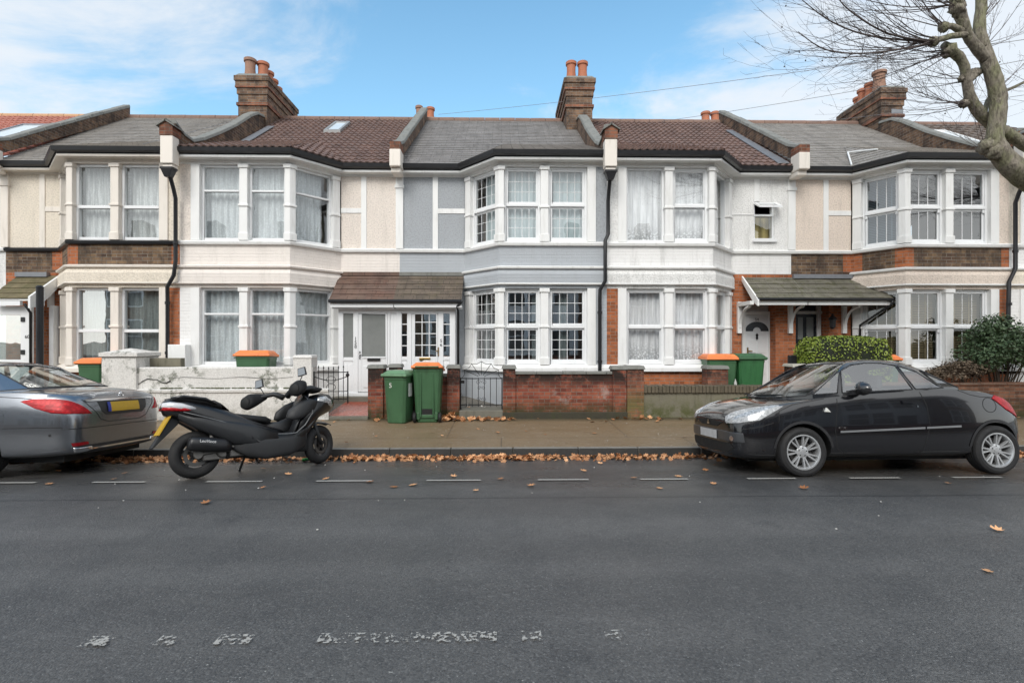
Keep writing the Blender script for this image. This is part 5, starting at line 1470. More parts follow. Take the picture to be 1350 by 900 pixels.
def shrub(name, label, c, rad, n, m, leaf, stems, cat='shrub', clumps=14):
    o = empty(name, (c[0], c[1], gard_z(c[1])), label, cat)
    mb = MB(); st = MB(); base = Vector((c[0], c[1], gard_z(c[1])))
    cl = []
    for k in range(clumps):
        d = rv(); d.z = abs(d.z)*.9-.25
        cl.append(Vector(c)+Vector((d.x*rad[0]*.72, d.y*rad[1]*.72, d.z*rad[2]*.9)))
    for q in cl:
        st.tube([base+Vector((rnd.uniform(-.1,.1),rnd.uniform(-.1,.1),0)), base.lerp(q,.5)+rv()*.08, q], [.018,.012,.005], 5)
        for k in range(6):
            e = q+rv()*rad[0]*.35; st.tube([q, (q+e)/2+rv()*.03, e], [.006,.004,.002], 4)
    for k in range(n):
        q = rnd.choice(cl); d = rv()
        p = q+Vector((d.x*rad[0], d.y*rad[1], d.z*rad[2]))*(.40*rnd.random()**.45)
        leaf_quad(mb, p, (d+rv()*.9+Vector((0,0,.35))).normalized(), rv(), leaf*(.7+.6*rnd.random()), leaf*(.42+.25*rnd.random()))
    adopt(mb.build('foliage', m), o); adopt(st.build('stem', m_plain('shrub_stem', (.07,.05,.035), .9)), o)
    return o
shrub('shrub', 'dark green leafy shrub in front of the peach house bay at the right edge', (PX(1318,11.1), 11.1, 1.45), (1.0,.55,.85), 9000, LEAF_S, .075, 14, clumps=26)
shrub('shrub', 'dry brown and grey bush spilling over the garden wall beside the green shrub', (PX(1268,11.0), 10.98, .98), (.75,.3,.30), 3200, LEAF_D, .06, 10, clumps=22)

# ================================================================== FALLEN LEAVES, LITTER
LEAF_F = m_leaf('fallen_leaf', (.30,.115,.04), (.84,.46,.23), .6)
def fallen(mb, x, y, z, s, flat=.5):
    a = rnd.random()*6.28; n = (Vector((0,0,1))+rv()*flat).normalized()
    u = n.cross(Vector((math.cos(a), math.sin(a), .2))).normalized(); v = n.cross(u)
    prof = [(0,.5),(.22,.42),(.18,.2),(.46,.22),(.32,-.02),(.40,-.22),(.12,-.24),(0,-.5),(-.12,-.24),(-.40,-.22),(-.32,-.02),(-.46,.22),(-.18,.2),(-.22,.42)]
    c = mb.v(Vector((x,y,z))); cu = rnd.uniform(-.1,.55)
    ring = [mb.v(Vector((x,y,z))+u*(px*s)+v*(py*s)+n*s*cu*(px*px+py*py)*1.6) for px, py in prof]
    for k in range(len(ring)): mb.f([c, ring[k], ring[(k+1)%len(ring)]])
mb = MB()
k = 0
while k < 4000:
    x = rnd.uniform(-9.5, 11.5); d = abs(rnd.gauss(0,.15))
    dens = .55+.9*mnoise.noise(Vector((x*.9, 1.7, 0)))+.4*mnoise.noise(Vector((x*3.1,4,0)))
    if rnd.random() > dens: k += .3; continue
    y = YK-.03-d*1.0; hgt = max(0, .045-.18*d)
    fallen(mb, x, y, road_z(y)+.012+hgt*rnd.random(), .04+.06*rnd.random(), .8); k += 1
for k in range(150):
    x = rnd.uniform(-9, 11); y = rnd.uniform(10.2, 10.62)
    if mnoise.noise(Vector((x*1.3,8,0))) < .0: continue
    fallen(mb, x, y, pave_z(y)+.015, .06+.05*rnd.random(), .35)
for k in range(34):
    fallen(mb, rnd.uniform(-9, 11), rnd.uniform(8.2,10.3), pave_z(9)+.02, .05+.05*rnd.random(), .25)
for (px, py, n, sp) in ((595,550,60,.16),(640,553,34,.32),(668,552,14,.2),(500,554,5,.1),(850,552,12,.25),(612,520,26,.22)):
    for k in range(n):
        Y = 10.52 if py > 530 else 11.2
        x = PX(px,Y)+rnd.gauss(0,sp); y = Y+rnd.uniform(-.16,.1)
        z = pave_z(y) if py > 530 else gard_z(y)
        fallen(mb, x, y, z+.02+(.14*rnd.random()*max(0,1-abs(x-PX(px,Y))/.25) if n > 50 else .02*rnd.random()), .08+.06*rnd.random(), .7)
for (px, py) in ((271,664),(346,641),(627,647),(870,645),(1059,647),(1302,774),(598,624),(545,637),(660,628),(835,628),(895,625),(430,626),(487,632),(930,614),(1100,600),(150,625),(65,632),(940,638),(1250,640),(770,615),(520,640),(380,618),(700,640),(1315,714)):
    Y = FPX*(CAM_H-.03)/(py-450); x = PX(px, Y)
    fallen(mb, x, Y, road_z(Y)+.014, .06+.05*rnd.random(), .15)
for k in range(16):
    Y = rnd.uniform(6.4,7.7); fallen(mb, rnd.uniform(-8,9), Y, road_z(Y)+.018, .04+.05*rnd.random(), .25)
tag(mb.build('fallen_leaves', LEAF_F), kind='stuff')
mb = MB()
for k in range(90):
    y = rnd.choice((rnd.uniform(4.2,7.5), rnd.uniform(8.2,10.6))); x = rnd.uniform(-8,9)
    z = road_z(y) if y < YK else pave_z(y); s = .004+.008*rnd.random()
    mb.lathe([(s*.6,0),(s,.004),(s*.5,.008)], (x,y,z+.004), 'z', 5)
for (px, py, s) in ((601,548,.07),(615,517,.06),(637,524,.045),(549,557,.04)):
    Y = 10.45 if py > 530 else 11.4; z = (pave_z(Y) if py > 530 else gard_z(Y))
    for j in range(5): leaf_quad(mb, Vector((PX(px,Y)+rnd.uniform(-.04,.04), Y, z+.03+.03*j*.4)), rv(), rv(), s*1.6, s)
tag(mb.build('litter', m_plain('pale_litter', (.6,.58,.54), .7, 0, .2)), kind='stuff')
# crushed green can in the gutter
mb = MB(); Mx = Matrix.Translation((PX(404,7.6),7.66,road_z(7.66)+.035)) @ Matrix.Rotation(R(25),4,'Z') @ Matrix.Diagonal((1,1,.7,1))
mb.M = Mx; mb.lathe([(.024,-.08),(.033,-.07),(.030,-.02),(.026,.01),(.032,.05),(.024,.075)], (0,0,0), 'x', 14)
tag(mb.build('drink_can', m_plain('green_can', (.04,.35,.06), .3, .4, .3, 20), smooth=True), 'crushed green drink can in the gutter under the scooter', 'can')

# ================================================================== PARKING SIGN POST
Yp = 8.25; xp_ = PX(52.5, Yp)
sp_ = empty('sign_post', (xp_, Yp, pave_z(Yp)), 'black post with a small white parking plate at the kerb behind the silver car', 'sign')
mb = MB(); mb.tube([(xp_,Yp,pave_z(Yp)-.1),(xp_,Yp,PZ(52,380,Yp))], .048, 14); mb.lathe([(.05,0),(.052,.02),(.03,.045)], (xp_,Yp,PZ(52,380,Yp)), 'z', 14); mb.build('pole', m_plain('black_post', (.012,.012,.014), .4), sp_, smooth=True, auto=40)
Mx = Matrix.Translation((xp_-.03,Yp-.02,PZ(50,391,Yp))) @ Matrix.Rotation(R(-66),4,'Z')
mb = MB(Mx); mb.box(-.30, -.02, -.004, .004, -.13, .13); pl = mb.build('sign_plate', m_plain('sign_white', (.7,.72,.72), .4), sp_, bevel=.003)
for i, (t_, s_) in enumerate((('P', .10), ('Permit', .055), ('holders', .055), ('only', .055))):
    text_mesh(t_, s_, m_plain('sign_ink', (.05,.06,.25), .4) if i == 0 else INK, Mx @ Matrix.Translation((-.16,-.006,.075-.062*i)) @ Matrix.Rotation(R(90),4,'X'), 'sign_text', pl, .001)

# ================================================================== CABLES
CABLE = m_plain('cable', (.22,.22,.23), .6)
def cable(p, q, sag, r, label):
    mb = MB(); pts = []
    for k in range(25):
        f = k/24; v = Vector(p).lerp(Vector(q), f); v.z -= sag*4*f*(1-f); pts.append(v)
    mb.tube(pts, r, 5)
    tag(mb.build('overhead_cable', CABLE), label, 'cable', 'overhead telephone cables')
W3 = lambda px, py, Y: (PX(px,Y), Y, PZ(px,py,Y))
cable(W3(578,151,19.3), W3(1420,42,9.5), .12, .006, 'upper overhead cable crossing the sky from the grey house to the tree')
cable(W3(850,163,17.0), W3(1420,66,9.5), .08, .006, 'lower overhead cable rising from the brown roof towards the tree')
cable(W3(1052,163,17.0), W3(1420,115,9.5), .05, .005, 'overhead cable leaving the peach house roof beside the right chimney')
cable(W3(146,200,11.4), W3(312,158,15.4), .02, .006, 'pale cable running over the grey slate roof to the left chimney')
# ================================================================== VEHICLES
def hang(o, parent):
    o.parent = parent; return o
def baked(o):
    """apply the modifiers of o to its mesh"""
    dg = bpy.context.evaluated_depsgraph_get()
    me = bpy.data.meshes.new_from_object(o.evaluated_get(dg))
    old = o.data; o.modifiers.clear(); o.data = me; me.name = old.name
    bpy.data.meshes.remove(old)
    return o
def bvh_of(o):
    bm = bmesh.new(); bm.from_mesh(o.data); t = BVHTree.FromBMesh(bm); bm.free(); return t

def shell(name, stations, mats, sub=2, crease=.45):
    mb = MB(); rings = []
    for (x, w, zb, zm, zsh, zt, tuck) in stations:
        wb = w*tuck; dz = zt-zsh
        half = [(0,zb),(.6*w,zb),(.93*w,zb+.02),(.985*w,zb+.11),(w,zm),(.992*w,zm+.62*(zsh-zm)),(wb,zsh),(.86*wb,zsh+.36*dz),(.5*wb,zsh+.82*dz),(0,zt)]
        R_ = [mb.v((x,y,z)) for (y,z) in half]
        L_ = [mb.v((x,-y,z)) for (y,z) in half[1:-1]]
        rings.append((R_, L_))
    for (Ra,La),(Rb,Lb) in zip(rings, rings[1:]):
        A = Ra + La[::-1]; B = Rb + Lb[::-1]; n = len(A)
        for k in range(n): mb.f([A[k],A[(k+1)%n],B[(k+1)%n],B[k]])
    for (R_, L_) in (rings[0], rings[-1]):
        mb.f([R_[0],R_[1],L_[0]]); mb.f([R_[-1],L_[-1],R_[-2]])
        for i in range(len(L_)-1): mb.f([L_[i],L_[i+1],R_[i+2],R_[i+1]])
    cl = mb.bm.edges.layers.float.new('crease_edge')
    sh = set()
    for (R_, L_) in rings: sh.add(R_[6]); sh.add(L_[5])
    for e in mb.bm.edges:
        if e.verts[0] in sh and e.verts[1] in sh and abs(e.verts[0].co.x-e.verts[1].co.x) > 1e-4: e[cl] = crease
    o = mb.build(name, mats, None, smooth=True, sub=sub)
    return baked(o)
def cut_wells(o, wells):
    for (x, z, r, y0, y1) in wells:
        for s in (-1, 1):
            mb = MB(); mb.lathe([(r, y0*s),(r, y1*s)], (x,0,z), 'y', 40)
            c = mb.build('cutter', [BLACK])
            m = o.modifiers.new('b', 'BOOLEAN'); m.operation = 'DIFFERENCE'; m.solver = 'EXACT'; m.object = c
            bpy.context.view_layer.update()
            baked(o)
            bpy.data.objects.remove(c)
    for p in o.data.polygons:
        for (x, z, r, y0, y1) in wells:
            c = p.center
            if math.hypot(c.x-x, c.z-z) < r+.003 and y0-.01 <= abs(c.y) <= y1 and (abs(math.hypot(c.x-x, c.z-z)-r) < .012 or abs(abs(c.y)-y0) < .01): p.material_index = 1
    o.data.polygons.foreach_set('use_smooth', [True]*len(o.data.polygons))
    o.data.set_sharp_from_angle(angle=R(38))
    return o
def patch(name, pts, tree, mat, parent, off=.004, cuts=3, rim=.0, smooth=True):
    """panel of the outline pts laid onto a surface"""
    bm = bmesh.new()
    f = bm.faces.new([bm.verts.new(p) for p in pts])
    bmesh.ops.triangulate(bm, faces=[f])
    for k in range(cuts): bmesh.ops.subdivide_edges(bm, edges=bm.edges[:], cuts=1, use_grid_fill=True)
    bmesh.ops.triangulate(bm, faces=bm.faces[:])
    for v in bm.verts:
        h = tree.find_nearest(v.co)
        if h[0] is not None: v.co = h[0]+h[1]*off
    if rim:
        be = [e for e in bm.edges if len(e.link_faces) == 1]
        ex = bmesh.ops.extrude_edge_only(bm, edges=be)
        for v in [g for g in ex['geom'] if isinstance(g, bmesh.types.BMVert)]:
            h = tree.find_nearest(v.co); v.co = h[0]-h[1]*.01
    bmesh.ops.recalc_face_normals(bm, faces=bm.faces[:])
    me = bpy.data.meshes.new(name); bm.to_mesh(me); bm.free(); me.materials.append(mat)
    if smooth: me.polygons.foreach_set('use_smooth', [True]*len(me.polygons))
    o = bpy.data.objects.new(name, me); COL.objects.link(o)
    return hang(o, parent)
def seam(name, lines, tree, mat, parent, side=1, w=.004, off=.0015, n=24):
    """thin dark gap or strip running over a side surface; lines are (x,z) polylines"""
    mb = MB()
    for ln in lines:
        P = []
        for i in range(len(ln)-1):
            for k in range(n if len(ln) < 5 else 8):
                f = k/(n if len(ln) < 5 else 8); P.append((ln[i][0]+(ln[i+1][0]-ln[i][0])*f, ln[i][1]+(ln[i+1][1]-ln[i][1])*f))
        P.append(ln[-1]); H = []
        for (x, z) in P:
            h = tree.ray_cast(Vector((x, 3*side, z)), Vector((0,-side,0)))
            if h[0] is not None: H.append((h[0], h[1]))
        rows = []
        for i, (p, nn) in enumerate(H):
            d = (H[min(i+1,len(H)-1)][0]-H[max(i-1,0)][0]).normalized(); a = d.cross(nn).normalized()
            rows.append([p+a*w+nn*off, p+nn*(off+.0005), p-a*w+nn*off])
        if len(rows) > 1: mb.grid(rows)
    return hang(mb.build(name, mat, None, smooth=True), parent)

TYRE = m_plain('tyre', (.016,.016,.017), .8, 0, .25, 14, .25, 40, dirt=.3, dirtc=(.05,.045,.04))
ALLOY = m_plain('alloy', (.56,.57,.58), .34, .6, .08, 6)
ALLOY_DK = m_plain('dark_alloy', (.05,.05,.052), .4, .6, .2, 6)
DISC = m_plain('brake_disc', (.10,.098,.095), .45, .6, .2, 9)
CHROME = m_plain('chrome_trim', (.75,.76,.78), .12, 1, .05)
PLASTIC_DK = m_plain('dark_trim', (.022,.022,.024), .5, 0, .2, 8)
SEATM = m_plain('car_seat', (.03,.03,.033), .8, 0, .2)
def car_glass(name, tint, refl):
    return m_glass(name, tint, refl)
CARGLASS = car_glass('car_glass', (.84,.92,.91), 1.9)
LAMP_CLR = None
def lamp_mat(name, c, c2, sc=38, coat=1.0):
    t = NT(name); p = t.obj(); v = t.n('ShaderNodeTexVoronoi'); t.l(p, v.inputs['Vector']); v.inputs['Scale'].default_value = sc
    n = t.noise(t.scale(p, (1,1,3)), 12, 4)
    col = t.mix(t.ramp(v.outputs['Distance'], .2, .6), c2, c); col = t.mix(t.ramp(n, .4, .62, .55, 0), col, tuple(x*.35 for x in c))
    t.bsdf(col, .14 if coat > .5 else .34, .1, .5 if coat > .5 else .25, coat); return t.m
HEADL = lamp_mat('headlamp_glass', (.56,.57,.58), (.30,.31,.32))
TAILR = lamp_mat('tail_lamp_glass', (.42,.006,.012), (.62,.02,.025), 24, .06)
PLATE_Y = m_plain('yellow_plate', (.56,.34,.02), .45, 0, .16, 26)
PLATE_G = m_plain('pixel_grey_plate', (.52,.52,.52), .4, 0, .25, 16)

def wheel(parent, x, y, z, Rt, wd, Rr, spokes, side, rim=None, steer=0):
    """y: centre plane; outward face towards side"""
    w_ = bpy.data.objects.new('wheel', None); COL.objects.link(w_); w_.parent = parent
    w_.location = (x, y, z); w_.rotation_euler = (0, 0, steer); w_.empty_display_size = .1
    s = side; h = wd/2
    mb = MB()
    prof = [(Rr-.005,-h*.75),(Rr+.012,-h*.95),(Rt-.045,-h*1.02),(Rt-.014,-h*.88),(Rt,-h*.62)]
    for k in range(4):
        yy = -h*.62+(k+.5)*h*1.24/4; prof += [(Rt, yy-.012),(Rt-.007, yy-.008),(Rt-.007, yy+.008),(Rt, yy+.012)]
    prof += [(Rt,h*.62),(Rt-.014,h*.88),(Rt-.045,h*1.02),(Rr+.012,h*.95),(Rr-.005,h*.75)]
    mb.lathe([(r,a*s) for r,a in prof], (0,0,0), 'y', 48, close=True)
    hang(mb.build('tyre', TYRE, None, smooth=True, auto=35), w_)
    mb = MB(); rm = rim or ALLOY
    mb.lathe([(Rr,h*.8*s),(Rr+.004,h*.92*s),(Rr-.012,h*.93*s),(Rr-.022,h*.75*s),(Rr-.03,-h*.6*s),(Rr-.005,-h*.75*s)], (0,0,0), 'y', 48, close=True)
    n, sw = spokes
    for k in range(n):
        for d in (-1, 1):
            a = 2*math.pi*k/n + d*sw
            a2 = 2*math.pi*k/n + d*sw*.55
            rr0, rr1 = .055, Rr-.012
            c0 = Vector((math.cos(a2),0,math.sin(a2))); c1 = Vector((math.cos(a),0,math.sin(a)))
            t0 = Vector((-math.sin(a),0,math.cos(a)))
            o0, o1 = Vector((0,h*.62*s,0)), Vector((0,h*.80*s,0))
            p0, p1 = c0*rr0+o0, c1*rr1+o1; b = .0095; dn = Vector((0,-.028*s,0))
            mb.hexa([p0-t0*b*1.2+dn, p0+t0*b*1.2+dn, p1+t0*b*1.1+dn, p1-t0*b*1.1+dn, p0-t0*b, p0+t0*b, p1+t0*b*.9, p1-t0*b*.9])
    mb.lathe([(.072,h*.45*s),(.075,h*.58*s),(.06,h*.66*s),(.028,h*.68*s),(.028,h*.72*s),(.015,h*.73*s)], (0,0,0), 'y', 24)
    rim_o = hang(mb.build('rim', rm, None, smooth=True, auto=35), w_)
    mb = MB()
    for k in range(5):
        a = 2*math.pi*(k+.3)/5; mb.lathe([(.011,h*.55*s),(.011,h*.665*s),(.006,h*.67*s)], (.048*math.cos(a),0,.048*math.sin(a)), 'y', 8)
    tag(hang(mb.build('wheel_bolts', BLACK, None), w_), kind='stuff')
    mb = MB(); mb.lathe([(.05,h*.05*s),(Rr*.68,h*.05*s),(Rr*.68,h*.0*s),(.05,0)], (0,0,0), 'y', 32); hang(mb.build('brake_disc', DISC, None, smooth=True, auto=35), w_)
    mb = MB(); mb.lathe([(.02,-h*.55*s),(Rr-.03,-h*.55*s),(Rr-.03,-h*.6*s),(.02,-h*.6*s)], (0,0,0), 'y', 32); hang(mb.build('hub_backing', BLACK, None), w_)
    return w_

def greenhouse(root, cols, centre, zroof, paint, glass_spans, names):
    anch = [Vector(c[2] if len(c) > 2 else c[1]) for c in cols]; cols = [c[:2] for c in cols]
    anch = anch + [Vector((a.x,-a.y,a.z)) for a in reversed(anch[1:-1])]
    """cols: (base xyz, top xyz) from the middle of the windscreen round one side to the middle of the rear screen; mirrored.
    glass_spans: sets of column intervals that are glass, each with its part name"""
    n = len(cols)
    full = [(b,t,1) for (b,t) in cols] + [((b[0],-b[1],b[2]),(t[0],-t[1],t[2]),-1) for (b,t) in reversed(cols[1:-1])]
    m = len(full); C0 = Vector(centre)
    mb = MB()
    base = [mb.v(b) for b,t,s in full]; top = [mb.v(t) for b,t,s in full]
    skirt = [mb.v((b[0]-(C0.x-b[0])*-.0, b[1]*1.012, b[2]-.10)) for b,t,s in full]
    rail, mid, cap = [], [], []
    for T_ in anch:
        d = (C0-T_)
        q = T_+d*.075; q.z = T_.z+min((zroof-T_.z)*.42, .032)+.004; rail.append(mb.v(q))
        q = T_+d*.36; q.z = T_.z+(zroof-T_.z)*.78+.004; mid.append(mb.v(q))
        q = T_+d*.75; q.z = T_.z+(zroof-T_.z)*.97+.004; cap.append(mb.v(q))
    def idx(i): return i if i < n else 2*(n-1)-i
    gl = {}
    for i in range(m):
        j = (i+1) % m
        mb.f([skirt[i],skirt[j],base[j],base[i]])
        ia, ja = idx(i), idx(j) if j != 0 else 0
        lo = min(ia, ja)
        side = 1 if i < n-1 else -1
        key = None
        for nm, spans in glass_spans.items():
            if lo in spans: key = (nm, 0 if nm in ('windscreen','rear_screen') else side, tuple(spans) if nm not in ('windscreen','rear_screen') else 0)
        if key: gl.setdefault(key, []).append((base[i].co.copy(), base[j].co.copy(), top[j].co.copy(), top[i].co.copy()))
        else: mb.f([base[i],base[j],top[j],top[i]])
        mb.f([top[i],top[j],rail[j],rail[i]]); mb.f([rail[i],rail[j],mid[j],mid[i]]); mb.f([mid[i],mid[j],cap[j],cap[i]])
    mb.f(cap)
    o = hang(mb.build('roof', paint, None, smooth=True, auto=32), root)
    for (nm, sd, _), quads in gl.items():
        g = MB()
        for q in quads: g.poly(q)
        go = hang(g.build(nm.rstrip('0123456789'), CARGLASS, None, smooth=True), root)
        # black seal around the glass
        be = MB(); bm = bmesh.new(); bm.from_mesh(go.data)
        for e in bm.edges:
            if len(e.link_faces) == 1: be.tube([e.verts[0].co, e.verts[1].co], .008, 6)
        bm.free(); hang(be.build('seal', PLASTIC_DK, None, smooth=True), go)
    return o
def seat(root, x, y, z, h=.52, tilt=.18):
    mb = MB()
    mb.hexa([(x,y-.23,z-.25),(x,y+.23,z-.25),(x-.14,y+.23,z-.25),(x-.14,y-.23,z-.25),(x-tilt,y-.19,z+h-.25),(x-tilt,y+.19,z+h-.25),(x-tilt-.09,y+.19,z+h-.25),(x-tilt-.09,y-.19,z+h-.25)])
    hr = x-tilt-.02; zz = z+h-.20
    mb.hexa([(hr,y-.12,zz),(hr,y+.12,zz),(hr-.09,y+.12,zz),(hr-.09,y-.12,zz),(hr-.03,y-.10,zz+.18),(hr-.03,y+.10,zz+.18),(hr-.10,y+.10,zz+.18),(hr-.10,y-.10,zz+.18)])
    return hang(mb.build('seat', SEATM, None, smooth=True, bevel=.04, seg=3), root)

# ------------------------------------------------------------------ black coupe-cabriolet
def black_car():
    PAINT = m_paint('black_car_paint', (.008,.008,.010), rough=.16, coat=1.0, spec=.5)
    xf = PX(1057, 6.26); yc = 7.05
    root = empty('parked_car', (xf, yc, road_z(7.05)-.002), 'shiny black two door coupe parked at the kerb on the right', 'car')
    root.rotation_euler = (R(4.4), 0, R(180+1.6))
    #        x     w    zb   zm   zsh   ztop  tuck
    st = [( .815,.46,.245,.47,.640,.665,.90),( .79,.60,.205,.46,.675,.715,.92),( .72,.725,.185,.46,.725,.790,.93),( .57,.80,.18,.47,.79,.860,.93),( .36,.835,.18,.48,.85,.915,.94),
          ( .08,.845,.19,.49,.905,.955,.945),(-.22,.845,.20,.50,.955,.945,.95),(-.60,.845,.20,.50,.995,.93,.95),(-1.05,.845,.20,.50,1.025,.93,.95),(-1.5,.845,.20,.50,1.05,.95,.95),
          (-1.85,.845,.20,.52,1.068,.97,.95),(-2.08,.845,.20,.53,1.06,1.0,.945),(-2.34,.838,.20,.53,1.035,1.085,.935),(-2.58,.815,.21,.53,.99,1.045,.92),(-2.82,.765,.24,.53,.91,.955,.90),(-2.98,.67,.29,.52,.80,.84,.88),(-3.06,.52,.33,.52,.70,.73,.88)]
    b = shell('body', st, [PAINT, BLACK])
    b = cut_wells(b, [(0,.30,.345,.50,1.2),(-2.5,.30,.345,.50,1.2)])
    hang(b, root)
    for p in b.data.polygons:
        c = p.center
        if -2.2 < c.x < -.05 and abs(c.y) < .70 and c.z > .85 and p.normal.z > .5: p.material_index = 1
    T_ = bvh_of(b)
    cols = [((.16,0,.945),(-.90,0,1.405)),((.12,.25,.95),(-.89,.20,1.402)),((.00,.50,.965),(-.86,.38,1.39)),((-.15,.68,.985),(-.81,.515,1.365)),
            ((-.20,.735,1.0),(-.60,.63,1.265),(-.68,.595,1.325)),((-.50,.765,1.015),(-.635,.635,1.285),(-.70,.605,1.335)),((-.56,.775,1.02),(-.66,.625,1.30),(-.72,.605,1.345)),((-.80,.785,1.03),(-.82,.585,1.37)),((-1.0,.79,1.04),(-1.02,.57,1.40)),((-1.25,.79,1.05),(-1.24,.57,1.398)),
            ((-1.47,.785,1.06),(-1.42,.585,1.365)),((-1.51,.785,1.062),(-1.45,.59,1.36)),((-1.72,.775,1.07),(-1.66,.63,1.285),(-1.56,.585,1.352)),((-1.90,.757,1.078),(-1.86,.71,1.11),(-1.72,.565,1.335)),
            ((-2.18,.67,1.075),(-1.84,.50,1.305)),((-2.36,.42,1.09),(-1.86,.30,1.36)),((-2.42,0,1.10),(-1.86,0,1.382))]
    greenhouse(root, cols, (-1.30,0,1.43), 1.462, PAINT, {'windscreen': {0,1,2}, 'quarter_light1': {4}, 'side_window1': {6,7,8,9}, 'quarter_light2': {11,12}, 'rear_screen': {14,15}}, None)
    # A-pillar join and black sail
    # panel gaps
    for s in (1, -1):
        seam('panel_gap', [[(-.47,1.0),(-.44,.80),(-.40,.55),(-.42,.34),(-.55,.255),(-1.0,.25),(-1.42,.255)],[(-1.42,.255),(-1.52,.30),(-1.62,.62),(-1.60,.86),(-1.53,1.05)],[(-2.02,1.06),(-2.20,.99),(-2.35,.96),(-2.62,.955)],[(-.30,.95),(.10,.88),(.28,.80),(.30,.66)],[(.36,.66),(.55,.60),(.70,.575)]], T_, BLACK, root, s)
        seam('rubbing_strip', [[(-.46,.545),(-1.55,.585)],[(-1.57,.586),(-2.02,.602)]], T_, m_plain('silver_strip', (.30,.31,.32), .35, .5, .08), root, s, .012, .008)
        seam('arch_trim', [[(0+.365*math.cos(a), .30+.365*math.sin(a)) for a in [R(8+164*k/24) for k in range(25)]]], T_, PLASTIC_DK, root, s, .016, .006)
        seam('arch_trim', [[(-2.5+.365*math.cos(a), .30+.365*math.sin(a)) for a in [R(8+164*k/24) for k in range(25)]]], T_, PLASTIC_DK, root, s, .016, .006)
        seam('fuel_flap' if s == 1 else 'panel_gap', [[(-2.45+.10*math.cos(a), .86+.09*math.sin(a)) for a in [2*math.pi*k/24 for k in range(25)]]], T_, BLACK, root, s)
        seam('door_handle', [[(-1.28,.90),(-1.35,.905),(-1.44,.90)]], T_, PAINT, root, s, .022, .018)
        seam('key_lock', [[(-1.475,.855),(-1.49,.85)]], T_, CHROME, root, s, .012, .006)
        # mirror
        mb = MB(); rows = []
        for i in range(9):
            th = math.pi*i/8; row = []
            for k in range(17):
                ph = 2*math.pi*k/16; d = Vector((math.sin(th)*math.cos(ph), math.cos(th), math.sin(th)*math.sin(ph)))
                row.append((-.72+.075*d.x-.05*max(0,-d.x*0), s*(.93+.115*d.y), 1.075+.085*d.z*(1-.12*d.y)))
            rows.append(row)
        mb.grid(rows); mb.hexa([(-.62,s*.74,.985),(-.76,s*.74,.985),(-.76,s*.88,1.0),(-.62,s*.88,1.0),(-.62,s*.74,1.04),(-.76,s*.74,1.04),(-.76,s*.88,1.06),(-.62,s*.88,1.06)])
        hang(mb.build('wing_mirror', m_paint('mirror_paint', (.02,.02,.022), .3), None, smooth=True, auto=40), root)
        # lamps
        patch('headlight', [(.755,s*.42,.695),(.80,s*.50,.635),(.71,s*.66,.64),(.52,s*.78,.685),(.22,s*.80,.86),(.30,s*.76,.85),(.52,s*.62,.82)], T_, HEADL, root, .013, 5, .01)
        patch('tail_lamp', [(-2.58,s*.76,.985),(-2.52,s*.80,.95),(-2.72,s*.79,.80),(-2.90,s*.70,.70),(-2.95,s*.58,.74),(-2.85,s*.62,.88)], T_, TAILR, root, .008, 4, .01)
        patch('fog_lamp', [(.80+.0*k, s*(.60+.036*math.cos(2*math.pi*k/14)), .45+.032*math.sin(2*math.pi*k/14)) for k in range(14)], T_, CHROME, root, .018, 2)
    def seam3(name, lines, w, m):
        mb = MB()
        for ln in lines:
            P = [Vector(ln[i]).lerp(Vector(ln[i+1]), k/14) for i in range(len(ln)-1) for k in range(14)]+[Vector(ln[-1])]
            H = [T_.find_nearest(p) for p in P]; rows = []
            for i, h in enumerate(H):
                d = (H[min(i+1,len(H)-1)][0]-H[max(i-1,0)][0]).normalized(); a = d.cross(h[1]).normalized()
                rows.append([h[0]+a*w+h[1]*.0025, h[0]-a*w+h[1]*.0025])
            mb.grid(rows)
        return tag(hang(mb.build(name, m, None), root), kind='stuff')
    seam3('bonnet_gap', [[(.90,0,.66),(.86,.42,.69),(.80,.47,.74),(.55,.60,.83),(.30,.70,.89),(-.12,.73,.96)],[(.90,0,.66),(.86,-.42,.69),(.80,-.47,.74),(.55,-.60,.83),(.30,-.70,.89),(-.12,-.73,.96)]], .0045, BLACK)
    for s in (1,-1):
        for k, (x0,x1,y) in enumerate(((-.02,-.0,.5),)):
            mb = MB(); mb.tube([(-.05,s*.55-.1,.985),(.06,s*.35-.1,.985),(.13,s*.05-.1,.975)], .010, 6); hang(mb.build('wiper', BLACK, None), root)
    # front end
    patch('grille', [(.90,.30,.655),(.90,-.30,.655),(.88,-.40,.64),(.90,-.24,.575),(.90,.24,.575),(.88,.40,.64)], T_, BLACK, root, .006, 4, .01)
    e = lambda dy, dz: (.93, dy, .615+dz)
    em = MB()
    for k in range(3):
        a = R(90+120*k); c, s_ = math.cos(a), math.sin(a); L_ = .045; w_ = .022
        em.poly([e(0,0), e(c*L_*.5-s_*w_, s_*L_*.5+c*w_), e(c*L_, s_*L_), e(c*L_*.5+s_*w_, s_*L_*.5-c*w_)])
    eo = hang(em.build('emblem', CHROME, None), root)
    for v in eo.data.vertices:
        h = T_.find_nearest(v.co); v.co = h[0]+h[1]*.016
    patch('bumper_strip', [(.90,0,.535),(.90,.40,.535),(.84,.62,.53),(.72,.745,.525),(.70,.745,.41),(.84,.62,.41),(.90,.40,.41),(.90,0,.41),(.90,-.40,.41),(.84,-.62,.41),(.70,-.745,.41),(.72,-.745,.525),(.84,-.62,.53),(.90,-.40,.535)], T_, m_plain('grey_bumper_strip', (.05,.052,.056), .35, 0, .1, 5, coat=.4), root, .012, 4, .01)
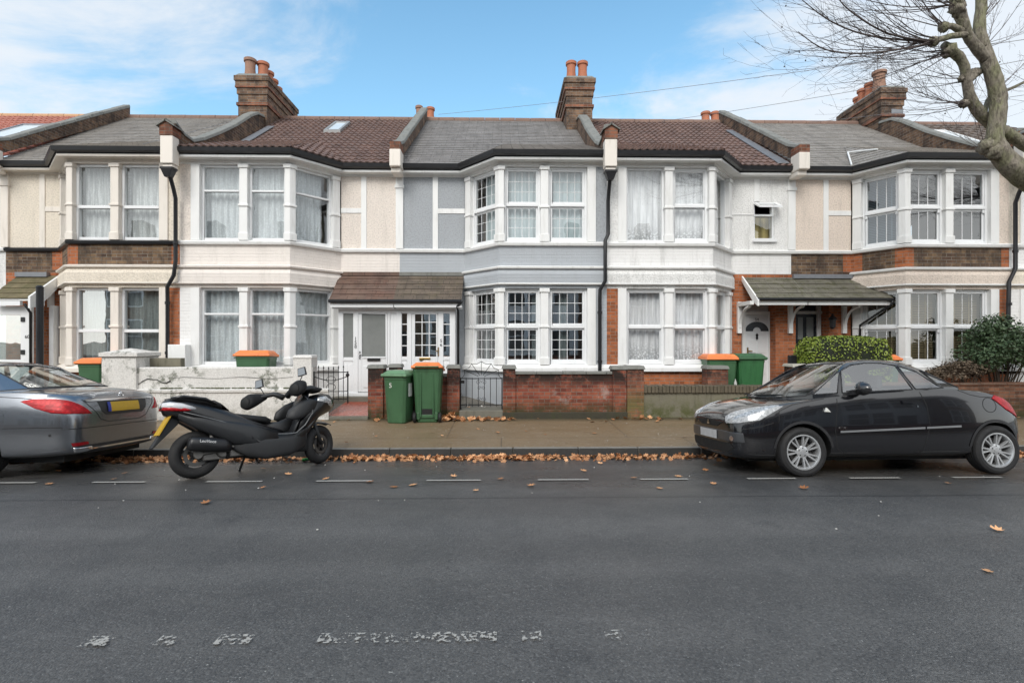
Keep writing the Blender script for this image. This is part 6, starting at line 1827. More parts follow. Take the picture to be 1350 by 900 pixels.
    patch('lower_grille', [(.90,.30,.385),(.86,.58,.385),(.82,.64,.33),(.84,.50,.265),(.88,.2,.25),(.88,-.2,.25),(.84,-.50,.265),(.82,-.64,.33),(.86,-.58,.385),(.90,-.30,.385)], T_, BLACK, root, .005, 4)
    patch('number_plate', [(.93,.26,.525),(.93,-.26,.525),(.93,-.26,.415),(.93,.26,.415)], T_, PLATE_G, root, .020, 3)
    hang(text_mesh('CZC', .05, CHROME, Matrix.Translation((-.50,.848,.585)) @ Matrix.Rotation(R(180),4,'Z') @ Matrix.Rotation(R(90),4,'X') @ Matrix.Rotation(R(-1),4,'Z'), 'badge', None, .002), root)
    mb = MB(); mb.prism([(-.27,.86,.79),(-.35,.86,.785),(-.295,.86,.845)], (0,-.03,0)); hang(mb.build('side_repeater', m_plain('repeater', (.7,.7,.66), .2), None, bevel=.006), root)
    # inside
    seat(root, -1.05, .36, .74); seat(root, -1.05, -.36, .74); 
    mb = MB(); mb.lathe([(.165,-.012),(.18,0),(.165,.012),(.155,0)], (0,0,0), 'z', 24, close=True)
    o = mb.build('steering_wheel', BLACK, None, smooth=True); o.location = (-.50,-.36,1.02); o.rotation_euler = (0, R(-62), 0); hang(o, root)
    mb = MB(); mb.hexa([(.02,-.6,.90),(.02,.6,.90),(-.42,.62,.90),(-.42,-.62,.90),(.0,-.55,.955),(.0,.55,.955),(-.40,.6,1.0),(-.40,-.6,1.0)]); hang(mb.build('dashboard', SEATM, None, bevel=.02), root)
    mb = MB(); mb.tube([(-.86,0,1.34),(-.80,.0,1.32)], .01, 6); mb.box(-.82,-.78,-.1,.1,1.28,1.34); hang(mb.build('rear_view_mirror', BLACK, None, bevel=.01), root)
    mb = MB(); mb.tube([(-1.62,.28,1.33),(-1.68,.28,1.40)], .006, 5); hang(mb.build('aerial', BLACK, None), root)
    for x in (0, -2.5):
        for s in (1, -1): wheel(root, x, s*.735, .30, .302, .195, .212, (7, R(9)), s)
    mb = MB(); mb.box(-2.9,.6,-.62,.62,.17,.30); hang(mb.build('underbody', BLACK, None), root)
    return root
black_car()

# ------------------------------------------------------------------ grey saloon, seen from its tail
def grey_saloon():
    PAINT = m_paint('grey_metallic_paint', (.235,.25,.275), rough=.25, coat=1.0, metal=.85)
    root = empty('parked_car', (PX(-8, 6.32)-.33, 7.22, road_z(7.22)-.002), 'dark grey metallic saloon car at the left edge showing its boot and red tail lamps', 'car')
    root.rotation_euler = (R(4.0), 0, R(180+.5))
    st = [(4.0,.55,.28,.5,.66,.70,.9),(3.9,.78,.22,.5,.72,.78,.92),(3.6,.90,.20,.5,.84,.90,.93),(3.165,.94,.2,.52,.93,1.0,.93),(2.5,.945,.2,.54,.98,1.06,.93),(2.1,.945,.2,.55,1.0,.96,.935),(1.4,.945,.2,.56,1.01,.94,.94),(.7,.945,.2,.57,1.02,.94,.94),
          (.2,.945,.2,.58,1.05,1.0,.93),(-.25,.94,.21,.60,1.05,1.12,.92),(-.60,.925,.22,.60,1.045,1.125,.905),(-.88,.90,.235,.60,1.02,1.10,.89),(-1.03,.875,.25,.60,.995,1.075,.87),(-1.10,.83,.26,.60,.955,1.03,.86),(-1.165,.74,.275,.56,.86,.93,.88),(-1.19,.60,.30,.54,.76,.81,.9)]
    b = shell('body', st, [PAINT, BLACK], 2, .55)
    b = cut_wells(b, [(0,.345,.385,.55,1.3),(3.165,.345,.385,.55,1.3)])
    hang(b, root)
    for p in b.data.polygons:
        c = p.center
        if -.3 < c.x < 2.25 and abs(c.y) < .74 and c.z > .85 and p.normal.z > .5: p.material_index = 1
    T_ = bvh_of(b)
    cols = [((2.45,0,1.05),(1.55,0,1.43)),((2.38,.40,1.05),(1.53,.35,1.425)),((2.15,.72,1.03),(1.45,.56,1.40)),((2.05,.79,1.02),(1.35,.60,1.395)),
            ((1.2,.83,1.03),(1.05,.615,1.41)),((1.1,.83,1.03),(1.0,.615,1.41)),((.5,.83,1.03),(.55,.60,1.40)),((.25,.82,1.05),(.25,.60,1.37)),((-.02,.80,1.06),(.02,.70,1.22),(.14,.61,1.355)),
            ((-.25,.745,1.08),(.08,.60,1.32)),((-.45,.66,1.10),(.16,.53,1.36)),((-.60,.35,1.115),(.22,.30,1.395)),((-.65,0,1.12),(.24,0,1.405))]
    greenhouse(root, cols, (.85,0,1.42), 1.465, PAINT, {'windscreen': {0,1}, 'side_window1': {3}, 'side_window2': {5,6,7}, 'rear_screen': {10,11}}, None)
    # a dark sunroof panel, boot lines
    for s in (1, -1):
        seam('panel_gap', [[(.35,1.02),(.30,.75),(.36,.5),(.45,.35)],[(-.12,1.01),(-.5,.985),(-.70,.965)],[(1.15,1.02),(1.12,.6),(1.15,.3)],[(-.40,.62),(-.9,.625),(-1.05,.62)]], T_, BLACK, root, s)
        patch('tail_lamp', [(-.56,s*.91,.95),(-.70,s*.905,.99),(-.93,s*.85,.985),(-1.05,s*.76,.93),(-1.12,s*.66,.85),(-1.15,s*.58,.775),(-1.13,s*.70,.775),(-1.06,s*.83,.785),(-.92,s*.90,.805),(-.74,s*.92,.865)], T_, TAILR, root, .012, 4, .012)
        seam('crease_line', [[(2.4,.78),(.4,.80),(-.4,.78)]], T_, PAINT, root, s, .012, .004)
        patch('exhaust_trim', [(-1.14,s*.78,.36),(-1.17,s*.56,.365),(-1.17,s*.54,.325),(-1.13,s*.76,.30)], T_, CHROME, root, .012, 3, .012)
        patch('bumper_reflector', [(-1.12,s*.80,.425),(-1.17,s*.62,.43),(-1.175,s*.60,.395),(-1.12,s*.78,.385)], T_, m_plain('reflector', (.30,.01,.015), .2, 0, .1, 30), root, .008, 3)
        patch('parking_sensor', [(-.93+.016*math.cos(a), s*.90, .53+.016*math.sin(a)) for a in [2*math.pi*k/10 for k in range(10)]], T_, PLASTIC_DK, root, .003, 1)
    xe = lambda z: -1.02 - max(0, .93-z)*.75
    def rear(name, pts, m, off, cuts=4, rim=.01):
        return patch(name, [(-1.35+.0*z, y, z) for (y, z) in pts], T_, m, root, off, cuts, rim)
    # raycast from the rear for panels on the tail
    def rpanel(name, pts, m, off, cuts=4):
        bm = bmesh.new(); f = bm.faces.new([bm.verts.new((0,y,z)) for (y,z) in pts]); bmesh.ops.triangulate(bm, faces=[f])
        for k in range(cuts): bmesh.ops.subdivide_edges(bm, edges=bm.edges[:], cuts=1, use_grid_fill=True)
        bmesh.ops.triangulate(bm, faces=bm.faces[:])
        for v in bm.verts:
            h = T_.ray_cast(Vector((-3, v.co.y, v.co.z)), Vector((1,0,0)))
            if h[0] is not None: v.co = Vector((h[0].x-off, v.co.y, v.co.z))
        me = bpy.data.meshes.new(name); bm.to_mesh(me); bm.free(); me.materials.append(m); me.polygons.foreach_set('use_smooth', [True]*len(me.polygons))
        o = bpy.data.objects.new(name, me); COL.objects.link(o); return hang(o, root)
    rpanel('plate_recess', [(-.46,.925),(.46,.925),(.42,.80),(.34,.745),(-.34,.745),(-.42,.80)], PLASTIC_DK, .004)
    rpanel('number_plate', [(-.27,.91),(.27,.91),(.27,.785),(-.27,.785)], PLATE_Y, .016, 3)
    rpanel('plate_band', [(.27,.91),(.325,.91),(.325,.785),(.27,.785)], m_plain('plate_blue', (.02,.04,.30), .4), .0165, 2)
    rpanel('chrome_strip', [(-.64,.955),(.64,.955),(.62,.93),(-.62,.93)], CHROME, .012)
    rpanel('diffuser', [(-.74,.385),(.74,.385),(.66,.29),(-.66,.29)], PLASTIC_DK, .006)
    rpanel('chrome_lip', [(-.55,.345),(.55,.345),(.53,.325),(-.53,.325)], CHROME, .012)
    mb = MB()
    # boot badge: ring with three spokes
    h = T_.ray_cast(Vector((-3,0,1.0)), Vector((1,0,0))); xb = (h[0].x if h[0] else -1.0)-.012
    ring = [(xb, .042*math.cos(a), 1.0+.042*math.sin(a)) for a in [2*math.pi*k/20 for k in range(21)]]
    mb.tube(ring, .005, 6)
    for k in range(3):
        a = R(90+120*k); mb.tube([(xb,0,1.0),(xb,.04*math.cos(a),1.0+.04*math.sin(a))], [.009,.003], 5)
    hang(mb.build('boot_badge', CHROME, None, smooth=True), root)
    h = T_.ray_cast(Vector((-3,.45,.985)), Vector((1,0,0))); xb = (h[0].x if h[0] else -1.0)-.004
    hang(text_mesh('S350 d', .055, CHROME, Matrix.Translation((xb,.46,.99)) @ Matrix.Rotation(R(-90+12),4,'Z') @ Matrix.Rotation(R(70),4,'X'), 'boot_lettering', None, .002), root)
    mb = MB()
    for ln in ([(-.66,.955),(-.60,.87),(-.50,.78),(-.44,.70),(-.30,.655),(.30,.655),(.44,.70),(.50,.78),(.60,.87),(.66,.955)], [(-.86,.60),(-.5,.60),(.5,.60),(.86,.60)]):
        rows = []
        P = [(ln[i][0]+(ln[i+1][0]-ln[i][0])*k/8, ln[i][1]+(ln[i+1][1]-ln[i][1])*k/8) for i in range(len(ln)-1) for k in range(8)]+[ln[-1]]
        H = [h for h in (T_.ray_cast(Vector((-3,y,z)), Vector((1,0,0))) for y,z in P) if h[0] is not None]
        for i,h in enumerate(H):
            d = (H[min(i+1,len(H)-1)][0]-H[max(i-1,0)][0]).normalized(); a = d.cross(h[1]).normalized()
            rows.append([h[0]+a*.004+h[1]*.002, h[0]-a*.004+h[1]*.002])
        mb.grid(rows)
    tag(hang(mb.build('boot_gap', BLACK, None), root), kind='stuff')
    seat(root, .75, .38, .76); seat(root, .75, -.38, .76)
    for x in (0, 3.165):
        for s in (1, -1): wheel(root, x, s*.80, .345, .348, .245, .245, (10, R(6)), s)
    mb = MB(); mb.box(-.95,3.6,-.68,.68,.18,.32); hang(mb.build('underbody', BLACK, None), root)
    return root
grey_saloon()

# ------------------------------------------------------------------ scooter
def sect_loft(mb, secs, n=20):
    """secs: (centre xyz, half width, half height, exponent[, dir angle]) rings in planes across local x (tilt about y)"""
    rings = []
    for (c, hw, hh, e, tilt) in secs:
        ring = []
        for k in range(n):
            a = 2*math.pi*k/n; ca, sa = math.cos(a), math.sin(a)
            y = math.copysign(abs(ca)**(2/e), ca)*hw; z = math.copysign(abs(sa)**(2/e), sa)*hh
            ring.append(mb.v((c[0]-math.sin(tilt)*z, c[1]+y, c[2]+math.cos(tilt)*z)))
        rings.append(ring)
    for r0, r1 in zip(rings, rings[1:]):
        for k in range(n): mb.f([r0[k],r0[(k+1)%n],r1[(k+1)%n],r1[k]])
    mb.f(rings[0][::-1]); mb.f(rings[-1])
def scooter():
    X0, Y0 = PX(253, 6.30), 6.36; X1, Y1 = PX(419, 7.40), 7.46
    hd_ = math.atan2(Y1-Y0, X1-X0)
    z0, z1 = road_z(Y0), road_z(Y1)
    root = empty('scooter', (X0, Y0, z0), 'large black maxi scooter leaning on its stand in front of the white wall', 'scooter')
    root.rotation_euler = (R(-9), -math.atan2(z1-z0, math.hypot(X1-X0, Y1-Y0)), hd_)
    GLOSS = m_paint('gloss_black_panel', (.006,.006,.007), rough=.3, coat=.35); SATIN = m_plain('satin_grey_panel', (.014,.015,.017), .42, 0, .2, 5, coat=.15); SEATV = m_plain('vinyl_seat', (.014,.014,.015), .6, 0, .2, 12, .1, 60)
    MATT = m_plain('matt_plastic', (.022,.023,.025), .6, 0, .2, 8); METAL = m_plain('dirty_metal', (.20,.19,.18), .45, .8, .35, 12)
    wb = math.hypot(X1-X0, Y1-Y0)
    # wheels
    def mwheel(x, Rt, wd, steer):
        w_ = bpy.data.objects.new('wheel', None); COL.objects.link(w_); w_.parent = root; w_.location = (x,0,Rt); w_.rotation_euler = (0,0,steer)
        mb = MB(); h = wd/2; Rr = Rt*.62
        mb.lathe([(Rr-.01,-h*.7),(Rr+.02,-h*.85),(Rt-.05,-h),(Rt-.012,-h*.55),(Rt,0),(Rt-.012,h*.55),(Rt-.05,h),(Rr+.02,h*.85),(Rr-.01,h*.7)], (0,0,0), 'y', 44, close=True)
        hang(mb.build('tyre', TYRE, None, smooth=True), w_)
        mb = MB(); mb.lathe([(Rr,-h*.72),(Rr+.006,-h*.8),(Rr-.02,-h*.6),(Rr-.02,h*.6),(Rr+.006,h*.8),(Rr,h*.72)], (0,0,0), 'y', 40, close=True)
        for k in range(5):
            a = 2*math.pi*k/5+.3; d = Vector((math.cos(a),0,math.sin(a))); t_ = Vector((-math.sin(a),0,math.cos(a)))*.02
            for yy in (-.022,.022):
                y_ = Vector((0,yy,0)); mb.hexa([d*.04-t_+y_-Vector((0,.012,0)), d*.04+t_+y_-Vector((0,.012,0)), d*(Rr-.01)+t_*.8+y_-Vector((0,.012,0)), d*(Rr-.01)-t_*.8+y_-Vector((0,.012,0)), d*.04-t_+y_, d*.04+t_+y_, d*(Rr-.01)+t_*.8+y_, d*(Rr-.01)-t_*.8+y_])
        mb.lathe([(.05,-h*.6),(.055,0),(.05,h*.6)], (0,0,0), 'y', 16)
        hang(mb.build('rim', ALLOY_DK, None, smooth=True, auto=35), w_)
        mb = MB(); mb.lathe([(Rr*.55,-h*.62),(Rr*.80,-h*.62),(Rr*.80,-h*.56),(Rr*.55,-h*.56)], (0,0,0), 'y', 30, close=True); hang(mb.build('brake_disc', DISC, None, smooth=True, auto=35), w_)
        return w_
    mwheel(0, .285, .16, 0); mwheel(wb, .275, .125, R(24))
    # tail and side body
    mb = MB()
    sect_loft(mb, [((-.36,0,.90),.06,.05,2.5,-.3),((-.31,0,.87),.135,.10,2.8,-.25),((-.15,0,.83),.185,.135,3,-.12),((.08,0,.72),.22,.19,3,0),((.35,0,.61),.24,.20,3,.1),((.62,0,.53),.225,.15,3,.1),((.85,0,.47),.18,.11,3,0),((1.02,0,.44),.13,.08,3,0)], 24)
    hang(mb.build('tail_body', GLOSS, None, smooth=True), root)
    for s in (-1, 1):
        mb = MB(); sect_loft(mb, [((-.22,s*.13,.76),.03,.04,2.5,0),((.05,s*.175,.64),.05,.10,2.6,0),((.35,s*.205,.52),.06,.15,2.6,.1),((.6,s*.21,.46),.055,.15,2.6,.1),((.9,s*.205,.41),.05,.10,2.6,0)], 16)
        hang(mb.build('side_panel', SATIN, None, smooth=True), root)
        mb = MB(); sect_loft(mb, [((.34,s*.17,.36),.03,.03,2.5,0),((.5,s*.20,.34),.05,.14,3,.2),((.75,s*.22,.29),.05,.14,3,0),((1.08,s*.21,.30),.05,.13,3,-.1),((1.30,s*.16,.36),.04,.11,3,-.2)], 16)
        hang(mb.build('lower_cowl', MATT, None, smooth=True), root)
        # tail lamp halves
        mb = MB(); sect_loft(mb, [((-.375,s*.05,.895),.035,.028,2.4,-.3),((-.31,s*.105,.885),.045,.045,2.4,-.2),((-.20,s*.158,.865),.035,.045,2.4,-.1),((-.02,s*.185,.83),.012,.014,2.4,0)], 14)
        hang(mb.build('tail_lamp', m_plain('clear_lamp', (.62,.62,.64), .15, 0, .2, 25, coat=1), None, smooth=True), root)
        mb = MB(); sect_loft(mb, [((-.37,s*.055,.855),.045,.022,2.4,-.3),((-.30,s*.115,.845),.045,.028,2.4,-.2),((-.17,s*.172,.83),.028,.024,2.4,-.1),((-.10,s*.18,.82),.012,.01,2.4,0)], 14)
        hang(mb.build('brake_lamp', TAILR, None, smooth=True), root)
        mb = MB(); mb.tube([(-.30,s*.13,.97),(-.18,s*.175,.985),(.05,s*.195,.95),(.18,s*.19,.88)], [.014,.018,.018,.012], 8); hang(mb.build('grab_rail', GLOSS, None, smooth=True), root)
    # seat
    mb = MB()
    sect_loft(mb, [((-.30,0,.955),.10,.02,2.6,-.15),((-.20,0,.965),.155,.035,2.8,-.1),((.05,0,.925),.175,.045,3,.1),((.24,0,.86),.175,.05,3,.2)], 20)
    hang(mb.build('seat', SEATV, None, smooth=True), root)
    mb = MB(); sect_loft(mb, [((.20,0,.90),.14,.05,2.6,.5),((.27,0,.86),.155,.06,2.6,.7),((.34,0,.80),.13,.04,2.6,.6)], 18); hang(mb.build('backrest', SEATV, None, smooth=True), root)
    mb = MB(); sect_loft(mb, [((.22,0,.75),.17,.06,3,.2),((.40,0,.715),.175,.055,3,.1),((.62,0,.685),.16,.05,3,.05),((.80,0,.66),.11,.05,3,-.2),((.87,0,.63),.07,.04,3,-.4)], 20); hang(mb.build('seat', SEATV, None, smooth=True), root)
    # footwell and tunnel
    mb = MB(); sect_loft(mb, [((.72,0,.42),.22,.10,3.5,0),((.95,0,.385),.235,.085,3.5,0),((1.12,0,.40),.235,.09,3.5,-.1),((1.30,0,.47),.22,.10,3.5,-.4)], 22); hang(mb.build('footboard', SATIN, None, smooth=True), root)
    mb = MB(); sect_loft(mb, [((.80,0,.55),.07,.08,2.5,0),((1.0,0,.53),.075,.10,2.5,0),((1.2,0,.60),.085,.13,2.5,-.3)], 16); hang(mb.build('centre_tunnel', MATT, None, smooth=True), root)
    # front fairing: leg shield inside, nose outside
    mb = MB(); sect_loft(mb, [((1.14,0,.50),.235,.17,3,-.45),((1.20,0,.66),.25,.18,3,-.5),((1.27,0,.82),.245,.16,3,-.55),((1.32,0,.94),.20,.12,3,-.55)], 22); hang(mb.build('leg_shield', SATIN, None, smooth=True), root)
    mb = MB()
    sect_loft(mb, [((1.22,0,.64),.24,.28,2.6,-.30),((1.36,0,.71),.265,.29,2.5,-.36),((1.50,0,.78),.24,.25,2.3,-.42),((1.62,0,.82),.19,.19,2.2,-.46),((1.72,0,.82),.12,.13,2.1,-.48),((1.78,0,.80),.04,.06,2,-.5)], 26)
    hang(mb.build('front_fairing', GLOSS, None, smooth=True), root)
    mb = MB(); sect_loft(mb, [((1.14,0,.36),.13,.10,2.8,-.2),((1.26,0,.45),.19,.18,2.6,-.3),((1.38,0,.56),.20,.20,2.5,-.4),((1.50,0,.68),.18,.17,2.4,-.45),((1.60,0,.76),.10,.10,2.2,-.5)], 20); hang(mb.build('front_apron', GLOSS, None, smooth=True), root)
    mb = MB(); sect_loft(mb, [((1.22,0,1.02),.19,.05,2.5,-.5),((1.38,0,1.07),.21,.06,2.5,-.6),((1.55,0,1.04),.16,.05,2.4,-.7)], 20); hang(mb.build('dash_cowl', MATT, None, smooth=True), root)
    for s in (-1,1):
        mb = MB(); sect_loft(mb, [((1.46,s*.20,.90),.03,.04,2.2,-.4),((1.56,s*.175,.89),.055,.075,2.2,-.5),((1.66,s*.13,.85),.05,.065,2.2,-.6),((1.74,s*.075,.80),.025,.035,2.2,-.6)], 14); hang(mb.build('headlight', HEADL, None, smooth=True), root)
        mb = MB(); sect_loft(mb, [((1.04,s*.21,.72),.03,.06,2.5,-.3),((1.14,s*.245,.75),.06,.13,2.6,-.4),((1.26,s*.26,.78),.055,.15,2.6,-.4),((1.42,s*.245,.82),.02,.07,2.6,-.4)], 16); hang(mb.build('knee_pocket', MATT, None, smooth=True), root)
        # handlebar, muff, mirror (bars turned to the left)
        Ms = Matrix.Translation((1.22,.03,-.03)) @ Matrix.Rotation(R(30),4,'Z') @ Matrix.Rotation(R(-9),4,'X') @ Matrix.Translation((-1.34,0,0))
        mb = MB(Ms); mb.tube([(1.38,s*.03,1.02),(1.35,s*.16,1.10),(1.20,s*.40,1.08)], [.045,.034,.022], 10); hang(mb.build('handlebar', MATT, None, smooth=True), root)
        mb = MB(Ms); sect_loft(mb, [((1.06,s*.40,1.03),.085,.085,2.2,-.2),((1.13,s*.40,1.04),.11,.115,2.2,-.2),((1.23,s*.38,1.06),.10,.10,2.2,-.3),((1.34,s*.30,1.09),.05,.05,2.2,-.3)], 18); hang(mb.build('hand_muff', m_plain('muff_fabric', (.008,.008,.009), .85, 0, .2, 10), None, smooth=True), root)
        mb = MB(Ms); mb.lathe([(.065,-.012),(.078,0),(.06,.006)], (1.055,s*.40,1.03), 'x', 16); hang(mb.build('muff_opening', BLACK, None, smooth=True), root)
        mb = MB(Ms); mb.tube([(1.30,s*.26,1.10),(1.33,s*.33,1.20),(1.34,s*.37,1.27)], .008, 6); mb.hexa([(1.32,s*.29,1.24),(1.345,s*.29,1.24),(1.345,s*.43,1.24),(1.32,s*.43,1.24),(1.33,s*.30,1.36),(1.35,s*.30,1.36),(1.35,s*.42,1.36),(1.33,s*.42,1.36)]); mi_ = hang(mb.build('mirror', MATT, None, smooth=True, auto=30, bevel=.008), root)
        mb = MB(Ms); mb.poly([(1.317,s*.30,1.25),(1.317,s*.42,1.25),(1.327,s*.41,1.35),(1.327,s*.31,1.35)]); hang(mb.build('mirror_glass', m_plain('mirror_silver', (.25,.26,.27), .08, 1, .02), None), mi_)
        # fork
        mb = MB(); mb.tube([(wb,s*.085,.275),(wb-.12,s*.085,.62)], .026, 10); hang(mb.build('fork', MATT, None, smooth=True), root)
    mb = MB(); rows = []
    for i in range(13):
        a = R(62+88*i/12); rows.append([(wb+.325*math.cos(a)*(1), w_, .275+.325*math.sin(a)*(1-.25*abs(w_)/.08*.3)) for w_ in (-.085,-.06,-.03,0,.03,.06,.085)])
    mb.grid(rows); o = hang(mb.build('front_mudguard', GLOSS, None, smooth=True), root); o.modifiers.new('s','SOLIDIFY').thickness = .012
    # rear mudguard and plate
    mb = MB(); mb.prism([(-.16,-.05,.78),(-.28,-.05,.74),(-.47,-.05,.40),(-.455,-.05,.385),(-.20,-.05,.66)], (0,.10,0)); hang(mb.build('rear_mudguard', MATT, None, bevel=.01), root)
    mb = MB(); mb.hexa([(-.30,-.11,.76),(-.30,.11,.76),(-.285,.11,.76),(-.285,-.11,.76),(-.415,-.11,.545),(-.415,.11,.545),(-.40,.11,.54),(-.40,-.11,.54)]); hang(mb.build('number_plate', PLATE_Y, None), root)
    TRIM = m_plain('grey_edge_trim', (.16,.165,.17), .35, .3, .1)
    for s in (-1, 1):
        mb = MB(); mb.tube([(-.18,s*.195,.80),(.08,s*.222,.715),(.35,s*.243,.62),(.60,s*.236,.545),(.80,s*.20,.50)], [.004,.007,.007,.006,.003], 6); hang(mb.build('trim_line', TRIM, None, smooth=True), root)
        mb = MB(); mb.tube([(.76,s*.235,.475),(1.0,s*.25,.455),(1.14,s*.25,.46),(1.26,s*.262,.56),(1.36,s*.272,.72),(1.34,s*.268,.86),(1.26,s*.25,.96)], [.004,.008,.009,.009,.008,.007,.004], 6); hang(mb.build('trim_line', TRIM, None, smooth=True), root)
        mb = MB(); sect_loft(mb, [((.42,s*.225,.50),.012,.03,2.5,0),((.56,s*.245,.46),.02,.07,2.6,.3),((.70,s*.24,.36),.02,.09,2.6,.5),((.84,s*.225,.27),.012,.05,2.6,.5)], 12); hang(mb.build('side_blade', GLOSS, None, smooth=True), root)
    # exhaust and engine on the right side
    mb = MB(); sect_loft(mb, [((-.13,-.20,.42),.05,.06,2.2,-.15),((-.10,-.20,.42),.075,.085,2.3,-.1),((.05,-.205,.40),.08,.09,2.3,0),((.26,-.205,.37),.078,.085,2.3,0),((.34,-.195,.35),.05,.055,2.2,0)], 20)
    ex = hang(mb.build('exhaust', m_plain('exhaust_black', (.018,.018,.02), .35, .2, .25, 7), None, smooth=True), root)
    mb = MB(); mb.tube([(.34,-.195,.35),(.46,-.17,.33),(.60,-.10,.27)], .022, 10); hang(mb.build('exhaust_pipe', METAL, None, smooth=True), ex)
    hang(text_mesh('LeoVince', .048, m_plain('white_lettering', (.75,.75,.75), .5), Matrix.Translation((.06,-.2885,.435)) @ Matrix.Rotation(R(90),4,'X') @ Matrix.Rotation(R(-8),4,'Z'), 'lettering', None, .001), ex)
    mb = MB(); mb.lathe([(.08,-.13),(.10,-.05),(.10,.10),(.07,.14)], (.28,0,.30), 'y', 16); mb.box(.05,.62,-.11,.13,.20,.34); mb.box(.34,.52,-.16,-.08,.22,.36); hang(mb.build('engine', METAL, None, bevel=.015), root)
    mb = MB(); mb.lathe([(.05,-.02),(.055,0),(.03,.03)], (0,-.115,.285), 'y', 14); mb.tube([(0,-.11,.285),(.25,-.12,.31)], .025, 8); hang(mb.build('swing_arm', METAL, None, smooth=True, auto=40), root)
    mb = MB(); mb.tube([(.12,-.15,.36),(.16,-.15,.62)], .03, 12); hang(mb.build('shock_absorber', METAL, None, smooth=True), root)
    mb = MB(); mb.tube([(.62,.10,.25),(.56,.17,.02)], .014, 8); mb.tube([(.66,-.10,.22),(.68,-.14,.10)], .012, 8); hang(mb.build('stand', MATT, None), root)
    mb = MB(); mb.box(.3, 1.35, -.14, .14, .20, .40); hang(mb.build('belly_pan', BLACK, None, bevel=.03), root)
    return root
scooter()
# ================================================================== PLANE TREE
def bark():
    t = NT('mossy_bark'); p = t.pos()
    n1 = t.noise(t.scale(p, (1,1,.6)), 9, 6, .7); n2 = t.noise(p, 2.0, 5, .6)
    col = t.mix(n1, (.18,.155,.125), (.35,.31,.255))
    g = t.n('ShaderNodeNewGeometry'); nx = t.sep(g.outputs['Normal'])[0]
    col = t.mix(t.math('MULTIPLY', t.ramp(n2, .38, .6), .65), col, (.24,.25,.13))
    v = t.n('ShaderNodeTexVoronoi'); t.l(t.scale(p, (1,1,.55)), v.inputs['Vector']); v.inputs['Scale'].default_value = 16
    col = t.mix(t.ramp(t.sep(v.outputs['Color'])[0], .62, .8, 0, .55), col, (.34,.30,.25))
    fis = t.noise(t.scale(p, (1,1,.25)), 26, 5, .7)
    col = t.mix(t.ramp(fis, .40, .54, .55, 0), col, (.07,.058,.047))
    t.bsdf(col, .9, 0, .25, 0, t.math('ADD', n1, fis), 1.0, .04); return t.m
BARK = bark(); TWIG = m_plain('twig_bark', (.095,.075,.07), .85, 0, .3, 3)
tr = empty('plane_tree', (10.3, 8.6, pave_z(8.6)), 'bare pollarded street tree with knobbly limbs and long thin twigs reaching over the roofs', 'tree')
def limb(pts, knob=()):
    P = []
    for (px, py, Y, rpx) in pts:
        P.append((Vector((PX(px,Y), Y, PZ(px,py,Y))), rpx*Y/FPX))
    out, rs = [], []
    for i in range(len(P)-1):
        p0 = P[max(i-1,0)][0]; p1 = P[i][0]; p2 = P[i+1][0]; p3 = P[min(i+2,len(P)-1)][0]
        for k in range(5):
            t = k/5
            q = .5*((2*p1)+(p2-p0)*t+(2*p0-5*p1+4*p2-p3)*t*t+(3*p1-p0-3*p2+p3)*t**3)
            r = P[i][1]+(P[i+1][1]-P[i][1])*t
            r *= 1+.10*mnoise.noise(q*3.1)+.05*mnoise.noise(q*9)
            out.append(q); rs.append(r*.80)
    out.append(P[-1][0]); rs.append(P[-1][1]*.80)
    return out, rs
def tubeN(mb, pts, rs, n, rough=0):
    v0 = len(mb.bm.verts)
    mb.tube(pts, rs, n)
    if rough:
        mb.bm.verts.ensure_lookup_table()
        for v in list(mb.bm.verts)[v0:]:
            nn = mnoise.noise_vector(v.co*7)*rough + mnoise.noise_vector(v.co*19)*rough*.5
            v.co += nn
mb = MB()
base = [(1500,640,8.6,34),(1490,560,8.6,30),(1470,420,8.55,27),(1440,330,8.5,24),(1400,268,8.45,21),(1350,232,8.4,18.5),(1322,207,8.4,15.5),(1312,185,8.4,13),(1314,162,8.4,11.5),(1316,130,8.4,12),(1307,92,8.4,11),(1296,63,8.4,10),(1291,35,8.4,8.5),(1294,5,8.4,7.5),(1290,-50,8.4,7),(1300,-120,8.4,6)]
p, r = limb(base); tubeN(mb, p, r, 18, .012)
adopt(mb.build('trunk', BARK, smooth=True), tr)
limbs = [
 [(1440,330,8.5,18),(1400,222,8.7,12),(1350,190,8.7,9.5),(1322,173,8.65,9),(1298,156,8.6,9),(1281,133,8.5,8.5),(1275,110,8.45,7.5),(1270,84,8.4,7),(1258,69,8.35,7.5),(1244,59,8.3,6)],
 [(1300,78,8.4,9),(1281,55,8.3,8),(1272,37,8.25,8),(1264,12,8.2,9),(1258,-12,8.2,8),(1262,-60,8.2,6)],
 [(1273,46,8.25,5),(1255,48,8.2,4.5),(1232,54,8.1,5)],
 [(1270,42,8.25,5),(1254,35,8.2,4.5),(1242,36,8.1,6)],
 [(1275,108,8.45,6),(1286,98,8.5,6.5),(1297,91,8.5,6)],
 [(1298,152,8.55,4),(1305,128,8.7,3),(1330,118,8.9,2.2),(1370,100,9.2,1.5)],
 [(1350,190,8.7,9),(1420,130,8.9,8),(1460,40,9.0,7),(1450,-60,9,6)],
]
for L in limbs:
    mb = MB(); p, r = limb(L); tubeN(mb, p, r, 12, .010); adopt(mb.build('limb', BARK, smooth=True), tr)
knobs = [(1244,36,8.1,8),(1231,55,8.1,8),(1251,67,8.3,11),(1262,12,8.2,12),(1271,137,8.5,7),(1268,104,8.45,6),(1300,194,8.4,13),(1311,201,8.35,12),(1284,97,8.5,8),(1262,4,8.2,11)]
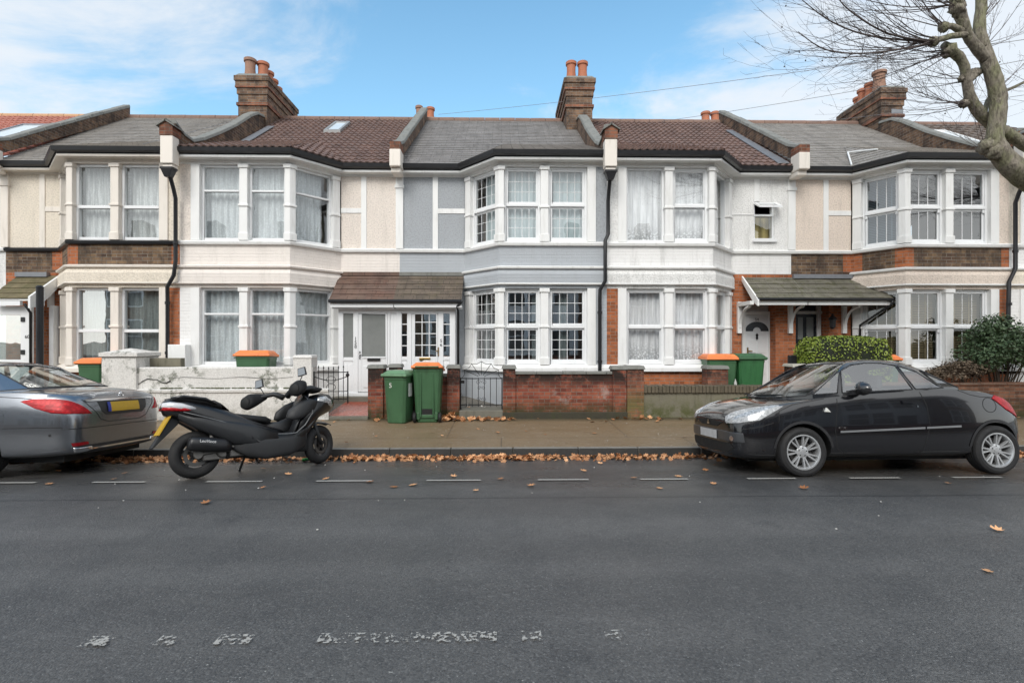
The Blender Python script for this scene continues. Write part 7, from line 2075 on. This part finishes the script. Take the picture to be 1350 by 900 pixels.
for (px, py, Y, r) in knobs:
    mb = MB(); c = Vector((PX(px,Y),Y,PZ(px,py,Y))); rr = r*.80*Y/FPX
    rows = []
    for i in range(11):
        th = math.pi*i/10; row = []
        for j in range(17):
            ph = 2*math.pi*(j % 16)/16; d = Vector((math.sin(th)*math.cos(ph), math.sin(th)*math.sin(ph), math.cos(th)))
            row.append(c+d*rr*(1+.38*mnoise.noise(d*2.3+c)+.3*mnoise.noise(d*5+c)))
        rows.append(row)
    mb.grid(rows); adopt(mb.build('burr', BARK, smooth=True), tr)
# whips
tw = MB()
def whip(p, d, L, r, depth, bend):
    n = 7 if depth == 0 else 4
    pts, rs = [p.copy()], [r]
    q = p.copy(); d = d.normalized()
    for k in range(n):
        d = (d+bend*(.11)+rv()*.085).normalized()
        q = q+d*(L/n); pts.append(q.copy()); rs.append(max(.0016, r*(1-.85*(k+1)/n)))
        if depth < 2 and k > 0:
            for s in range(2 if depth == 0 else 1):
                if rnd.random() < (.72 if depth == 0 else .45):
                    e = (d*1.0+rv()*.75).normalized()
                    whip(q, e, L*rnd.uniform(.14,.34), max(.0022, rs[-1]*.6), depth+1, bend)
    tw.tube(pts, rs, 5 if depth == 0 else 3, caps=False)
def spray(px, py, Y, n, dirs, Lr, r=.011):
    c = Vector((PX(px,Y),Y,PZ(px,py,Y)))
    for k in range(n):
        d = Vector(dirs[0]).lerp(Vector(dirs[1]), rnd.random()); d.y = rnd.uniform(-.55,.55); d += rv()*.22
        whip(c+rv()*.05, d, rnd.uniform(*Lr), r*rnd.uniform(.40,.95), 0, Vector((0,0,.75)))
spray(1244,36,8.1,9, ((-1,0,-.05),(-.55,0,.8)), (1.2,2.5))
spray(1231,55,8.1,18, ((-1,0,-.32),(-1,0,.22)), (1.2,2.8), .0125)
spray(1251,67,8.3,15, ((-1,0,-.62),(-1,0,-.1)), (1.2,2.7))
spray(1262,8,8.2,14, ((-1,0,-.1),(-.7,0,.7)), (1.3,2.6), .012)
spray(1271,137,8.5,12, ((-1,0,-.22),(-1,0,.12)), (.9,1.9), .009)
spray(1268,104,8.45,7, ((-1,0,-.35),(-1,0,.2)), (.8,1.6), .008)
spray(1302,194,8.4,5, ((-1,0,.1),(-.6,0,.6)), (.5,1.1), .007)
spray(1296,60,8.4,6, ((1,0,-.1),(.8,0,.8)), (.8,1.6), .008)
spray(1311,120,8.4,6, ((1,0,-.1),(.8,0,.6)), (.8,1.6), .008)
spray(1291,30,8.4,7, ((.2,0,.4),(1,0,.8)), (.8,1.6), .009)
spray(1290,100,8.5,5, ((-.4,0,-.9),(.5,0,-.8)), (.4,.9), .006)
spray(1266,-40,8.2,16, ((-1,0,-.15),(-.6,0,.8)), (1.5,2.8), .012)
spray(1290,-60,8.4,10, ((-1,0,.2),(.8,0,.8)), (1.2,2.2), .011)
spray(1420,130,8.9,12, ((-.6,0,.4),(1,0,.3)), (1.0,2.0), .010)
spray(1455,-20,9.0,12, ((-1,0,.2),(1,0,.6)), (1.2,2.4), .011)
# one long low bough sweeping left
for (a, b, c_, d) in (((1230,56),(1150,48),(1095,28),(1050,-6)), ((1231,56),(1170,44),(1120,14),(1100,-10)), ((1230,57),(1150,70),(1090,66),(1052,42))):
    P, rs = limb([(a[0],a[1],8.1,1.9),(b[0],b[1],7.9,1.5),(c_[0],c_[1],7.7,1.1),(d[0],d[1],7.6,.5)]); tw.tube(P, rs, 6)
    for i in range(4, len(P)-1):
        if rnd.random() < .85: whip(P[i], (P[i+1]-P[i]).normalized()+rv()*.7, rnd.uniform(.3,.8), rs[i]*.6, 1, Vector((0,0,.5)))
adopt(tw.build('crown', TWIG), tr)
# seed balls
mb = MB()
for (px, py) in ((1036,8),(1031,36),(1034,88),(1040,69),(1054,69),(1062,80),(1084,80),(1096,76),(1300,60),(1318,82),(1246,150)):
    Y = 7.8; c = (PX(px,Y),Y,PZ(px,py,Y)); s = .012
    mb.lathe([(.002,-s),(s*.8,-s*.5),(s,0),(s*.8,s*.5),(.002,s)], c, 'z', 8); mb.tube([(c[0],c[1],c[2]+s),(c[0]+.03,c[1],c[2]+.09)], .0016, 3)
tag(adopt(mb.build('seed_balls', m_plain('seed_ball', (.05,.035,.02), .9)), tr), kind='stuff')
# ================================================================== THE VIEWER'S SIDE OF THE STREET (mirrored in glass and paint)
def opposite():
    OPP_WALL = [m_brick('far_side_brick', (.22,.12,.075), (.28,.17,.10), (.2,.18,.15), .4), ST_WHITE, WH_BRICK]
    DARKG = m_plain('far_side_glass', (.03,.035,.04), .15, 0, .2, 2, spec=.8)
    yf = -8.6
    def one(k):
        x0 = -24+k*4.8; r = empty('terraced_house', (x0+2.4, yf, 0), 'plain terraced house behind the viewer, mirrored in the windows and car paint', 'house', 'houses on the near side of the street')
        m = OPP_WALL[k % 3]
        mb = MB(); mb.box(x0, x0+4.8, yf-6, yf, -.1, 5.9); mb.box(x0+.3, x0+2.7, yf, yf+.8, -.1, 5.7); mb.build('wall', m, r)
        mb = MB(); mb.prism([(x0,yf+1.0,5.75),(x0,yf-3,8.6),(x0,yf-7,5.75)], (4.8,0,0)); mb.build('roof', SLATE_B, r)
        mb = MB(); mb.box(x0-.4, x0+.4, yf-3.6, yf-2.4, 7.5, 9.6); mb.build('chimney', BR_DARK, r)
        for (xa, xb, za, zb, yy) in ((x0+.5,x0+1.4,1.1,2.9,yf+.8),(x0+1.6,x0+2.5,1.1,2.9,yf+.8),(x0+.5,x0+1.4,3.8,5.4,yf+.8),(x0+1.6,x0+2.5,3.8,5.4,yf+.8),(x0+3.3,x0+4.2,3.9,5.3,yf)):
            mb = MB(); mb.box(xa-.08, xb+.08, yy, yy+.04, za-.08, zb+.08); w_ = mb.build('window', W_FRAME, r)
            for (p, q) in ((za, (za+zb)/2-.03), ((za+zb)/2+.03, zb)):
                mb = MB(); mb.box(xa, xb, yy+.04, yy+.05, p, q); mb.build('pane', DARKG, w_)
        mb = MB(); mb.box(x0+3.2, x0+4.2, yf, yf+.05, 0, 2.3); mb.build('door', DOOR_DK, r)
        mb = MB(); mb.box(x0, x0+4.8, -5.2, -5.0, -.1, .9); mb.build('front_wall', BR_WALL, r)
    for k in range(10): one(k)
opposite()
for (x, y, rz) in ((12.5, -3.4, R(20)), (2.0, -3.6, R(200))):
    t = copy_tree(tr); t.location = (x, y, .1); t.rotation_euler = (0, 0, rz)
    t['label'] = 'bare street tree behind the viewer, mirrored in the window panes'; t['group'] = 'trees on the near pavement'
